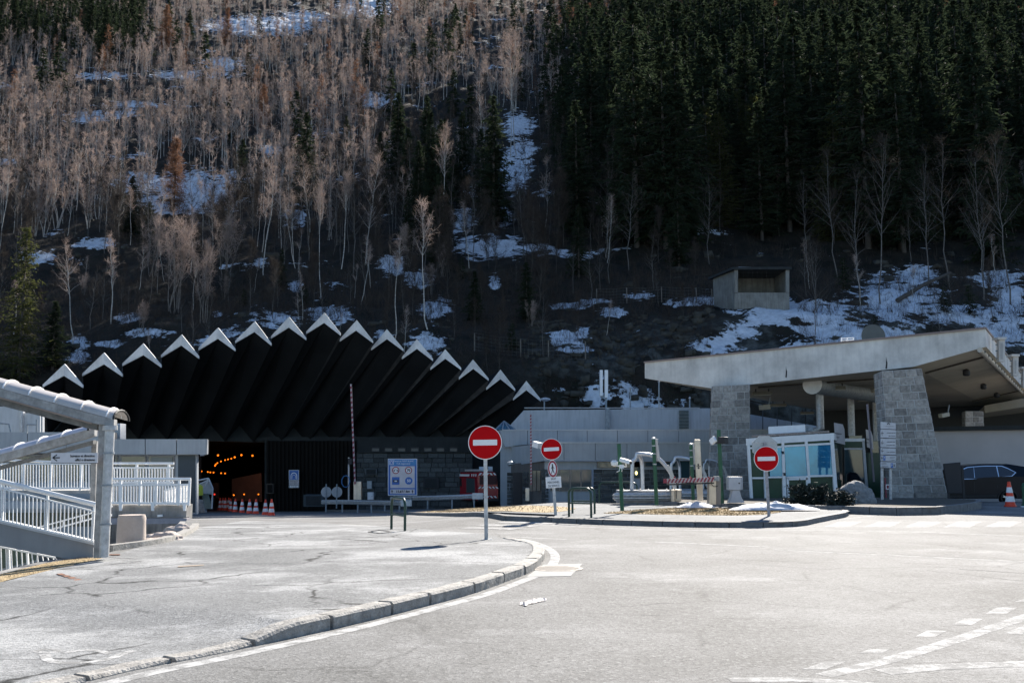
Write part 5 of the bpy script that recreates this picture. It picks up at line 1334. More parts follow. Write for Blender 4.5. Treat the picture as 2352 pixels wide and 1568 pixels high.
# small rear pier and dark frontier building under the canopy
rb_ = thing('customs_building', 'dark customs hall in the shade under the canopy behind the booths', 'building', (32, 72, 0))
mb = MB(); a = at(1890, 985, 74); b_ = at(2600, 985, 74)
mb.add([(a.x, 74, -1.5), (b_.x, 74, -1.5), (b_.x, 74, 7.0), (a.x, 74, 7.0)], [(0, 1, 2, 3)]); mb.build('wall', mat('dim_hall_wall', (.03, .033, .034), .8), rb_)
for c in (1905, 1950, 2000): 
    w = MB(); quadY(w, c, c + 30, 1000, 1130, 73.8, .1); w.build('window', M['glass'], rb_)
pier('small rear granite pier in the dark right of the right pier', at(2218, 1100, 60), at(2262, 1100, 60), at(2218, 944, 60), at(2258, 944, 60), 1.2, 12, 9)
bwall = thing('beige_wall', 'plain beige wall with a dark coping behind the dark car', 'wall', (25, 50, 0))
mb = MB(); a = at(2140, 990, 52); b_ = at(2700, 982, 50); mb.hexa([(a.x, 52, -.5), (b_.x, 50, -.5), (b_.x, 50.4, -.5), (a.x, 52.4, -.5)], [(a.x, 52, a.z), (b_.x, 50, b_.z), (b_.x, 50.4, b_.z), (a.x, 52.4, a.z)]); mb.build('wall', M['wallbeige'], bwall)
mb = MB(); mb.bar(a + Vector((0, -.1, .12)), b_ + Vector((0, -.1, .12)), .5, .22); mb.build('coping', M['walld'], bwall)
slab2 = thing('rear_canopy', 'lower concrete canopy wing behind the small rear pier at the right edge', 'canopy', (35, 65, 3))
mb = MB(); a = at(2262, 948, 66); b_ = at(2700, 880, 58); mb.hexa([a, b_, b_ + Vector((6, 14, 0)), a + Vector((6, 14, 0))], [a + Vector((0, 0, .5)), b_ + Vector((0, 0, .8)), b_ + Vector((6, 14, .8)), a + Vector((6, 14, .5))]); mb.build('slab', M['soffit'], slab2)
# things on and beside the roof
dish = thing('satellite_dish', 'dark round satellite dish standing on the canopy roof', 'dish', at(2007, 782, 60))
w = MB(); p = at(2006, 772, 60); w.lathe([(.75, 0), (.62, .14), (.35, .24), (.05, .28)], (p.x, p.y, p.z), 30, 'Y'); w.build('reflector', mat('dark_dish', (.045, .06, .065), .6), dish, smooth=True)
w = MB(); w.bar((p.x, p.y + .3, p.z), (p.x, p.y + .4, p.z - 1.6), .12); w.build('mast', M['galvd'], dish)
lad = thing('roof_ladder', 'small white ladder rail on the canopy roof edge', 'ladder', at(1946, 790, 55))
for k, cc in enumerate((1932, 1946, 1960)):
    w = MB(); w.tube([at(cc, 792, 55), at(cc + .5, 775, 55)], .03, 6); w.build('upright', M['steelw'], lad)
for rr in (776, 781, 786):
    w = MB(); w.tube([at(1932, rr + 1, 55), at(1961, rr - 1, 55)], .022, 6); w.build('rung', M['steelw'], lad)
for k, (x0, x1, y0, y1, s_) in enumerate(((2197, 2242, 178, 325, 1.0), (2282, 2322, 280, 410, 3.6), (2342, 2380, 355, 480, 6.6))):
    q = bk(TR, s_ + 1.0); Yq = q.y - .25
    p = at(*z6((x0 + x1) / 2, y1), Yq); t = thing('lane_signal', ['nearest white lane signal box hung on the right end of the canopy', 'middle white lane signal box on the right end of the canopy', 'farthest white lane signal box cut by the right picture edge'][k], 'lane signal', p, 0, 'lane signal boxes on the canopy end')
    ca, ra = z6(x0, y0); cb, rb2 = z6(x1, y1)
    w = MB(); quadY(w, ca + 2, cb - 1, ra + 4, rb2, Yq, .25); w.build('housing', mat('pale_housing', (.52, .51, .49), .6), t, bevel=.015)
    w = MB(); quadY(w, ca - 1, cb + 2, ra, ra + 5, Yq - .15, .5); w.build('hood', M['conc'], t)
    w = MB(); quadY(w, ca + 6, cb - 6, ra + 14, rb2 - 5, Yq - .02, .02); w.build('face', mat('grey_face', (.36, .36, .35), .4), t)
    w = MB()
    for rr in (.3, .55, .85):
        yy_ = ra + (rb2 - ra) * rr; w.bar(at(ca + 2, yy_, Yq + .1), at(ca - 6, yy_ + 1, Yq + .2), .05)
    w.build('bracket', M['galvd'], t)
# hut on the mountain side
ph = hit(1665, 700); hd = ph.y
hut = thing('concrete_shelter', 'open concrete shelter on the slope with snow on its roof', 'shelter', ph)
hd = 112.0
def hq(mb, c0, c1, r0, r1, Y, th): quadY(mb, c0, c1, r0, r1, Y, th)
hm = mat('hut_concrete', (.20, .20, .185), .9, var=.3, scale=.8, streak=.4)
mb = MB(); hq(mb, 1687, 1813, 672, 720, hd, 6); hq(mb, 1687, 1695, 620, 673, hd, .5); hq(mb, 1805, 1813, 620, 673, hd, .5)
a, b_ = at(1687, 620, hd), at(1813, 620, hd); zb_ = at(1687, 720, hd).z - 2
mb.hexa([(a.x - 1.3, hd + 6, zb_), (a.x, hd + .5, zb_), (a.x + .3, hd + .5, zb_), (a.x - 1.0, hd + 6, zb_)], [(a.x - 1.3, hd + 6, a.z + .1), (a.x, hd + .5, a.z), (a.x + .3, hd + .5, a.z), (a.x - 1.0, hd + 6, a.z + .1)])
mb.hexa([(b_.x - .3, hd + .5, zb_), (b_.x, hd + .5, zb_), (b_.x, hd + 6, zb_), (b_.x - .3, hd + 6, zb_)], [(b_.x - .3, hd + .5, a.z), (b_.x, hd + .5, a.z), (b_.x, hd + 6, a.z + .1), (b_.x - .3, hd + 6, a.z + .1)])
mb.bb(a.x, b_.x, hd + 5.6, hd + 6, zb_, a.z + .1)
mb.build('wall', hm, hut)
mb = MB(); mb.hexa([(a.x - 1.8, hd + 6.5, a.z + .1), (a.x - .3, hd - .3, a.z), (b_.x + .2, hd - .3, a.z), (b_.x + .2, hd + 6.5, a.z + .1)], [(a.x - 1.8, hd + 6.5, a.z + .4), (a.x - .3, hd - .3, a.z + .3), (b_.x + .2, hd - .3, a.z + .3), (b_.x + .2, hd + 6.5, a.z + .4)]); rf = mb.build('roof', M['walld'], hut)
mb = MB(); mb.hexa([(a.x + .3, hd + .3, a.z + .28), (b_.x - 1.8, hd + .2, a.z + .28), (b_.x - 1.8, hd + 4, a.z + .36), (a.x + .3, hd + 4, a.z + .36)], [(a.x + .6, hd + .5, a.z + .48), (b_.x - 2.2, hd + .4, a.z + .42), (b_.x - 2.2, hd + 4, a.z + .56), (a.x + .6, hd + 4, a.z + .56)]); mb.build('snow_cap', M['snow'], rf)
mb = MB()
for k in range(11):
    c = 1697 + k * 10.6; mb.bar(at(c, 622, hd + .3), at(c, 673, hd + .3), .006)
for k in range(6): mb.bar(at(1695, 626 + k * 8.5, hd + .3), at(1805, 626 + k * 8.5, hd + .3), .006)
mb.build('grille', M['net'], hut)
# net fences on the slope
def netfence(label, pts, hgt):
    P_ = [hit(c, r) for c, r in pts]; t = thing('net_fence', label, 'fence', P_[0])
    for p in P_:
        w = MB(); w.tube([p - Vector((0, 0, .4)), p + Vector((0, 0, hgt))], .07, 6); w.build('post', M['wood'], t)
    w = MB()
    for a, b_ in zip(P_, P_[1:]):
        for k in range(6):
            h = hgt * k / 5.2 + .1
            mid = (a + b_) / 2; w.tube([a + Vector((0, 0, h)), mid + Vector((0, 0, h - .1)), b_ + Vector((0, 0, h))], .010, 3)
        n_ = int((b_ - a).length / .45)
        for k in range(n_):
            p = a.lerp(b_, k / n_); w.bar(p, p + Vector((0, 0, hgt)), .008)
    w.build('wire_net', M['net'], t)
netfence('upper net fence on weathered posts running left from the concrete shelter', [(1371, 700), (1440, 697), (1520, 695), (1600, 697), (1636, 700)], 1.9)
netfence('lower net fence above the rock face right of the last roof teeth', [(1090, 808), (1196, 822), (1260, 826), (1345, 830)], 1.9)
w = MB(); a, b_ = hit(2062, 702), hit(2185, 655); w.tube([a + Vector((0, 0, .5)), (a + b_) / 2 + Vector((0, 0, 1.3)), b_ + Vector((0, 0, 1.6))], [.28, .24, .14], 8); o = w.build('fallen_log', M['barkd']); tag(o, 'dark fallen tree trunk lying across the large snow field', 'log')
# dark retaining wall high on the slope
w = MB(); a, b_ = hit(875, 335), hit(1030, 235); a.z -= 1; h_ = 1
w.hexa([a + Vector((0, 0, -6)), b_ + Vector((0, 0, -8)), b_ + Vector((.3, 1, -8)), a + Vector((.3, 1, -6))], [a + Vector((0, 0, 1.4)), b_ + Vector((0, 0, 1.4)), b_ + Vector((.3, 1, 1.4)), a + Vector((.3, 1, 1.4))]); o = w.build('slope_wall', M['walld']); tag(o, 'dark avalanche wall climbing the slope left of the tallest birch', 'wall')
# ================================================================ OBJECTS
def W2(c, r, dz=0.0): return gnd(c, r, dz)
# ---- no entry signs
def noentry_face(t, p, zc, rad, lean=0.0):
    b = MB(); b.disc((0, zc), rad, -.075, .02); o = b.build('sign_plate', M['white'], t, world=False)
    b = MB(); b.disc((0, zc), rad * .955, -.079, .004); b.build('red_disc', M['red'], t, world=False)
    b = MB(); b.bb(-rad * .71, rad * .71, -.083, -.079, zc - rad * .165, zc + rad * .165); b.build('white_bar', M['signwhite'], t, world=False)
    b = MB(); b.bb(-rad * .55, rad * .55, -.055, -.035, zc - .08, zc - .04); b.bb(-rad * .55, rad * .55, -.055, -.035, zc + .04, zc + .08); b.build('bracket', M['galv'], t, world=False)
def lean_t(t, dc, h, r_span, Y):  # lean so that the picture shift over the height is dc pixels
    t.rotation_euler = (0, math.atan2(-dc, r_span), 0)
p = W2(1117, 1241); p.z = pave_dz(p.x, p.y)
s1 = thing('no_entry_sign', 'large nearest no entry sign on a tall steel post on the pale pavement', 'traffic sign', p)
zc = at(1115, 1016, p.y).z - p.z; rad = 38.6 / F * p.y * 1.0
b = MB(); b.bb(-.042, .042, -.03, .03, -.05, zc + rad * .8); b.build('post', M['galv'], s1, world=False, bevel=.008)
noentry_face(s1, p, zc, rad); s1.rotation_euler = (0, -.010, 0)
b = MB(); b.box((.02, 0, .004), (.22, .16, .012)); b.build('base_plate', M['galvd'], s1, world=False)
p = W2(1276, 1181, .15)
s2 = thing('no_entry_sign', 'smaller no entry sign with a pedestrian sign and white plate below it', 'traffic sign', p)
Yp = p.y; hz = lambda r, c=1272: at(c, r, Yp).z - p.z
zc = hz(1031); rad = 24.3 / F * Yp
b = MB(); b.bb(-.045, .045, -.03, .03, -.05, zc + rad * .7); b.build('post', M['galv'], s2, world=False, bevel=.008)
noentry_face(s2, p, zc, rad)
z2c_ = hz(1076); r2 = 19.5 / F * Yp
b = MB(); b.disc((0, z2c_), r2, -.075, .02, sx=.58); b.build('pedestrian_sign', M['white'], s2, world=False)
b = MB(); b.disc((0, z2c_), r2 * .95, -.079, .004, sx=.57); rd = b.build('red_ring', mat('dark_red_ring', (.33, .012, .03), .4), s2, world=False)
b = MB(); b.disc((0, z2c_), r2 * .72, -.083, .004, sx=.53); b.build('white_disc', M['signwhite'], s2, world=False)
b = MB(); q = r2 * .9; zz = z2c_ - q * .02; y_ = -.085
b.disc((0, zz + q * .56), q * .1, y_, .003, 14)
def limb(x0, z0, x1, z1, w): b.bar((x0 * q, y_, zz + z0 * q), (x1 * q, y_, zz + z1 * q), .004, w * q) if False else b.add([((x0 - w / 2) * q, y_ - .001, zz + z0 * q), ((x0 + w / 2) * q, y_ - .001, zz + z0 * q), ((x1 + w / 2) * q, y_ - .001, zz + z1 * q), ((x1 - w / 2) * q, y_ - .001, zz + z1 * q)], [(0, 1, 2, 3)])
limb(.0, .46, 0, -.05, .17); limb(0, -.02, -.2, -.6, .1); limb(0, -.02, .17, -.58, .1); limb(0, .42, -.2, .02, .07); limb(0, .42, .2, .05, .07)
b.build('walking_figure', M['black'], s2, world=False)
z3c = hz(1107)
b = MB(); b.bb(-.24, .24, -.078, -.06, z3c - .17, z3c + .17); b.build('plate', M['signwhite'], s2, world=False, bevel=.01)
for k, wd in enumerate(('SAUF', 'PERSONNEL', 'DE SERVICE')): text(wd, .095, (0, -.082, z3c + .11 - k * .11), M['black'], s2, name='lettering', sx=.72)
s2.rotation_euler = (0, -.055, 0)
p = W2(1766, 1183, .15)
s3 = thing('no_entry_sign', 'no entry sign on a weathered post with an octagonal sign back behind it', 'traffic sign', p)
zc = at(1762, 1053, p.y).z - p.z; rad = 28.3 / F * p.y
b = MB(); b.bb(-.042, .042, -.03, .03, -.05, zc + rad * 1.3); b.build('post', mat('weathered_grey_post', (.33, .32, .33), .7, .2, var=.4, scale=14), s3, world=False, bevel=.008)
noentry_face(s3, p, zc, rad)
zo = zc + rad * .93; ro = rad * 1.06
b = MB(); b.prism([(ro * math.cos(math.pi / 8 + k * math.pi / 4) * 1.03, zo + ro * .92 * math.sin(math.pi / 8 + k * math.pi / 4)) for k in range(8)], .04, .06); b.build('octagonal_plate', M['greyback'], s3, world=False)
b = MB(); b.bb(-.3, .3, .015, .04, zo + .13, zo + .17); b.build('bracket', M['galv'], s3, world=False)
s3.rotation_euler = (0, -.018, 0)
# ---- green tube hoops
def hoop(label, c0, r0, c1, r1, hpx, dz, rad=.03, cross=True, Ym=None, group=None):
    a = W2(c0, r0, dz); b_ = W2(c1, r1, dz)
    if Ym: a = at(c0, r0, Ym[0]); b_ = at(c1, r1, Ym[1])
    t = thing('tube_hoop', label, 'hoop barrier', a, 0, group); h = hpx / F * a.y; u = (b_ - a); u.z = 0; L_ = u.length; u.normalize()
    rc = min(.22, L_ * .22); zt = a.z + h; P_ = [a - Vector((0, 0, .05))]
    for k in range(7):
        an = math.pi * (1 - k / 12); P_.append(Vector((a.x, a.y, zt - rc)) + u * (rc + rc * math.cos(an)) + Vector((0, 0, rc * math.sin(an))))
    for k in range(7):
        an = math.pi * (.5 - k / 12); P_.append(Vector((a.x, a.y, zt - rc)) + u * (L_ - rc + rc * math.cos(an)) + Vector((0, 0, rc * math.sin(an))))
    P_.append(b_ - Vector((0, 0, .05)))
    m_ = MB(); m_.tube(P_, rad, 12); m_.build('frame', M['dgreen'], t, smooth=True)
    if cross:
        m_ = MB(); q = Vector((0, 0, h * .47)); m_.tube([a + q, b_ + Vector((0, 0, a.z - b_.z)) + q], rad * .7, 8); m_.build('cross_rail', M['dgreen'], t, smooth=True)
hoop('dark green tube hoop alone on the pale pavement left of the tall sign', 899, 1214, 930, 1218, 70, .03, .035)
hoop('nearer of the two dark green hoops on the far island', 1307, 1185, 1358, 1187, 63, .15, .035)
hoop('rear one of the two dark green hoops on the far island', 1315, 1177, 1366, 1178, 56, .15, .035)
hoop('long low green hoop before the stone office wall', 1377, 1158, 1464, 1160, 50, .05, .035, cross=False, Ym=(42, 41))
# ---- cones
def cone_mesh(t, h, bands=2):
    rb, rt_ = h * .2, h * .055; zb = h * .06
    f = lambda z: rb + (rt_ - rb) * (z - zb) / (h - zb)
    m_ = MB(); s_ = h * .235; m_.plate([(s_ * math.cos(k * math.pi / 4 + .39), s_ * math.sin(k * math.pi / 4 + .39)) for k in range(8)], 0, zb); m_.build('foot', M['orange'], t, world=False, bevel=.005)
    m_ = MB(); m_.lathe([(f(zb), zb), (f(h), h), (rt_ * .7, h * 1.005)], n=20); m_.build('body', M['orange'], t, world=False, smooth=True)
    for (a, b_) in ((.2, .42), (.56, .78)):
        m_ = MB(); m_.lathe([(f(h * a) + .004, h * a), (f(h * b_) + .004, h * b_)], n=20); m_.build('reflective_band', M['signwhite'], t, world=False, smooth=True)
cz = lambda x, y: z2(x, y)
cones = [(1602, 1450, 106), (1561, 1446, 100), (1497, 1440, 98), (1454, 1438, 96), (1404, 1432, 90), (1358, 1427, 88), (1326, 1422, 84), (1313, 1412, 80), (1289, 1416, 82), (1273, 1413, 80), (1254, 1414, 80)]
proto = None
ORD = ['rightmost and nearest traffic cone of the row before the tunnel', 'second traffic cone from the right in the row before the tunnel', 'third traffic cone from the right before the tunnel', 'fourth traffic cone from the right before the tunnel', 'fifth traffic cone from the right before the tunnel', 'middle traffic cone of the row before the tunnel', 'fifth traffic cone from the left before the tunnel', 'farthest traffic cone half hidden behind the left end of the row', 'third traffic cone from the left before the tunnel', 'second traffic cone from the left before the tunnel', 'leftmost traffic cone of the row before the tunnel']
for i, (x, y, hp) in enumerate(cones):
    c, r = cz(x, y); p = W2(c, r); hh = hp / 2.306 * .784 / F * p.y
    if i == 0:
        CH = hh; proto = thing('traffic_cone', ORD[0], 'traffic cone', p, 0, 'traffic cones before the tunnel'); cone_mesh(proto, hh)
    else: dup(proto, p, .3 * i, ORD[i], scale=hh / CH)
p = W2(2321, 1163); t = thing('traffic_cone', 'single traffic cone by the rear wheel of the dark car', 'traffic cone', p); cone_mesh(t, 56 / F * p.y)
t = thing('green_bollard', 'green bollard cut off by the right picture edge beside the cone', 'bollard', W2(2356, 1164)); m_ = MB(); m_.lathe([(.16, 0), (.15, .1), (.1, .14), (.1, .8), (.06, .9)], n=16); m_.build('shaft', M['green'], t, world=False)
m_ = MB(); m_.lathe([(.17, .0), (.17, .05)], n=16); m_.build('base', M['white'], t, world=False)
# ---- guard rails
WB_ = [(0, 0), (.02, .05), (.07, .08), (.07, .12), (.01, .155), (.07, .19), (.07, .23), (.02, .26), (0, .31), (-.012, .31), (.008, .26), (.056, .225), (.056, .195), (-.004, .155), (.056, .115), (.056, .085), (.008, .05), (-.012, 0)]
def wbeam(t, path, side=1, name='beam'):
    m_ = MB(); m_.sweep(path, [(a * side, b_) for a, b_ in WB_]); return m_.build(name, M['galv'], t)
def rail(label, pts, Y, posts, hpx=24.0, endcap=None, beam=11):
    P_ = [at(c, r, y) for (c, r), y in zip(pts, Y)]; t = thing('guardrail', label, 'guardrail', (P_[0].x, P_[0].y, P_[0].z - .75))
    path = resample(smooth_line(P_, 2), 1.0); path = [p - Vector((0, 0, .31)) for p in path]
    wbeam(t, path, 1)
    Lr = len(path) - 1
    for f in posts:
        i = f * Lr; a = path[min(int(i), Lr - 1)].lerp(path[min(int(i) + 1, Lr)], i - int(i))
        m_ = MB(); m_.bb(a.x - .05, a.x + .05, a.y + .03, a.y + .12, a.z - .6, a.z + .25); m_.build('post', M['galvd'], t)
    if endcap is not None:
        e = path[-1 if endcap else 0]; m_ = MB(); m_.box((e.x, e.y - .05, e.z + .155), (.75, .12, .42)); m_.build('end_piece', mat('white_end_piece', (.62, .60, .57), .5, .2, var=.2, scale=6), t, bevel=.04)
    return t
z8 = lambda x, y: ((1050 + x / 3.92) * .784, (1250 + y / 3.92) * .784)
rail('left guardrail along the tunnel road with a white end piece behind the green hoop', [z8(-420, 838), z8(-200, 836), z8(0, 840), z8(250, 843), z8(550, 848)], [72, 71, 70, 68, 66], [.04, .2, .36, .52, .68, .84, .98], endcap=True)
rail('right guardrail with a rounded white end in front of the red van', [z8(370, 800), z8(530, 793), z8(800, 790), z8(1100, 780), z8(1370, 768)], [70, 69, 68, 67, 66], [.02, .2, .43, .68, .93], endcap=True)
# ---- raised barriers
def barrier_up(label, base, cab, top, bot, Y, stripes=40, wbar=.10):
    t = thing('raised_barrier', label, 'barrier', at(base[0], base[1], Y))
    if cab: c0, c1, r0, r1 = cab; m_ = MB(); quadY(m_, c0, c1, r0, r1, Y, .45); m_.build('cabinet', M['alu'], t, bevel=.015)
    if cab and wbar > .1: m_ = MB(); quadY(m_, c0 + (c1 - c0) * .55, c1 - 1, r0 + 4, r1 - 3, Y - .02, .02); m_.build('cabinet_door', M['galvd'], t)
    a, b_ = at(*bot, Y - .15), at(*top, Y - .15); m_ = MB(); m_.bar(a, b_, wbar, .07, up=(0, 1, 0)); f = m_.build('arm', mat('pinkish_arm', (.38, .33, .35), .5), t)
    m_ = MB()
    for k in range(stripes):
        if k % 2: continue
        p, q = a.lerp(b_, k / stripes), a.lerp(b_, (k + 1) / stripes); d_ = (b_ - a).normalized() * wbar * .45; y_ = Vector((0, -.045, 0)); s_ = Vector((wbar / 2 + .004, 0, 0))
        m_.add([p - s_ + y_, p + s_ + y_ + d_, q + s_ + y_ + d_, q - s_ + y_], [(0, 1, 2, 3)])
    m_.build('red_stripes', M['redp'], f)
barrier_up('tall raised red and white barrier arm standing against the black folds', (817, 1149), (812, 829, 1105, 1147), (806, 882), (815.5, 1112), 66)
barrier_up('thin raised red and white barrier arm in front of the stone office corner', (1212, 1152), (1207, 1216, 1120, 1150), (1219, 950), (1220, 1113), 60, 44, .085)
t = barrier_up('thin pale raised barrier arm between the booths and the signpost', (2014, 1150), None, (1992, 928), (2007.5, 1106), 46, 0, .075)
# small signal mast beside the tall barrier
t = thing('signal_mast', 'slim grey mast with a dark signal head left of the tall raised barrier', 'signal', at(801, 1148, 67)); m_ = MB(); m_.tube([at(801, 1148, 67), at(801, 1050, 67)], .06, 8); m_.build('mast', M['galv'], t)
m_ = MB(); quadY(m_, 799, 807, 1052, 1066, 66.8, .3); m_.build('signal_head', M['black'], t)
m_ = MB(); rnq = random.Random(3)
cc = at(794, 1105, 66.9); P_ = [cc + Vector((math.cos(k * .7) * .28, 0, math.sin(k * .7) * .4)) for k in range(22)]; m_.tube(P_, .03, 6); m_.build('blue_cable_coil', mat('blue_cable', (.04, .16, .36), .5), t)
# ---- round sign backs
proto = None
for i, (cx, cy) in enumerate(((749, 1129.5), (773.5, 1129.5))):
    Y = 68.5; p = at(cx, 1150, Y); lb = ['left of the two round sign backs by the tunnel guardrail', 'right of the two round sign backs by the tunnel guardrail'][i]
    if proto is None:
        proto = thing('round_sign', lb, 'traffic sign', p, 0, 'round sign backs by the guardrail'); zz = at(cx, cy, Y).z - p.z; rr = 12 / F * Y
        m_ = MB(); m_.disc((0, zz), rr, 0, .03); m_.build('plate', mat('pale_sign_back', (.36, .37, .38), .6, .2), proto, world=False)
        m_ = MB(); m_.tube([(0, -.06, -.5), (0, -.06, zz + rr * 1.5)], .045, 8); m_.build('post', M['galvd'], proto, world=False)
    else: dup(proto, p, 0, lb)
# ---- blue information panel
Y = 66.5; ip = thing('information_panel', 'big blue bordered panel with speed signs and a length line beside the left guardrail', 'road sign', at(924, 1150, Y))
def lp(c, r, d=0.0): q = at(c, r, Y - d); return q
def box_px(name, m, c0, c1, r0, r1, d0, th, parent, bev=0):
    m_ = MB(); quadY(m_, c0, c1, r0, r1, Y - d0, th); return m_.build(name, m, parent, bevel=bev)
for c in (905, 944): m_ = MB(); m_.tube([at(c, 1152, Y + .15), at(c, 1056, Y + .15)], .07, 8); m_.build('post', M['galvd'], ip)
box_px('edge_frame', M['signwhite'], 891, 958, 1053, 1137, 0, .08, ip)
box_px('blue_face', M['blue'], 892.2, 956.8, 1054.2, 1135.8, .006, .01, ip)
box_px('header', mat('header_blue', (.03, .20, .46), .4), 893, 956, 1055, 1068, .012, .006, ip)
box_px('white_field', mat('pinkish_white', (.62, .56, .56), .5), 896.5, 952.5, 1070, 1120, .012, .006, ip)
box_px('lower_field', mat('pinkish_white', (.62, .56, .56), .5), 896.5, 952.5, 1123, 1133.5, .012, .006, ip)
def ttx(body, hpx, c, r, d, m, parent, Yq, **k):
    p = at(c, r, Yq - d); p = p - parent.location; return text(body, hpx / F * Yq / .7, p, m, parent, **k)
ttx('Tunnel du MONT BLANC', 3.3, 927, 1058.5, .022, M['signwhite'], ip, Y, sx=.9, shear=.2); ttx('Trafic Réglementé', 3.3, 926, 1064.5, .022, M['signwhite'], ip, Y, sx=.9, shear=.2)
ttx('11.611 km', 5.2, 925, 1128, .022, M['black'], ip, Y, shear=.15, bold=.01)
def ringd(parent, c, r, rpx, col_out, col_in, Yq, d, k=.74):
    p = at(c, r, Yq); m_ = MB(); m_.disc((p.x, p.z), rpx / F * Yq, Yq - d, .008, 28); m_.build('round_symbol', col_out, parent)
    if col_in: m_ = MB(); m_.disc((p.x, p.z), rpx * k / F * Yq, Yq - d - .006, .008, 28); m_.build('symbol_centre', col_in, parent)
dr = mat('dark_red_ring', (.33, .012, .03), .4)
ringd(ip, 909, 1079.5, 8.2, dr, M['signwhite'], Y, .022); ringd(ip, 938.5, 1079.5, 8.2, dr, M['signwhite'], Y, .022); ringd(ip, 939, 1103.5, 8.4, M['blue'], None, Y, .022)
ttx('70', 5.4, 938.5, 1079.7, .034, M['black'], ip, Y, bold=.012); ttx('50', 6, 939, 1103.7, .034, M['signwhite'], ip, Y, bold=.008); ttx('150 m', 2.4, 909, 1077.5, .034, M['black'], ip, Y)
for c in (905.5, 912.5): 
    m_ = MB(); quadY(m_, c - 1.8, c + 1.8, 1079.8, 1081.6, Y - .036, .004); quadY(m_, c - 1.1, c + 1.1, 1078.6, 1079.8, Y - .036, .004); m_.build('car_symbol', M['black'], ip)
box_px('blue_square', M['blue'], 900.5, 917.5, 1095, 1112.5, .022, .006, ip); box_px('radio_symbol', M['black'], 902.5, 915.5, 1101.5, 1107, .028, .004, ip); box_px('radio_display', M['signwhite'], 906, 912, 1102.8, 1105.6, .032, .003, ip)
for c in (900.5, 947.5):
    m_ = MB(); quadY(m_, c - .9, c + .9, 1126, 1132, Y - .022, .004); a = at(c, 1124.2, Y - .022); q, w_ = at(c - 2.6, 1127.5, Y - .022), at(c + 2.6, 1127.5, Y - .022); m_.add([a, q, w_], [(0, 2, 1)]); m_.build('arrow', M['black'], ip)
box_px('tunnel_pictogram', M['signwhite'], 894.5, 904, 1056.5, 1066.5, .018, .004, ip); box_px('pictogram_field', M['blue'], 895.5, 903, 1057.5, 1065.5, .022, .004, ip)
def arch(parent, c, r, w_, h_, Yq, d, m, th=.3, name='arch_symbol'):
    m_ = MB(); n = 14; vs = []; 
    for rr in (1, 1 - th):
        for k in range(n + 1):
            an = math.pi * k / n; p = at(c - math.cos(an) * w_ * rr, r - math.sin(an) * h_ * rr, Yq - d); vs.append(p)
    base = [at(c - w_, r + h_ * .8, Yq - d), at(c - w_ * (1 - th), r + h_ * .8, Yq - d), at(c + w_ * (1 - th), r + h_ * .8, Yq - d), at(c + w_, r + h_ * .8, Yq - d)]
    fs = [(k, k + 1, n + 2 + k, n + 1 + k) for k in range(n)]; N_ = len(vs); vs += base
    fs += [(0, n + 1, N_ + 1, N_), (n, N_ + 3, N_ + 2, 2 * n + 1)]
    m_.add(vs, fs); m_.build(name, m, parent)
arch(ip, 899.3, 1061.5, 2.6, 3, Y, .03, M['signwhite'])
# ---- small tunnel sign with two plates
Yt_ = 86.9; ts = thing('tunnel_sign', 'small blue tunnel sign with two name plates on the ribbed cladding', 'road sign', at(675, 1122, Yt_))
def bx2(name, m, c0, c1, r0, r1, d, th): m_ = MB(); quadY(m_, c0, c1, r0, r1, Yt_ - d, th); return m_.build(name, m, ts)
bx2('edge_frame', M['signwhite'], 663.5, 686.5, 1079, 1102, 0, .06); bx2('blue_face', M['blue'], 664.5, 685.5, 1080, 1101, .008, .008)
bx2('name_plate', mat('pinkish_white', (.62, .56, .56), .5), 663.5, 686.5, 1102.8, 1113, 0, .06); bx2('length_plate', M['signwhite'], 663.5, 686.5, 1114, 1119.5, 0, .06)
arch(ts, 675, 1093, 7.6, 8.5, Yt_, .014, M['signwhite'], .22); arch(ts, 675, 1094.5, 4.6, 5, Yt_, .014, M['signwhite'], .2)
for k, wd in enumerate(('MONT BLANC', 'MONTE BIANCO')): 
    p = at(675, 1105.5 + k * 4.7, Yt_ - .012) - ts.location; text(wd, .17, p, M['black'], ts, sx=.72)
p = at(675, 1116.8, Yt_ - .012) - ts.location; text('11.6 km', .2, p, M['black'], ts, sx=.8)
for c in (665, 685): bx2('end_bar', M['black'], c - .5, c + .5, 1114.8, 1119, .008, .006)
# ---- red fire van
Yv = 84.0; sc_ = F / Yv
pv = at(1108, 1157, Yv)
van = thing('fire_van', 'dark red fire service van with white and red striped rear standing before the stone wall', 'van', pv, 0)
# picture outlines of rear and side at the van's distance, built as one tapered body; rear at Yv, nose further away and left
rear = [(z8(1372, 850)), (z8(1372, 700)), (z8(1368, 560)), (z8(1385, 518)), (z8(1568, 516)), (z8(1592, 560)), (z8(1604, 700)), (z8(1606, 850))]
nose_v = Vector((-2.1, 4.6, 0))
R_ = [at(c, r, Yv) for c, r in rear]
def vline(k): return [R_[k] + nose_v * s_ for s_ in (0, .98)]
m_ = MB(); fr_ = [p + nose_v for p in R_]
prof = R_ + fr_; n = len(R_)
m_.add(prof, [tuple(range(n)), tuple(range(2 * n - 1, n - 1, -1))] + [(k, (k + 1) % n, n + (k + 1) % n, n + k) for k in range(n)])
hood = nose_v * .32
hb = [R_[0] + nose_v, R_[1] + nose_v + Vector((0, 0, -.25)), R_[6] + nose_v + Vector((0, 0, -.25)), R_[7] + nose_v]
m_.hexa([hb[0], hb[3], hb[3] + hood, hb[0] + hood], [hb[1] + Vector((0, 0, .35)), hb[2] + Vector((0, 0, .35)), hb[2] + hood + Vector((0, 0, -.1)), hb[1] + hood + Vector((0, 0, -.1))])
m_.build('body', M['redd'], van, bevel=.08, seg=3)
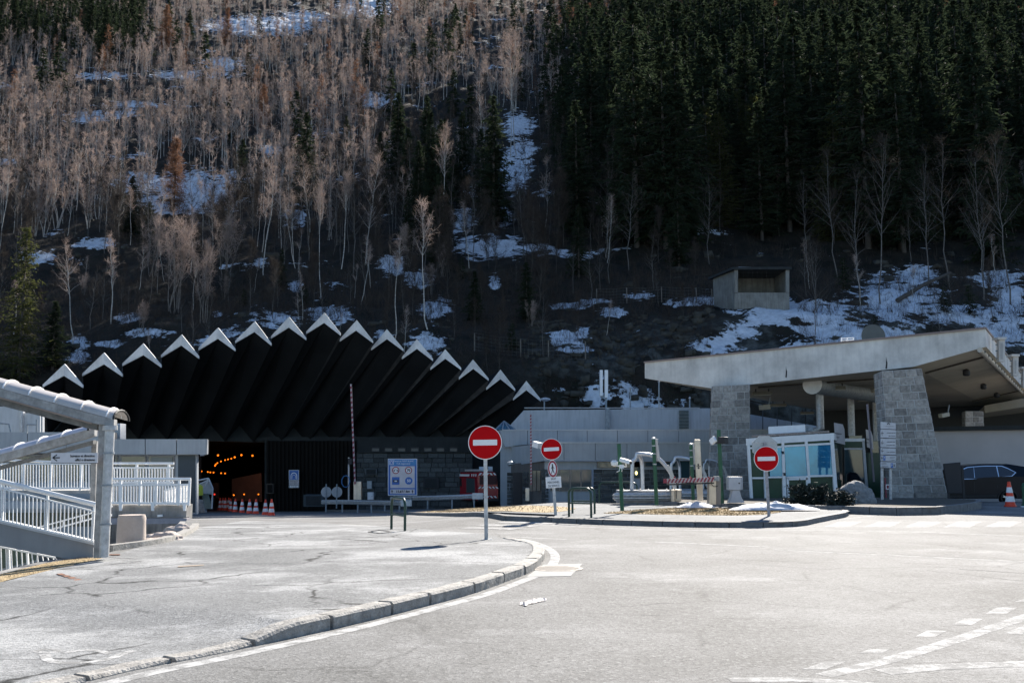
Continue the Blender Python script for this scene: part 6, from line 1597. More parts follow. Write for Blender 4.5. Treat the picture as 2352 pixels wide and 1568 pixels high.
e = Vector((0, -.02, 0)); sd_n = Vector((-4.6, -2.1, 0)).normalized()
def rearq(name, x0, x1, y0, y1, m, d=.02):
    b = MB(); quadY(b, z8(x0, 0)[0], z8(x1, 0)[0], z8(0, y0)[1], z8(0, y1)[1], Yv - d, .02); return b.build(name, m, van)
def stripes(name, x0, x1, y0, y1, nn, m, d):
    b = MB(); w_ = (x1 - x0) / nn
    for k in range(nn):
        if k % 2: continue
        q = [z8(x0 + k * w_ + 10, y0), z8(x0 + k * w_ + w_ + 10, y0), z8(x0 + k * w_ + w_ - 10, y1), z8(x0 + k * w_ - 10, y1)]
        if (k // 1) * w_ + x0 > (x0 + x1) / 2: q = [z8(x0 + k * w_ - 10, y0), z8(x0 + k * w_ + w_ - 10, y0), z8(x0 + k * w_ + w_ + 10, y1), z8(x0 + k * w_ + 10, y1)]
        b.add([at(c, r, Yv - d) for c, r in q], [(3, 2, 1, 0)])
    return b.build(name, m, van)
stripes('chevron_band', 1390, 1575, 528, 552, 9, M['signwhite'], .03); stripes('chevron_band', 1385, 1600, 684, 706, 11, M['signwhite'], .03); stripes('chevron_band', 1388, 1604, 792, 814, 10, M['signwhite'], .03)
dg = mat('van_dark_glass', (.05, .008, .014), .35, spec=.25)
f1 = rearq('rear_window', 1392, 1476, 560, 660, dg); f2 = rearq('rear_window', 1486, 1590, 560, 660, dg)
rearq('door_gap', 1479, 1483, 520, 830, M['black'], .025); rearq('bumper', 1372, 1608, 822, 850, M['black'], .12); rearq('number_plate', 1392, 1452, 768, 784, M['signwhite'], .03); rearq('tail_light', 1376, 1388, 715, 770, mat('tail_light_red', (.5, .02, .02), .3), .03); rearq('tail_light', 1594, 1604, 715, 770, mat('tail_light_red', (.5, .02, .02), .3), .03)
# side panel: grey shutter, white stripes (on the left flank)
def side(s_, z): return Vector((R_[1].x, Yv, 0)) + nose_v * s_ + sd_n * .03 + Vector((0, 0, z))
zlo, zhi = R_[0].z, R_[3].z
def sideq(name, s0, s1, a0, a1, m, d=0.0):
    b = MB(); H_ = zhi - zlo; o_ = sd_n * d
    b.hexa([side(s0, zlo + a0 * H_) + o_, side(s1, zlo + a0 * H_) + o_, side(s1, zlo + a0 * H_) - sd_n * .03, side(s0, zlo + a0 * H_) - sd_n * .03], [side(s0, zlo + a1 * H_) + o_, side(s1, zlo + a1 * H_) + o_, side(s1, zlo + a1 * H_) - sd_n * .03, side(s0, zlo + a1 * H_) - sd_n * .03]); return b.build(name, m, van)
sideq('roller_shutter', .14, .50, .28, .78, mat('shutter_grey', (.05, .075, .08), .4)); sideq('shutter_frame', .12, .52, .26, .80, mat('shutter_frame', (.2, .07, .08), .5), -.01)
sideq('side_band', .38, .97, .84, .92, M['signwhite'])
for k in range(3): sideq('side_stripe', .06 + k * .09, .10 + k * .09, .84, .93, M['signwhite'])
sideq('cab_window', .74, .94, .48, .76, M['black'])
b = MB(); a = R_[3] + Vector((.2, .3, .06)); c_ = R_[4] + Vector((-.2, .3, .06))
b.hexa([a, c_, c_ + nose_v * .8, a + nose_v * .8], [p + Vector((0, 0, .16)) for p in (a, c_, c_ + nose_v * .8, a + nose_v * .8)]); b.build('roof_rack', mat('roof_rack_white', (.5, .5, .5), .5), van)
for k, pz in enumerate((a + nose_v * .05, c_ + nose_v * .05)):
    b = MB(); b.box(tuple(pz + Vector((.1 if k == 0 else -.1, -.15, .25))), (.38, .2, .3)); b.build('beacon', mat('pale_beacon', (.5, .6, .7), .3), van)
for s_, sx_ in ((.16, 1), (1.08, 1), (.16, -1)):
    q = (R_[0] if sx_ == 1 else R_[7]) + nose_v * s_ ; b = MB(); dr_ = sd_n * (.06 if sx_ == 1 else -.06); zc_ = R_[0].z + .05
    b.tube([Vector((q.x, q.y, zc_)) + dr_, Vector((q.x, q.y, zc_)) - dr_ * 4], .40, 18); w_ = b.build('wheel', M['rubber'], van, smooth=True); 
    b = MB(); b.tube([Vector((q.x, q.y, zc_)) + dr_ * 1.2, Vector((q.x, q.y, zc_)) + dr_ * .6], .22, 14); b.build('rim', M['galvd'], w_)
# ---- toll lane furniture
def post(label, name, ctop, rtop, cbot, rbot, Y, rad=.055, m=None, cat='post'):
    a, b_ = at(cbot, rbot, Y), at(ctop, rtop, Y); t = thing(name, label, cat, a); m_ = MB(); m_.tube([a, b_], rad, 14); m_.build('pole', m or M['green'], t, smooth=True); return t, a, b_
z5 = lambda x, y: ((1750 + x / 3.36) * .784, (1200 + y / 3.36) * .784)
Yg = 30.5
t, a, b_ = post('green pole with a white camera cluster at mid height on the far island', 'camera_pole', *z5(212, 335), *z5(245, 993), 31.5, .062, cat='camera pole')
m_ = MB(); m_.bar(at(*z5(225, 488), 31.3), at(*z5(325, 518), 31.1), .13, .12); m_.build('camera_housing', M['white'], t, bevel=.015)
m_ = MB(); m_.bar(at(*z5(325, 519), 31.1), at(*z5(331, 521), 31.08), .10, .09); m_.build('camera_lens', M['black'], t)
m_ = MB(); m_.lathe([(.02, -.12), (.10, -.08), (.12, .02), (.05, .08)], tuple(at(*z5(168, 520), 31.3)), 14); m_.bar(at(*z5(150, 545), 31.3), at(*z5(285, 560), 31.3), .04); m_.bar(at(*z5(238, 540), 31.2), at(*z5(238, 575), 31.2), .14, .1); m_.bar(at(*z5(285, 560), 31.3), at(*z5(280, 525), 31.2), .035); m_.build('bracket', M['white'], t)
m_ = MB(); m_.tube([at(*z5(190, 612), 31.2), at(*z5(215, 600), 31.15), at(*z5(222, 565), 31.2), at(*z5(245, 590), 31.15), at(*z5(240, 606), 31.2)], .014, 6); m_.build('cable_loop', M['white'], t)
def edge_sign(label, top, bot, Y, s0, s1, sl_=.0):
    t, a, b_ = post(label, 'green_sign_pole', *z5(*top), *z5(*bot), Y, .065, cat='sign pole')
    m_ = MB(); c0, r0 = z5(s0[0], s0[1]); c1, r1 = z5(s1[0], s1[1]); d_ = (at(*z5(top[0] + 15, 0), Y) - at(*z5(top[0], 0), Y))
    p0, p1 = at(c0, r0, Y), at(c1, r1, Y); w_ = at(z5(s0[0] + 38, 0)[0], r0, Y) - at(c0, r0, Y); w_.x = .02; w_.y = .9; w_.z = 0; lz = Vector((at(z5(bot[0], 0)[0], r1, Y).x - at(z5(bot[0], 0)[0], r1, Y).x, 0, 0))
    th = Vector((.10, 0, 0)); zt, zb = p0.z, p1.z; xs_ = (p1.x - p0.x)
    q = Vector((p0.x, Y, 0)); k = Vector((xs_, 0, 0))
    m_.hexa([q + k + Vector((0, 0, zb)), q + k + th + Vector((0, 0, zb)), q + k + th + w_ + Vector((0, 0, zb)), q + k + w_ + Vector((0, 0, zb))], [q + Vector((0, 0, zt)), q + th + Vector((0, 0, zt)), q + th + w_ + Vector((0, 0, zt)), q + w_ + Vector((0, 0, zt))])
    m_.build('sign_box', mat('pale_sign_box', (.50, .48, .46), .5, .2), t, bevel=.01)
    m_ = MB(); m_.lathe([(.07, 0), (.07, .05), (.02, .07)], tuple(b_), 10)
    for f in (.9, .78, .62): q = b_.lerp(a, 1 - f); m_.lathe([(.072, -.02), (.072, .02)], tuple(q), 12)
    m_.build('collar', M['galv'], t)
edge_sign('green pole with a tall edge on sign box, left of the ticket column', (552, 290), (584, 937), 34.5, (566, 287), (592, 502)); edge_sign('green pole with an edge on sign box hidden behind the ticket column', (920, 345), (945, 888), 38, (935, 330), (955, 535))
t, a, b_ = post('green pole with two floodlights in front of the left stone pier', 'floodlight_pole', *z5(1195, 197), *z5(1230, 932), 36, .075, cat='lamp pole')
m_ = MB(); m_.bar(at(*z5(1202, 300), 35.8), at(*z5(1272, 300), 35.6), .28, .25); m_.build('floodlight', M['black'], t, bevel=.02)
m_ = MB(); m_.bar(at(*z5(1125, 280), 35.8), at(*z5(1152, 326), 35.7), .11, .25); m_.build('floodlight', M['steelw'], t, bevel=.01); m_ = MB(); m_.bar(at(*z5(1140, 318), 35.9), at(*z5(1200, 330), 35.9), .035); m_.build('arm', M['black'], t)
# ticket column
Yk = 35.0; tc = thing('ticket_column', 'tall metal ticket column left of the lowered barrier', 'ticket machine', at(*z5(1018, 895), Yk))
a, b_, c_, d_ = at(*z5(985, 893), Yk), at(*z5(1045, 893), Yk), at(*z5(1013, 292), Yk), at(*z5(955, 292), Yk); th = Vector((.05, .35, 0))
m_ = MB(); m_.hexa([a, b_, b_ + th, a + th], [d_, c_, c_ + th, d_ + th]); m_.build('body', M['alu'], tc, bevel=.012)
for (x, y) in ((994, 540), (997, 572)): m_ = MB(); q = at(*z5(x, y), Yk - .01); m_.disc((q.x, q.z), .035, Yk - .012, .01, 12); m_.build('symbol', M['black'], tc)
m_ = MB(); quadY(m_, z5(976, 0)[0], z5(1018, 0)[0], z5(0, 552)[1], z5(0, 560)[1], Yk - .008, .01); m_.build('slot', M['black'], tc)
# lowered barrier
Yb = 33.5; lb = thing('lowered_barrier', 'lowered red and white barrier arm with its metal cabinet before the left pier', 'barrier', at(*z5(1160, 930), Yb))
m_ = MB(); quadY(m_, z5(1102, 0)[0], z5(1170, 0)[0], z5(0, 668)[1], z5(0, 932)[1], Yb, .4); m_.build('cabinet', M['alu'], lb, bevel=.012)
m_ = MB(); quadY(m_, z5(1171, 0)[0], z5(1216, 0)[0], z5(0, 665)[1], z5(0, 932)[1], Yb + .05, .4); m_.build('side_panel', mat('grey_bronze_side', (.16, .15, .14), .6), lb)
m_ = MB(); quadY(m_, z5(1145, 0)[0], z5(1202, 0)[0], z5(0, 655)[1], z5(0, 700)[1], Yb - .12, .12); m_.build('arm_holder', M['galvd'], lb)
a, b_ = at(*z5(684, 700), Yb - .15), at(*z5(1148, 684), Yb - .15); m_ = MB(); m_.bar(a, b_, .05, .14); ar_ = m_.build('arm', mat('pinkish_arm', (.38, .33, .35), .5), lb)
m_ = MB(); n = 26
for k in range(n):
    if k % 2: continue
    p, q = a.lerp(b_, k / n), a.lerp(b_, (k + 1) / n); up = Vector((.08, 0, .073)); dn_ = Vector((-.0, 0, -.073)); y_ = Vector((0, -.03, 0)); m_.add([p + dn_ + y_, q + dn_ + y_, q + up + y_, p + up + y_], [(0, 1, 2, 3)])
m_.build('red_stripes', M['redp'], ar_); m_ = MB(); m_.bar(a + Vector((-.12, 0, 0)), a, .06, .15); m_.build('red_tip', M['redp'], ar_)
m_ = MB(); m_.bar(a + Vector((0, .02, -.12)), b_ + Vector((0, .02, -.12)), .04, .05); m_.build('lower_rail', M['black'], lb)
for x in (760, 918, 1095): q = at(*z5(x, 672), Yb - .15); m_ = MB(); m_.lathe([(.03, 0), (.035, .03), (.012, .055)], tuple(q), 10); m_.build('arm_lamp', M['redd'], lb)
m_ = MB(); q = at(*z5(1160, 720), Yb - .14); m_.tube([q + Vector((math.cos(k) * .13, 0, math.sin(k) * .12)) for k in [x * .5 for x in range(3, 12)]], .012, 6); m_.build('cable_loop', M['rubber'], lb)
# hoops of bent silver tube with crash rails
def silver(label, X, Y, sc=1.0, grp='bent silver tube guards on the toll islands'):
    t = thing('tube_guard', label, 'tube guard', at(*z5(X[0], X[4]), Y), 0, grp)
    x0, x1, yt, yb = X[0], X[1], X[2], X[4]
    def arc_pts(cx0, cx1, y0, y1, n=7): return [at(*z5(cx0 + (cx1 - cx0) * math.sin(k / n * math.pi / 2), y1 + (y0 - y1) * math.cos(k / n * math.pi / 2)), Y) for k in range(n + 1)]
    L_ = [at(*z5(x0, yb), Y)] + arc_pts(x0 + 6 * sc, x0 + 50 * sc, yt + 70 * sc, yt) + [at(*z5(x0 + 130 * sc, yt + 2), Y), at(*z5(x0 + 200 * sc, yt + 14 * sc), Y), at(*z5(x0 + 265 * sc, yt + 45 * sc), Y), at(*z5(x0 + 330 * sc, yt + 110 * sc), Y), at(*z5(x0 + 385 * sc, yt + 190 * sc), Y), at(*z5(x0 + 415 * sc, yt + 260 * sc), Y), at(*z5(x0 + 425 * sc, yt + 345 * sc), Y)]
    m_ = MB(); m_.tube(smooth_line(L_, 2), .075 * sc, 12); m_.build('bent_tube', M['silver'], t, smooth=True)
    q = Vector((.35, 1.6, 0)); L2 = [at(*z5(x0 + 50 * sc, yt + 6), Y), at(*z5(x0 + 80 * sc, yt + 25 * sc), Y + .6), at(*z5(x0 + 98 * sc, yt + 70 * sc), Y + 1), at(*z5(x0 + 105 * sc, yt + 150 * sc), Y + 1), at(*z5(x0 + 110 * sc, yb), Y + 1)]
    m_ = MB(); m_.tube(smooth_line(L2, 2), .075 * sc, 12); m_.build('bent_tube', M['silver'], t, smooth=True)
    pl_ = [at(*z5(x0 + 345 * sc, yt + 115 * sc), Y - .12), at(*z5(x0 + 365 * sc, yt + 108 * sc), Y - .12), at(*z5(x0 + 400 * sc, yt + 170 * sc), Y - .12), at(*z5(x0 + 435 * sc, yt + 270 * sc), Y - .12), at(*z5(x0 + 440 * sc, yt + 330 * sc), Y - .12), at(*z5(x0 + 405 * sc, yt + 330 * sc), Y - .12), at(*z5(x0 + 395 * sc, yt + 260 * sc), Y - .12), at(*z5(x0 + 375 * sc, yt + 185 * sc), Y - .12)]
    m_ = MB(); n = len(pl_); m_.add(pl_ + [p + Vector((0, .12, 0)) for p in pl_], [tuple(range(n)), tuple(range(2 * n - 1, n - 1, -1))] + [(k, (k + 1) % n, n + (k + 1) % n, n + k) for k in range(n)]); m_.build('cover_plate', mat('pale_cover', (.5, .48, .45), .5, .3), t)
silver('front left bent silver tube guard beside the camera pole', (338, 0, 432, 0, 890), 38.5); silver('middle bent silver tube guard behind the lowered barrier', (722, 0, 468, 0, 890), 44, .86); silver('rearmost bent silver tube guard half behind the left pier', (1045, 0, 492, 0, 890), 48.5, .55)
ti = thing('toll_island', 'low concrete toll island with a crash rail wrapped round its rounded nose', 'toll island', at(*z5(220, 930), 38))
m_ = MB(); quadY(m_, z5(222, 0)[0], z5(760, 0)[0], z5(0, 795)[1], z5(0, 925)[1], 38.2, 1.5); m_.build('concrete_base', mat('pale_island_concrete', (.27, .27, .27), .8, var=.2, streak=.3), ti, bevel=.03)
pa = [at(*z5(165, 815), 38.6), at(*z5(180, 815), 38.1), at(*z5(240, 815), 37.95), at(*z5(752, 812), 37.95)]
path = [p - Vector((0, 0, .31)) for p in resample(smooth_line(pa, 2), .4)]; wbeam(ti, path, 1)
pa = [at(*z5(175, 845), 38.5), at(*z5(240, 850), 37.98), at(*z5(752, 842), 37.98)]
m_ = MB(); quadY(m_, z5(728, 0)[0], z5(762, 0)[0], z5(0, 785)[1], z5(0, 920)[1], 37.6, .5); m_.build('end_post', M['alu'], ti, bevel=.01)
m_ = MB(); quadY(m_, z5(764, 0)[0], z5(828, 0)[0], z5(0, 785)[1], z5(0, 900)[1], 37.8, .5); m_.build('metal_cover', M['alu'], ti, bevel=.01); m_ = MB(); quadY(m_, z5(768, 0)[0], z5(790, 0)[0], z5(0, 785)[1], z5(0, 792)[1], 37.58, .02); quadY(m_, z5(776, 0)[0], z5(783, 0)[0], z5(0, 792)[1], z5(0, 875)[1], 37.58, .02); m_.build('cable_slot', M['seam'], ti)
for x in (255, 330, 420, 500, 590, 680): m_ = MB(); q = at(*z5(x, 790), 38.2); m_.lathe([(.03, 0), (.04, .04), (.01, .06)], tuple(q), 8); m_.build('stud', M['galv'], ti)
rail('short crash rail on the second toll island behind the ticket column', [z5(830, 798), z5(950, 802), z5(1085, 800)], [42, 42, 42], [.05, .5, .95]); ti2 = thing('toll_island', 'second concrete toll island behind the ticket column', 'toll island', at(*z5(830, 880), 42.5)); m_ = MB(); quadY(m_, z5(820, 0)[0], z5(1100, 0)[0], z5(0, 785)[1], z5(0, 905)[1], 42.6, 1.5); m_.build('concrete_base', mat('pale_island_concrete', (.27, .27, .27)), ti2, bevel=.03)
m_ = MB(); quadY(m_, z5(835, 0)[0], z5(895, 0)[0], z5(0, 820)[1], z5(0, 862)[1], 42.4, .1); m_.build('cover', M['galvd'], ti2)
# pedestal cabinet
Yc = 35.5; pc = thing('pedestal_cabinet', 'grey cabinet on a flared pedestal beside the green and white booth', 'cabinet', at(*z5(1370, 913), Yc))
m_ = MB(); quadY(m_, z5(1295, 0)[0], z5(1412, 0)[0], z5(0, 658)[1], z5(0, 788)[1], Yc, .45); m_.build('box', mat('grey_cabinet', (.40, .42, .45), .5), pc, bevel=.01)
m_ = MB(); quadY(m_, z5(1412, 0)[0], z5(1432, 0)[0], z5(0, 660)[1], z5(0, 786)[1], Yc + .05, .4); m_.build('side_face', mat('grey_cabinet_side', (.3, .32, .35), .5), pc)
m_ = MB(); q = at(*z5(1396, 722), Yc); m_.disc((q.x, q.z), .03, Yc - .01, .02, 10); m_.build('lock', M['black'], pc)
m_ = MB(); bl_, br_, tl_, tr_ = at(*z5(1297, 915), Yc + .05), at(*z5(1452, 912), Yc + .05), at(*z5(1332, 790), Yc + .05), at(*z5(1400, 790), Yc + .05); ml, mr_ = at(*z5(1322, 860), Yc + .05), at(*z5(1418, 860), Yc + .05); th = Vector((0, .4, 0))
m_.hexa([ml, mr_, mr_ + th, ml + th], [tl_, tr_, tr_ + th, tl_ + th]); m_.hexa([bl_, br_, br_ + th, bl_ + th], [ml, mr_, mr_ + th, ml + th]); m_.build('pedestal', mat('grey_cabinet', (.40, .42, .45), .5), pc)
# ---- green and white booth
Ybo = 43.0
bo = thing('toll_booth', 'green and white toll booth with large sky-toned windows and a ribbed unit on its roof', 'booth', at(1820, 1150, Ybo))
def A5(x, y, d=0.0): return at(*z5(x, y), Ybo - d)
def fr(name, m, pts, d, th, parent):
    P_ = [A5(x, y, d) for x, y in pts]; n = len(P_); b = MB(); b.add(P_ + [p + Vector((0, th, 0)) for p in P_], [tuple(range(n)), tuple(range(2 * n - 1, n - 1, -1))] + [(k, (k + 1) % n, n + (k + 1) % n, n + k) for k in range(n)]); return b.build(name, m, parent)
# side face going back on the right and body shell
Rt, Rb = A5(2330, 262), A5(2375, 880); sv = Vector((1.45, 3.6, 0))
b = MB(); b.add([A5(2305, 330, -.1), A5(2352, 880, -.1), A5(2352, 880, -.1) + sv, A5(2305, 330, -.1) + sv], [(0, 1, 2, 3)]); b.build('side_glass', mat('side_glass_grey', (.10, .14, .15), .15), bo)
b = MB(); b.add([A5(2352, 700, -.08) , A5(2352, 890, -.08), A5(2352, 890, -.08) + sv, A5(2352, 700, -.08) + sv], [(0, 1, 2, 3)]); b.build('side_panel', M['greenp'], bo)
b = MB(); q0, q1, q2, q3 = A5(1462, 283), A5(2330, 228), A5(2330, 228) + sv, A5(1462, 283) + sv; dz_ = Vector((0, 0, -.30)); b.hexa([p + dz_ for p in (q0, q1, q2, q3)], [q0, q1, q2, q3]); b.build('roof_band', M['steelw'], bo)
fr('back_panel', M['greenp'], [(1490, 300), (2310, 250), (2350, 890), (1530, 900)], -.12, .05, bo)
for pts in ([(1475, 305), (1500, 303), (1535, 893), (1508, 895)], [(1815, 290), (1838, 288), (1862, 860), (1828, 862)], [(2044, 275), (2068, 274), (2100, 720), (2076, 722)], [(2292, 262), (2325, 260), (2372, 870), (2335, 872)], [(1640, 600), (1660, 600), (1672, 895), (1650, 895)]): fr('mullion', M['steelw'], pts, .02, .14, bo)
for pts in ([(1500, 368), (1820, 355), (1820, 372), (1502, 386)], [(1838, 348), (2300, 322), (2302, 342), (1840, 366)], [(1525, 662), (1655, 662), (1655, 680), (1526, 680)], [(1660, 656), (1840, 654), (1842, 670), (1660, 672)], [(1862, 658), (2085, 648), (2086, 668), (1863, 676)], [(2095, 642), (2330, 636), (2332, 656), (2096, 662)], [(1500, 893), (1660, 890), (1660, 912), (1502, 914)], [(1880, 672), (2070, 668), (2071, 688), (1882, 692)], [(1862, 670), (1885, 670), (1895, 860), (1872, 862)], [(2055, 668), (2075, 668), (2082, 760), (2062, 762)]): fr('rail', M['steelw'], pts, .01, .12, bo)
w1 = fr('window', M['glassb'], [(1842, 366), (2062, 356), (2076, 650), (1858, 656)], -.03, .03, bo); w2 = fr('window', M['glassb'], [(2070, 355), (2300, 342), (2322, 638), (2090, 646)], -.03, .03, bo); fr('window', M['glassb'], [(1690, 372), (1816, 366), (1830, 652), (1700, 656)], -.03, .03, bo)
def fr2(name, m, pts, d, parent): return fr(name, m, pts, d, .004, parent)
cb = mat('pale_interior_counter', (.55, .52, .46), .6)
for (x, y) in ((1828, 420), (1842, 632)): fr('hinge', M['black'], [(x - 14, y - 14), (x + 6, y - 14), (x + 14, y + 14), (x - 6, y + 14)], .05, .04, bo)
b = MB(); c0, r0 = z5(1680, 165); b.add([], []); P_ = [A5(1682, 165, -1.2), A5(2048, 145, -1.2), A5(2052, 218, -1.2), A5(1686, 240, -1.2)]; b.hexa([P_[3], P_[2], P_[2] + Vector((.3, 1.1, 0)), P_[3] + Vector((.3, 1.1, 0))], [P_[0], P_[1], P_[1] + Vector((.3, 1.1, 0)), P_[0] + Vector((.3, 1.1, 0))]); ac = b.build('roof_unit', M['galv'], bo)
b = MB()
for k in range(34):
    x = 1690 + k * 10.6; b.bar(A5(x, 168 - k * .6, -1.17), A5(x + .5, 236 - k * .6, -1.17), .05, .05)
b.build('rib', M['steelw'], ac)
b = MB(); b.tube([A5(1520, 262, -.6), A5(1800, 245, -.6), A5(2280, 215, -.6)], .05, 8); b.build('roof_pipe', mat('rusty_white_pipe', (.35, .26, .2), .7, var=.5, scale=12), bo)
b = MB(); b.hexa([A5(2060, 205, -1.6), A5(2140, 200, -1.6), A5(2140, 200, -2.6), A5(2060, 205, -2.6)], [A5(2050, 150, -1.6), A5(2085, 150, -1.6), A5(2085, 150, -2.6), A5(2050, 150, -2.6)]); b.build('unit_end', M['galvd'], bo)
# things seen inside the glass
for pts in ([(1900, 640), (1960, 520), (1990, 520), (2006, 640)],): fr2('pale_bottle_shape', cb, pts, -.02, w1) if False else None
# booth behind and its dark panel
Y2b = 50.0; b2 = thing('toll_booth', 'second booth with white frame and dark glass behind the first booth', 'booth', at(1960, 1150, Y2b))
def q6(mb, x0, x1, y0, y1, Y, th=.2): c0, r0 = z6(x0, y0); c1, r1 = z6(x1, y1); return quadY(mb, c0, c1, r0, r1, Y, th)
b = MB(); q6(b, 1275, 1398, 785, 803, Y2b, 2); b.build('roof_band', M['steelw'], b2)
b = MB(); P_ = [at(*z6(1383, 800), Y2b), at(*z6(1397, 800), Y2b), at(*z6(1420, 1100), Y2b), at(*z6(1402, 1100), Y2b)]; b.hexa([P_[3], P_[2], P_[2] + Vector((0, .15, 0)), P_[3] + Vector((0, .15, 0))], [P_[0], P_[1], P_[1] + Vector((0, .15, 0)), P_[0] + Vector((0, .15, 0))]); b.build('mullion', mat('shaded_frame', (.5, .5, .5), .5), b2)
b = MB(); q6(b, 1278, 1386, 842, 852, Y2b - .02, .1); b.build('rail', mat('shaded_frame', (.5, .5, .5), .5), b2)
b = MB(); q6(b, 1275, 1392, 803, 840, Y2b + .05, .1); b.build('fascia', M['greenp'], b2)
b = MB(); q6(b, 1280, 1400, 852, 1110, Y2b + .06, .1); b.build('window', M['glass'], b2)
b = MB(); q6(b, 1420, 1490, 870, 1160, Y2b + 1, 2); b.build('side_panel', M['greenp'], b2)
for (x0, x1, y0, y1, Yq, lb_, lines) in ((1213, 1275, 690, 822, 44.3, 'tilted white notice board on the right corner of the first booth', 3), (1403, 1445, 730, 850, 51, 'dim notice board on the corner of the second booth', 3)):
    t = thing('notice_board', lb_, 'notice board', at(*z6(x0, y1), Yq)); P_ = [at(*z6(x0, y0), Yq), at(*z6(x1 - 12, y0 + 10), Yq + .5), at(*z6(x1 - 2, y0 + 40), Yq + .6), at(*z6(x1 + 3, y1), Yq + .6), at(*z6(x0 + 8, y1 - 14), Yq)]
    b = MB(); n = 5; b.add(P_ + [p + Vector((.05, .08, 0)) for p in P_], [tuple(range(n)), tuple(range(2 * n - 1, n - 1, -1))] + [(k, (k + 1) % n, n + (k + 1) % n, n + k) for k in range(n)]); b.build('board', mat('grey_board', (.50, .47, .47), .6), t)
    b = MB()
    for k in range(lines):
        for j in range(9):
            f0, f1 = (j + .15) / 9, (j + .75) / 9; yy0 = y0 + (y1 - y0) * (.45 + k * .17); ya, yb_ = yy0, yy0 + 8
            X_ = lambda f: x0 + 6 + (x1 - x0 - 10) * f
            b.add([at(*z6(X_(f0), ya + f0 * 8), Yq - .03 + f0 * .6), at(*z6(X_(f1), ya + f1 * 8), Yq - .03 + f1 * .6), at(*z6(X_(f1), yb_ + f1 * 8), Yq - .03 + f1 * .6), at(*z6(X_(f0), yb_ + f0 * 8), Yq - .03 + f0 * .6)], [(0, 1, 2, 3)])
    b.build('lettering', M['black'], t)
# shrub, boulder
def ell(label, name, cat_, c, r, w, h, d, m, seed, dz=.2, lump=.25, boxy=0.0):
    p = gnd(c, r, dz); b = MB(); n = 36; k_ = 20; vs = []; fs = []
    for i in range(k_ + 1):
        ph_ = math.pi / 2 * i / k_
        for k in range(n):
            a = 2 * math.pi * k / n; v = Vector((math.cos(a) * math.sin(ph_), math.sin(a) * math.sin(ph_), math.cos(ph_)))
            q = 1 + lump * noise.fractal(v * 1.3 + Vector((seed, 0, 0)), 1, 2, 4); v = Vector((v.x * w / 2, v.y * d / 2, v.z * h)) * q; vs.append(p + v - Vector((0, 0, .05)))
    for i in range(k_):
        for k in range(n): fs.append((i * n + k, i * n + (k + 1) % n, (i + 1) * n + (k + 1) % n, (i + 1) * n + k))
    b.add(vs, fs); o = b.build(name, m, smooth=True); tag(o, label, cat_); return o
ell('big rounded grey granite boulder between the dark shrub and the signpost', 'boulder', 'boulder', 1967, 1157, 1.45, .88, 1.1, M['rock'], 3.1, .2, .18)
def shrub(label, c, r, w, h, d, n, seed, dz=.2):
    p = gnd(c, r, dz); rs = np.random.RandomState(seed); t = thing('evergreen_shrub', label, 'shrub', p); A = []; B = []; T_ = []
    for k in range(60):
        a = rs.uniform(0, 6.28); e_ = rs.uniform(.15, 1.3); d_ = np.array([math.cos(a) * math.cos(e_) * w / 2, math.sin(a) * math.cos(e_) * d / 2, math.sin(e_) * h]); L_ = rs.uniform(.6, 1.12)
        tip = d_ * L_ + np.array([0, 0, -.1 * rs.rand()]); T_.append((np.zeros(3), tip))
        for j in range(n // 60):
            f = rs.uniform(.25, 1) ; c0 = tip * f + rs.normal(0, .06, 3); dd_ = tip / np.linalg.norm(tip) * .5 + rs.normal(0, .6, 3); dd_ /= np.linalg.norm(dd_); A.append(c0); B.append(c0 + dd_ * rs.uniform(.05, .16))
    V, Q = ribbons(np.array(A), np.array(B), .045, rs); o = link_mesh('foliage', np_mesh('foliage', V, Q, mat('shrub_leaf', (.010, .018, .012), .7, var=.5, scale=8)), t)
    V, Q = ribbons(np.array([a for a, _ in T_]), np.array([b for _, b in T_]), .03, rs); link_mesh('stem', np_mesh('stem', V, Q, M['barkd']), t)
shrub('dark evergreen shrub spreading in front of the green booth', 1868, 1160, 2.1, .85, 1.2, 9000, 5); shrub('low dark shrub sprawling against the left side of the boulder', 1925, 1163, 1.3, .55, .9, 3600, 8)
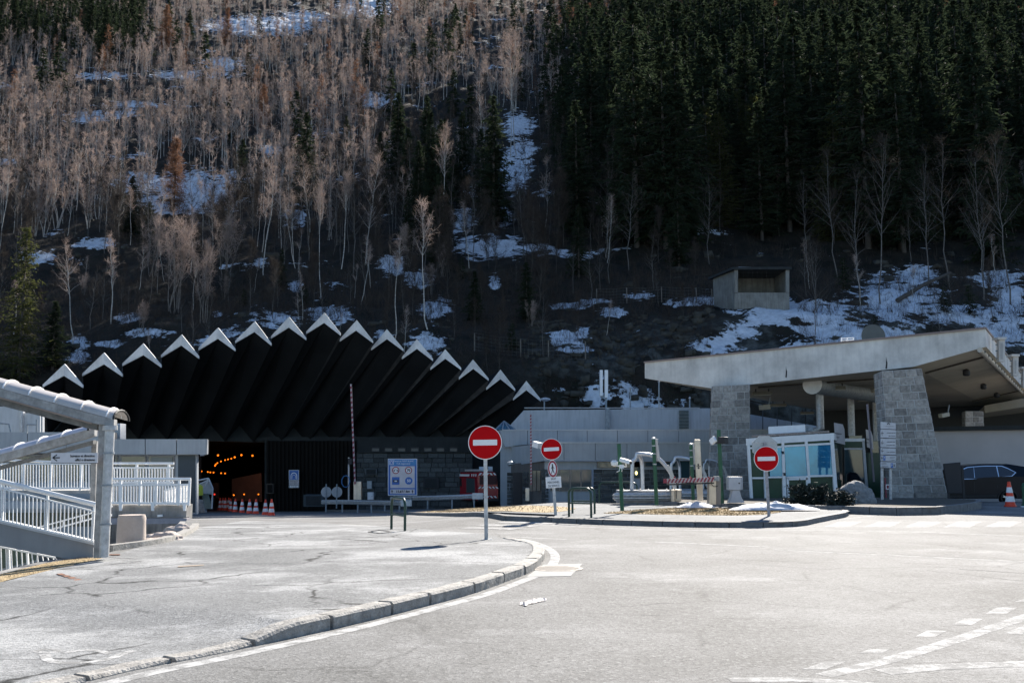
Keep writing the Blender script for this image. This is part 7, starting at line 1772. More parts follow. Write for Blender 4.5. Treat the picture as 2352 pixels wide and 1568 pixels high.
# ---- direction signpost
Ys = 39.0; sp = thing('direction_signpost', 'two legged signpost with six stacked white direction panels before the right pier', 'signpost', at(*z6(1503, 1185), Ys))
for (x, y) in ((1503, 1185), (1553, 1172)): b = MB(); b.tube([at(*z6(x, y), Ys + .08), at(*z6(x - 4, 690), Ys + .08)], .055, 10); b.build('post', M['galv'], sp)
z7 = lambda x, y: ((2400 + x / 3.92) * .784, (1200 + y / 3.92) * .784)
pan = [(137, 222, 152, 230), (222, 325, 232, 330), (330, 433, 334, 440), (438, 518, 442, 522), (522, 592, 526, 598), (597, 668, 602, 676)]
for i, (l0, l1, q0, q1) in enumerate(pan):
    P_ = [at(*z7(708, l0), Ys), at(*z7(879, q0), Ys), at(*z7(879, q1 - 5), Ys), at(*z7(708, l1 - 5), Ys)]; b = MB(); th = Vector((0, .05, 0)); b.hexa([P_[3], P_[2], P_[2] + th, P_[3] + th], [P_[0], P_[1], P_[1] + th, P_[0] + th]); pn = b.build('direction_panel', mat('panel_white', (.55, .55, .57), .5), sp)
    b = MB(); P2 = [at(*z7(706, l1 - 6), Ys - .004), at(*z7(881, q1 - 6), Ys - .004), at(*z7(881, q1), Ys - .004), at(*z7(706, l1), Ys - .004)]; b.hexa([P2[3], P2[2], P2[2] + th, P2[3] + th], [P2[0], P2[1], P2[1] + th, P2[0] + th]); b.build('panel_edge', M['black'], sp)
    def tx(s_, x, y, al='RIGHT', hp=11, m_=M['black']): p_ = at(*z7(x, y), Ys - .012) - sp.location; text(s_, hp / 3.92 * .784 / F * Ys / .7, p_, m_, sp, al, sx=.72)
    def arrow(x, y, s_=1, k=1.0):
        b = MB(); d_ = 22 * k
        for (x0, y0, x1, y1) in ((x, y, x + s_ * d_ * 1.1, y), (x, y, x + s_ * d_ * .6, y - d_), (x, y, x + s_ * d_ * .6, y + d_)): b.bar(at(*z7(x0, y0), Ys - .012), at(*z7(x1, y1), Ys - .012), .008, .04) if False else b.add([at(*z7(x0, y0 - 3.5), Ys - .01), at(*z7(x1, y1 - 3.5), Ys - .01), at(*z7(x1, y1 + 3.5), Ys - .01), at(*z7(x0, y0 + 3.5), Ys - .01)], [(0, 1, 2, 3)])
        b.build('arrow', M['black'], sp)
    if i == 1: arrow(715, 268); tx('bureaux et direction', 873, 265); tx('uffici e direzione', 873, 299)
    if i == 2: arrow(715, 378); tx('service police tunnel', 871, 367); tx('servizio polizia traforo', 871, 405)
    if i == 3: arrow(715, 472); tx('police aux frontières', 873, 485)
    if i == 4: arrow(713, 552, 1, .8); tx('fournisseurs', 870, 547); tx('fornitori', 870, 577)
    if i == 5: arrow(870, 640, -1, .9); tx('accueil clients', 712, 616, 'LEFT'); tx('accoglienza clienti', 712, 650, 'LEFT')
    if i == 0:
        b = MB(); P_ = [at(*z7(795 + 13 * math.cos(math.pi * k / 8), 168 - 14 * math.sin(math.pi * k / 8)), Ys - .015) for k in range(9)]; b.tube(P_, .016, 5); b.build('arch_emblem', M['black'], sp); tx('TUNNEL DU MONT-BLANC', 855, 188, 'RIGHT', 8, mat('faded_letter', (.36, .34, .35), .6)); tx('GEIE', 812, 205, 'RIGHT', 8, mat('faded_letter', (.36, .34, .35), .6))
    if i in (4, 5):
        x = (737 if i == 4 else 823); y = (527 if i == 4 else 612); b = MB(); P_ = [at(*z7(x, y), Ys - .006), at(*z7(x + 24, y), Ys - .006), at(*z7(x + 24, y + 52), Ys - .006), at(*z7(x, y + 52), Ys - .006)]; b.hexa([P_[3], P_[2], P_[2] + th, P_[3] + th], [P_[0], P_[1], P_[1] + th, P_[0] + th]); b.build('parking_symbol', M['blue'], sp); tx('P', x + 12, y + 26, 'CENTER', 28, M['signwhite'])
fe = thing('fire_extinguisher_post', 'thin red post with a small white and red plate beside the signpost legs', 'post', at(*z7(770, 1010), 40.5)); b = MB(); b.tube([at(*z7(770, 1010), 40.5), at(*z7(757, 780), 40.5)], .03, 8); b.build('post', M['redp'], fe); b = MB(); quadY(b, z7(768, 0)[0], z7(808, 0)[0], z7(0, 855)[1], z7(0, 913)[1], 40.4, .03); b.build('plate', M['signwhite'], fe); b = MB(); quadY(b, z7(776, 0)[0], z7(800, 0)[0], z7(0, 866)[1], z7(0, 902)[1], 40.39, .02); b.build('symbol', M['redp'], fe)
nb_ = thing('dark_board', 'black upright board on two legs at the nose of the dark car', 'board', at(2190, 1158, 41.5)); b = MB(); P_ = [at(*z7(1430, 618), 41.5), at(*z7(1625, 600), 41.5), at(*z7(1660, 1040), 41.5), at(*z7(1490, 1050), 41.5)]; P_[2] = at(*z7(1648, 960), 41.5); P_[3] = at(*z7(1480, 960), 41.5)
b.hexa([P_[3], P_[2], P_[2] + Vector((0, .1, 0)), P_[3] + Vector((0, .1, 0))], [P_[0], P_[1], P_[1] + Vector((0, .1, 0)), P_[0] + Vector((0, .1, 0))]); b.build('panel', M['black'], nb_, bevel=.02)
for x0, x1 in ((1640, 1668), (1475, 1490)): b = MB(); b.bar(at(*z7(x0, 640), 41.6), at(*z7(x1, 1075), 41.6), .09, .06); b.build('leg', M['black'], nb_)
# ---- dark car, seen from its side, rear to the right
Ycar = 46.0; car = thing('parked_car', 'dark blue black estate car with chrome window line parked right of the stone pier', 'car', at(2313, 1160, Ycar))
def cp(x, y, d=0.0): return at(*z7(x, y), Ycar - d)
hw = 1.9
prof = [(980, 1000), (960, 900), (985, 830), (1180, 800), (1480, 790), (1640, 672), (1700, 642), (1880, 622), (2080, 618), (2200, 622), (2400, 655), (2540, 770), (2560, 880), (2510, 1000), (2480, 1020)]
side_ = [cp(x, y) for x, y in prof] ; b = MB(); n = len(side_)
inn = []
for (x, y), p in zip(prof, side_):
    k = max(0, min(1, (800 - y) / 180)); inn.append(p + Vector((0, .22 * k, 0)))
outer = [p + Vector((0, hw - (.22 * max(0, min(1, (800 - y) / 180))), 0)) for (x, y), p in zip(prof, side_)]
def strip(mb, A, B): 
    k = len(A); mb.add(A + B, [(i, (i + 1) % k, k + (i + 1) % k, k + i) for i in range(k)])
strip(b, inn, outer)
low = [(980, 1000), (960, 900), (985, 830), (1180, 800), (1480, 790), (1640, 785), (1900, 775), (2200, 762), (2440, 770), (2540, 770), (2560, 880), (2540, 1000), (2480, 1020)]
arch_w = lambda cx, rr: [(cx + rr * math.cos(math.pi * k / 10), 1020 - rr * .95 * math.sin(math.pi * k / 10)) for k in range(11)]
lowp = low[:-1] + [(2480, 1020)] + arch_w(2165, 112) + arch_w(1210, 112)
for d_, yo in ((0, 0), (0, hw)):
    v = [cp(x, y) + Vector((0, yo, 0)) for x, y in lowp]; b.add(v, [tuple(range(len(v)))])
up_ = [(1480, 790), (1640, 672), (1700, 642), (1880, 622), (2080, 618), (2200, 622), (2400, 655), (2540, 770), (2440, 770), (2200, 762), (1900, 775), (1640, 785)]
for s_ in (0, 1):
    v = []
    for x, y in up_:
        k = max(0, min(1, (800 - y) / 180)); v.append(cp(x, y) + Vector((0, .22 * k if s_ == 0 else hw - .22 * k, 0)))
    b.add(v, [tuple(range(len(v)))])
b.build('body', M['carpaint'], car)
def carq(name, pts, m, d, parent=car, th=.012):
    v = []
    for x, y in pts:
        k = max(0, min(1, (800 - y) / 180)); v.append(cp(x, y) + Vector((0, .22 * k - d, 0)))
    n_ = len(v); b = MB(); b.add(v + [p + Vector((0, th, 0)) for p in v], [tuple(range(n_)), tuple(range(2 * n_ - 1, n_ - 1, -1))] + [(k, (k + 1) % n_, n_ + (k + 1) % n_, n_ + k) for k in range(n_)]); return b.build(name, m, parent)
carq('chrome_line', [(1565, 800), (1645, 682), (1720, 655), (1900, 640), (2120, 640), (2180, 665), (2275, 718), (2222, 762), (2000, 775), (1760, 795)], M['chrome'], .012)
gls = mat('car_glass', (.010, .014, .022), .05, spec=.9)
carq('window', [(1585, 790), (1652, 692), (1720, 665), (1790, 657), (1782, 787)], gls, .026); carq('window', [(1796, 656), (1900, 650), (2050, 648), (2060, 768), (1792, 786)], gls, .026); carq('window', [(2066, 648), (2115, 650), (2178, 675), (2260, 718), (2215, 755), (2072, 767)], gls, .026)
carq('sill_trim', [(1320, 985), (2040, 975), (2040, 1000), (1320, 1010)], M['rubber'], .02); carq('door_gap', [(1786, 790), (1790, 790), (1782, 970), (1778, 970)], M['black'], .01); carq('door_gap', [(2062, 770), (2066, 770), (2050, 900), (2046, 900)], M['black'], .01)
carq('door_handle', [(1935, 830), (1990, 826), (1990, 836), (1935, 840)], M['carpaint'], .03); carq('roof_rail', [(1720, 640), (2180, 618), (2180, 626), (1720, 648)], M['black'], .03)
def ring_arch(cx):
    v0 = [(cx + 118 * math.cos(math.pi * k / 12), 1020 - 114 * math.sin(math.pi * k / 12)) for k in range(13)]; v1 = [(cx + 104 * math.cos(math.pi * k / 12), 1020 - 100 * math.sin(math.pi * k / 12)) for k in range(12, -1, -1)]; carq('wheel_arch', v0 + v1, M['rubber'], .02)
for cx in (2165, 1210):
    ring_arch(cx); q = cp(cx, 1010); rr = 84 / 3.92 * .784 / F * Ycar
    b = MB(); b.lathe([(rr * .72, -.02), (rr * .95, -.03), (rr, .03), (rr, .2), (rr * .9, .24)], (q.x, Ycar, q.z), 32, 'Y'); w_ = b.build('wheel', M['rubber'], car, smooth=True)
    b = MB(); b.lathe([(rr * .76, -.035), (rr * .70, -.035)], (q.x, Ycar, q.z), 32, 'Y')
    for k in range(5):
        for o_ in (-.12, .12):
            a = 2 * math.pi * k / 5 + .3; a1 = a + o_; b.bar((q.x + .03 * math.cos(a), Ycar - .035, q.z + .03 * math.sin(a)), (q.x + rr * .74 * math.cos(a1), Ycar - .045, q.z + rr * .74 * math.sin(a1)), .03, .035)
    b.lathe([(.05, -.06), (.06, -.03)], (q.x, Ycar, q.z), 14, 'Y'); b.build('rim', mat('alloy_rim', (.55, .57, .6), .3, .8), w_)
carq('tail_light', [(2390, 770), (2480, 790), (2490, 840), (2400, 815)], mat('tail_light_red', (.5, .02, .02), .3), .012)
carq('mirror', [(1560, 800), (1620, 795), (1615, 840), (1570, 845)], M['carpaint'], .15, th=.15)
dc_ = thing('shaded_car', 'black car mostly hidden between the two booths behind the boulder', 'car', at(*z6(1340, 1100), 47.5)); b = MB(); P_ = [z6(1290, 1110), z6(1290, 1000), z6(1310, 985), z6(1350, 990), z6(1395, 1050), z6(1410, 1110)]; v = [at(c, r, 47.5) for c, r in P_]; n = len(v); b.add(v + [p + Vector((1.2, 3.6, 0)) for p in v], [tuple(range(n)), tuple(range(2 * n - 1, n - 1, -1))] + [(k, (k + 1) % n, n + (k + 1) % n, n + k) for k in range(n)]); b.build('body', M['carpaint'], dc_, bevel=.05); b = MB(); v = [at(*z6(x, y), 47.45) for x, y in ((1305, 1040), (1312, 1000), (1348, 1002), (1380, 1048))]; b.add(v, [(0, 1, 2, 3)]); b.build('rear_window', gls, dc_)
# ================================================================ LEFT WALKWAY
z1 = lambda x, y: (.35 * x, 823.2 + .35 * y)
Yw = 17.9
wk = thing('covered_walkway', 'galvanised steel walkway frame with two sloping barrel roofs at the left edge', 'walkway', at(*z1(650, 1305), Yw))
def A1(x, y, Y=Yw): return at(*z1(x, y), Y)
def poly1(name, m, pts, Y, th, parent, bevel=0):
    P_ = [A1(x, y, Y) for x, y in pts]; n = len(P_); b = MB(); b.add(P_ + [p + Vector((0, th, 0)) for p in P_], [tuple(range(n)), tuple(range(2 * n - 1, n - 1, -1))] + [(k, (k + 1) % n, n + (k + 1) % n, n + k) for k in range(n)]); return b.build(name, m, parent, bevel=bevel)
GD = mat('weathered_galvanised_steel', (.30, .295, .285), .6, .3, var=.35, scale=7, bump=.1, bscale=30)
poly1('column', GD, [(648, 425), (700, 430), (665, 1306), (612, 1308)], Yw, .22, wk, .006); poly1('column_flange', M['galvd'], [(690, 432), (702, 434), (672, 1304), (660, 1304)], Yw - .03, .28, wk)
b = MB(); b.tube([A1(722, 455, Yw - .15), A1(682, 1302, Yw - .15)], .085, 16); b.build('downpipe', M['galv'], wk, smooth=True)
for y in (620, 830, 1085): b = MB(); x = 722 - (y - 455) * .047; b.tube([A1(x, y - 6, Yw - .15), A1(x, y + 6, Yw - .15)], .1, 16); b.build('pipe_collar', M['galvd'], wk)
b = MB(); b.tube([A1(722, 440, Yw - .15), A1(722, 470, Yw - .15)], .13, 14); b.build('hopper', M['galv'], wk)
poly1('thin_column', GD, [(600, 540), (634, 540), (624, 950), (590, 950)], 21, .12, wk)
rx = lambda x0, y0, x1, y1, x: y0 + (y1 - y0) * (x - x0) / (x1 - x0)
b_ = poly1('roof_beam', GD, [(-500, 60), (-500, 115), (630, 428), (748, 442), (748, 400), (650, 376)], Yw - .12, .14, wk)
poly1('lower_beam', M['concd'] if False else mat('dull_lower_beam', (.17, .17, .165), .7, .2, var=.35, scale=6), [(-500, 128), (-500, 175), (560, 455), (634, 470), (640, 430)], Yw + .1, .14, wk)
poly1('gutter_edge', mat('rusty_edge', (.30, .22, .17), .7), [(-500, 112), (-500, 122), (600, 430), (600, 420)], Yw - .14, .02, wk)
def barrel(name, P0, P1, hpx, Y, depth, parent, ribs, m):
    """half round roof between two picture points on its front eave"""
    a, c = A1(*P0, Y), A1(*P1, Y); hh = hpx * .35 / F * Y; n = 10; b = MB(); vs = []; 
    for p in (a, c):
        for k in range(n + 1):
            an = math.pi * k / n; vs.append(p + Vector((0, depth / 2 * (1 - math.cos(an)), hh * math.sin(an))))
    b.add(vs, [(k, k + 1, n + 2 + k, n + 1 + k) for k in range(n)]); o = b.build(name, m, parent, smooth=True)
    d_ = c - a
    for f in ribs:
        b = MB(); w_ = d_.normalized() * .03
        for p in (a + d_ * f,):
            vv = []
            for k in range(n + 1):
                an = math.pi * k / n; e_ = 1.02; vv.append(p + Vector((0, depth / 2 * (1 - math.cos(an) * e_), hh * math.sin(an) * e_ + .012)))
            b.tube(vv, .016, 6)
        b.build('roof_rib', M['steelw'], o)
    b = MB(); e = c + d_.normalized() * .01; vv = [e + Vector((0, depth / 2 * (1 - math.cos(math.pi * k / n) * 1.03), hh * math.sin(math.pi * k / n) * 1.04)) for k in range(n + 1)]; b.tube(vv, .022, 6); b.build('end_rim', M['rubber'], o)
barrel('barrel_roof', (-500, 58), (742, 398), 62, Yw - .1, .7, wk, [.02, .155, .29, .42, .555, .69, .83, .965][1:], M['poly'])
poly1('second_beam', GD, [(-300, 715), (-300, 760), (0, 682), (620, 508), (620, 468), (560, 470)], 20.2, .14, wk)
poly1('second_lower_beam', mat('dull_lower_beam', (.17, .17, .165)), [(-300, 785), (-300, 815), (0, 725), (610, 560), (612, 535)], 20.35, .14, wk)
barrel('barrel_roof', (-300, 708), (575, 472), 48, 20.2, .8, wk, [.1, .25, .44, .62, .8], mat('greyish_roof_sheet', (.50, .50, .55), .35, var=.12, scale=3))
b = MB(); b.hexa([A1(-600, 55, Yw), A1(-580, 55, Yw), A1(-580, 55, Yw + .1), A1(-600, 55, Yw + .1)], [A1(-600, 40, Yw), A1(-580, 40, Yw), A1(-580, 40, Yw + .1), A1(-600, 40, Yw + .1)]); b.build('bolt_plate', M['galvd'], wk)
sg = thing('direction_sign', 'white direction sign with a left arrow hung on the galvanised column', 'direction sign', A1(488, 680, Yw - .2))
poly1('panel', mat('cool_white_panel', (.66, .64, .65), .5), [(335, 618), (642, 618), (640, 684), (334, 682)], Yw - .22, .03, sg); poly1('panel_shadow_edge', M['black'], [(333, 682), (640, 684), (640, 688), (333, 686)], Yw - .2, .03, sg)
b = MB()
for (x0, y0, x1, y1) in ((345, 650, 393, 650), (345, 650, 374, 630), (345, 650, 374, 671)): b.add([A1(x0, y0 - 4, Yw - .225), A1(x1, y1 - 4, Yw - .225), A1(x1, y1 + 4, Yw - .225), A1(x0, y0 + 4, Yw - .225)], [(0, 1, 2, 3)])
b.build('arrow', M['black'], sg)
for s_, y in (('bureaux et direction', 638), ('uffici e direzione', 664)): text(s_, .062, A1(622, y, Yw - .225) - sg.location, M['black'], sg, 'RIGHT', sx=.86, bold=.0012)
# ---- railings
def railing(label, top, bot, Y, nbal, posts=(), cols=M['steelw'], hand=None, rt=.035, rb_=.011, Y2=None, mid=None):
    """top/bot = end points of top rail and bottom rail of the baluster panel in z1 coordinates"""
    Y2 = Y2 or Y; L_ = lambda p, f: (p[0][0] + (p[1][0] - p[0][0]) * f, p[0][1] + (p[1][1] - p[0][1]) * f)
    yy = lambda f: Y + (Y2 - Y) * f
    t = thing('railing', label, 'railing', A1(*bot[1], Y2))
    if hand: b = MB(); b.tube([A1(*hand[0], Y), A1(*hand[1], Y2)], rt, 10); b.build('handrail', cols, t, smooth=True)
    b = MB(); b.bar(A1(*top[0], Y), A1(*top[1], Y2), rb_ * 2.6, rb_ * 2.6); b.build('top_rail', cols, t)
    b = MB(); b.bar(A1(*bot[0], Y), A1(*bot[1], Y2), rb_ * 2.6, rb_ * 3); b.build('bottom_rail', cols, t)
    b = MB()
    for k in range(nbal):
        f = (k + .5) / nbal; b.bar(A1(*L_(top, f), yy(f)), A1(*L_(bot, f), yy(f)), rb_ * 1.7, rb_ * 1.2)
    b.build('balusters', cols, t)
    for f in posts:
        h_ = hand or top; b = MB(); q = L_(bot, f); b.bar(A1(*L_(h_, f), yy(f) + .03), A1(q[0], q[1] + 14, yy(f) + .03), rb_ * 3.4, rb_ * 3); b.build('post', cols, t)
    return t
Yr = 18.7
railing('front white ramp railing sloping down to the galvanised column', [(-420, 745), (618, 1002)], [(-420, 965), (615, 1200)], Yr, 40, (.12, .42, .70, .99), hand=[(-420, 702), (630, 958)], rt=.046)
railing('inner white stair rail crossing behind the front ramp railing', [(230, 1112), (600, 1012)], [(230, 1150), (600, 1050)], 20.0, 3, (), rt=.03)
railing('short white rail end right of the downpipe', [(700, 962), (737, 970)], [(700, 1020), (733, 1028)], 18.2, 1, (), rt=.02)
rw = thing('ramp_wall', 'grey concrete ramp beam under the front white railing', 'wall', A1(560, 1310, Yr)); poly1('beam', mat('smooth_grey_concrete', (.27, .27, .27), .85, var=.1, scale=1.5, streak=.1), [(-420, 980), (612, 1222), (612, 1310), (520, 1326), (-420, 1150)], Yr + .05, .22, rw); poly1('coping', M['steelw'] if False else mat('pale_coping', (.5, .5, .5), .7), [(-420, 968), (615, 1205), (615, 1222), (-420, 984)], Yr, .3, rw)
railing('low white rail at the bottom of the ramp under the grey beam', [(-250, 1185), (362, 1305)], [(-250, 1470), (372, 1318)], 19.6, 18, (0.1, .3, .5, .7), rb_=.012)
railing('upper white terrace railing left of the column', [(-60, 690), (592, 690)], [(-60, 848), (592, 850)], 44, 34, (.1, .33, .6, .9), hand=[(-60, 662), (600, 688)], rt=.05, rb_=.025)
railing('upper white terrace railing right of the column before the office windows', [(720, 716), (1140, 716)], [(720, 812), (1140, 812)], 46, 22, (.0, .42, .92), hand=[(722, 688), (1142, 688)], rt=.055, rb_=.03)
railing('lower white balcony railing right of the column', [(716, 828), (1246, 826)], [(716, 945), (1244, 950)], 42, 28, (.02, .14, .38, .58, .86, .99), hand=[(718, 790), (1252, 790)], rt=.06, rb_=.028)
railing('white balcony side railing running back from the balcony corner', [(1085, 862), (1240, 826)], [(1085, 945), (1240, 950)], 44, 16, (.0, .99), rb_=.03, Y2=42.3)
bl = thing('balcony_slab', 'stained concrete balcony edge above the round concrete block', 'balcony', A1(1000, 1085, 42.2))
poly1('slab', M['concd'], [(714, 958), (1228, 962), (1222, 1040), (714, 1036)], 42.2, .6, bl); poly1('lower_beam', mat('mauve_grey_beam', (.30, .29, .31), .8, var=.15), [(714, 1047), (1226, 1047), (1222, 1080), (714, 1088)], 42.0, .5, bl)
poly1('support_column', M['walld'], [(1166, 1080), (1206, 1080), (1206, 1120), (1166, 1120)], 42.2, .4, bl); poly1('gutter_box', M['steelw'], [(1032, 1024), (1064, 1022), (1064, 1036), (1032, 1038)], 41.9, .1, bl)
for x in (790, 1000, 1210): poly1('foot_bracket', M['steelw'], [(x - 12, 948), (x + 12, 948), (x + 8, 998), (x - 8, 998)], 41.95, .08, bl)
bl2 = thing('terrace_slab', 'pale concrete terrace edge under the upper railing left of the column', 'terrace', A1(400, 890, 44)); poly1('slab', mat('terrace_edge', (.36, .35, .33), .85, var=.2), [(-60, 862), (590, 865), (585, 885), (-60, 884)], 44, 3, bl2); poly1('lower_wall', M['panel'], [(-400, 905), (600, 925), (600, 1240), (-400, 1240)], 45.5, .3, bl2); poly1('dark_recess', mat('greenish_glass', (.05, .06, .045), .3), [(-300, 1010), (600, 1010), (600, 1100), (-300, 1100)], 45.4, .05, bl2)
poly1('middle_edge', M['panel'], [(-60, 935), (600, 950), (600, 985), (-60, 985)], 43.5, .5, bl2)
poly1('wall_panel', mat('beige_grey_wall', (.30, .29, .28), .8), [(716, 840), (1080, 840), (1080, 948), (716, 948)], 46.2, .1, bl)
# retaining face at the end of the pit and lower storey
b = MB(); e0 = at(-60, 1160, 46.9); e1 = at(436, 1160, 46.9); b.hexa([(-110, 46.9, -3.6), (e1.x, 46.9, -3.6), (e1.x, 47.3, -3.6), (-110, 47.3, -3.6)], [(-110, 46.9, -.1), (e1.x, 46.9, -.1), (e1.x, 47.3, -.1), (-110, 47.3, -.1)]); o = b.build('basement_wall', M['concd']); tag(o, 'shaded lower wall under the balcony behind the round concrete block', 'wall')
lw = thing('basement_window', 'greenish low window under the ramp at the left edge', 'window', A1(100, 1380, 30)); poly1('frame', M['galvd'], [(-200, 1215), (240, 1250), (240, 1330), (-200, 1440)], 30, .1, lw); poly1('pane', mat('green_low_glass', (.035, .07, .055), .15), [(-190, 1225), (232, 1258), (232, 1322), (-190, 1425)], 29.95, .03, lw)
# round concrete block, stones
p = gnd(*z1(858, 1225)); rc_ = thing('concrete_block', 'rounded beige concrete block beside the steel column', 'concrete block', p); rr = 89 * .35 / F * p.y; hh = 188 * .35 / F * p.y
b = MB(); pr = [(rr * 1.0, -.05), (rr * 1.01, hh * .35), (rr * .97, hh * .8), (rr * .985, hh * .9), (rr * .94, hh * .985), (rr * .80, hh)]; b.lathe(pr, n=32); b.build('drum', M['beige'], rc_, world=False, smooth=True); b = MB(); b.lathe([(rr * .93, hh * .985), (rr * .92, hh * 1.03), (rr * .6, hh * 1.04)], n=32); b.build('lid', M['beige'], rc_, world=False, smooth=True)
for i, (x, y, w_, h_, lb_) in enumerate([(1080, 1185, .95, .22, 'largest flat pale stone by the curved kerb end'), (1010, 1200, .6, .13, 'low pale stone nearest the round concrete block'), (1170, 1140, .8, .24, 'pale stone at the far tip of the kerb bed')]):
    ell(lb_, 'edge_stone', 'stone', *z1(x, y), w_, h_, .6, M['beige'], 3 + i * 2, .02, .3)
kb = MB(); kk = [gnd(*z1(x, y)) for x, y in ((712, 1262), (800, 1250), (950, 1232), (1100, 1205), (1220, 1160), (1285, 1115), (1278, 1105))]; kk = resample(smooth_line(kk, 2), .25); kb.sweep(kk, [(-.1, -.05), (.1, -.05), (.1, .12), (-.1, .12)]); o = kb.build('kerb', M['KERB'] if 'KERB' in M else M_KERB); o['kind'] = 'structure'
bd = sheet('dry_grass', [(p.x, p.y) for p in [gnd(*z1(x, y)) for x, y in ((960, 1222), (1100, 1196), (1200, 1160), (1150, 1165), (1040, 1190), (965, 1205))]], .03, M['grass'], step=.3); del bd['kind']; tag(bd, 'thin strip of dry grass between the pale stones and the curved kerb', 'grass', kind='stuff')
# skip, stair, far left by the tunnel
Yx = 60; sk = thing('yellow_bin', 'yellow green hopper beside the grey stairs at the tunnel mouth', 'bin', A1(1280, 900, Yx)); P_ = [(1250, 880), (1290, 826), (1304, 840), (1306, 898), (1255, 910)]; poly1('body', M['yellow'], P_, Yx, .8, sk); poly1('rim', mat('dark_yellow', (.28, .30, .02), .5), [(1250, 876), (1305, 862), (1306, 870), (1252, 884)], Yx - .02, .05, sk)
stt = thing('service_stairs', 'grey steps with pale railing panels beside the traffic cones', 'stairs', A1(1330, 990, Yx + 2))
b = MB()
for k in range(6): c0, r0 = z1(1232, 925 + k * 14); c1, r1 = z1(1330 + k * 3, 940 + k * 14); quadY(b, c0, c1, r0, r1, Yx + 3.5 - k * .35, .4)
b.build('steps', M['concd'], stt); poly1('side_panel', mat('dim_green_panel', (.10, .14, .14), .6), [(1325, 895), (1365, 885), (1392, 985), (1345, 985)], Yx + 1, .1, stt)
for pts in ([(1280, 805), (1300, 800), (1305, 880), (1290, 830)], [(1305, 822), (1365, 790), (1392, 860), (1388, 890), (1330, 885), (1310, 880)]): poly1('railing_panel', mat('pale_mesh_panel', (.40, .43, .46), .6), pts, Yx + 1.2, .04, stt)
b = MB()
for (x0, y0, x1, y1) in ((1278, 803, 1368, 785), (1368, 785, 1396, 850), (1396, 850, 1390, 985), (1368, 785, 1330, 885), (1310, 822, 1368, 800)): b.tube([A1(x0, y0, Yx + 1), A1(x1, y1, Yx + 1)], .05, 6)
b.build('handrail', mat('shaded_rail', (.42, .46, .50), .5), stt)
# ---- ground details
md = thing('manhole_cover', 'round iron cover in a square concrete patch at the end of the curved kerb', 'manhole cover', gnd(1275, 1308)); sp_ = lambda x, y: (1176 + x * .5, 1136.8 + y * .5)
P_ = [gnd(*sp_(x, y), 0) for x, y in ((325, 315), (270, 372), (65, 376), (145, 320))]; b = MB(); b.add([p + Vector((0, 0, .006)) for p in P_] + [p + Vector((0, 0, -.02)) for p in P_], [(0, 1, 2, 3)] + [(k, (k + 1) % 4, 4 + (k + 1) % 4, 4 + k) for k in range(4)]); b.build('concrete_patch', mat('patch_concrete', (.26, .26, .25), .85, var=.2, scale=10, bump=.5, bscale=60), md)
ce = gnd(*sp_(208, 339)); b = MB(); b.lathe([(.42, .004), (.42, .009), (.40, .011)], (ce.x, ce.y, 0), 32); b.build('iron_lid', M['rust'] if False else mat('worn_iron', (.17, .15, .13), .7, .3, var=.5, scale=30), md)
b = MB()
for k in range(-3, 4): w_ = math.sqrt(max(0, .36 ** 2 - (k * .1) ** 2)); b.bb(ce.x - w_, ce.x + w_, ce.y + k * .1 - .02, ce.y + k * .1 + .02, .0105, .0135)
b.build('tread', M['black'] if False else mat('dark_iron', (.05, .045, .04), .7, .3), md)
def grate(label, pts, n, m=M['rust']):
    P_ = [gnd(*z1(x, y)) for x, y in pts]; dzp = pave_dz(P_[0].x, P_[0].y) + .008; t = thing('drain_grate', label, 'drain', P_[0]); b = MB(); b.add([p + Vector((0, 0, dzp)) for p in P_], [(0, 1, 2, 3)]); b.build('frame', mat('dark_iron', (.05, .045, .04)), t); b = MB()
    for k in range(n):
        f0, f1 = (k + .15) / n, (k + .8) / n; q = [P_[0].lerp(P_[3], f0), P_[1].lerp(P_[2], f0), P_[1].lerp(P_[2], f1), P_[0].lerp(P_[3], f1)]; b.add([p + Vector((0, 0, dzp + .006)) for p in q], [(0, 1, 2, 3)])
    b.build('bar', m, t)
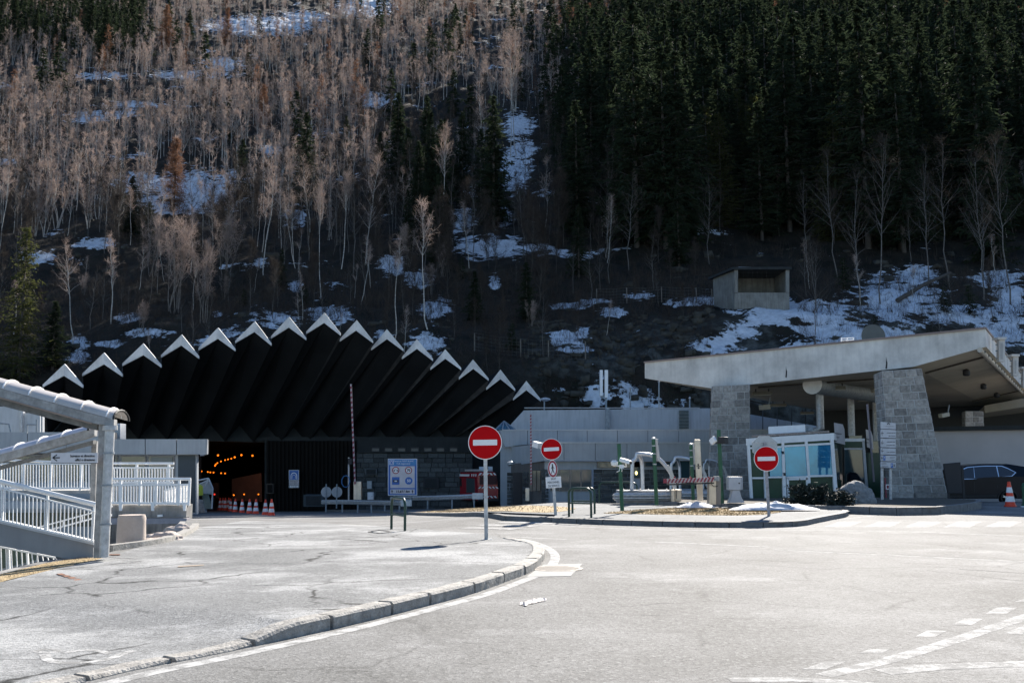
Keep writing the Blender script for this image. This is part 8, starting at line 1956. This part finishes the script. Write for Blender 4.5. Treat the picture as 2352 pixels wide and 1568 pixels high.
grate('rusty slotted drain grate near the mossy verge', [(365, 1422), (400, 1420), (595, 1482), (550, 1490)][::1], 5); grate('small rusty grate far along the pale pavement', [(1170, 1378), (1340, 1368), (1335, 1376), (1165, 1386)], 3, mat('pale_rust', (.34, .27, .2), .8)); grate('thin rusty grate at the foot of the downpipe', [(700, 1292), (788, 1291), (788, 1298), (700, 1299)], 2)
b = MB(); q = lambda x, y: gnd(*z1(x, y)) + Vector((0, 0, .03)); b.add([q(0, 1560), q(300, 1520), q(545, 1487), q(545, 1493), q(300, 1530), q(0, 1572)], [(0, 1, 4, 5), (1, 2, 3, 4)]); o = b.build('rusty_channel', M['rust']); tag(o, 'thin rusty channel line leading left from the slotted grate', 'drain')
pp = gnd(1225, 1386); b = MB(); rnq = random.Random(4); n = 16; top = []; bot = []
for k in range(n + 1):
    f = k / n; c, r = 1194 + 61 * f, 1390 - 11 * f + (3.5 if .15 < f < .3 else 0); w_ = (1 - abs(f - .45) * 1.6) * .07 + .01; g = gnd(c, r); z_ = .005 + rnq.uniform(0, .02) * (1 if 0 < k < n else 0); top.append((g.x, g.y + w_, z_ + .02)); bot.append((g.x, g.y - w_, rnq.uniform(.004, .01)))
b.add(top + bot, [(k, n + 1 + k, n + 2 + k, k + 1) for k in range(n)]); o = b.build('paper_scrap', mat('crumpled_paper', (.62, .56, .52), .8, var=.2, scale=20)); tag(o, 'crumpled strip of pale paper litter on the road', 'litter')
o.modifiers.new('thick', 'SOLIDIFY').thickness = .004
b = MB(); P_ = [gnd(*z8(x, y)) for x, y in ((115, 1218), (240, 1196), (375, 1216), (240, 1236))]; dzp = pave_dz(P_[0].x, P_[0].y) + .012
for a, c in zip(P_, P_[1:] + P_[:1]): b.bar(a + Vector((0, 0, dzp)), c + Vector((0, 0, dzp)), .03, .008)
o = b.build('inspection_cover', M['rubber']); tag(o, 'flush square inspection cover beside the lone green hoop', 'cover')
b = MB(); P_ = [gnd(*z8(x, y), .16) for x, y in ((835, 958), (1100, 962), (1500, 985), (1900, 1000), (2250, 1015))]
for a, c in zip(P_, P_[1:]): b.tube([a, c], .028, 6)
o = b.build('rubber_hose', M['rubber']); tag(o, 'black hose lying along the front edge of the left dry grass strip', 'hose')
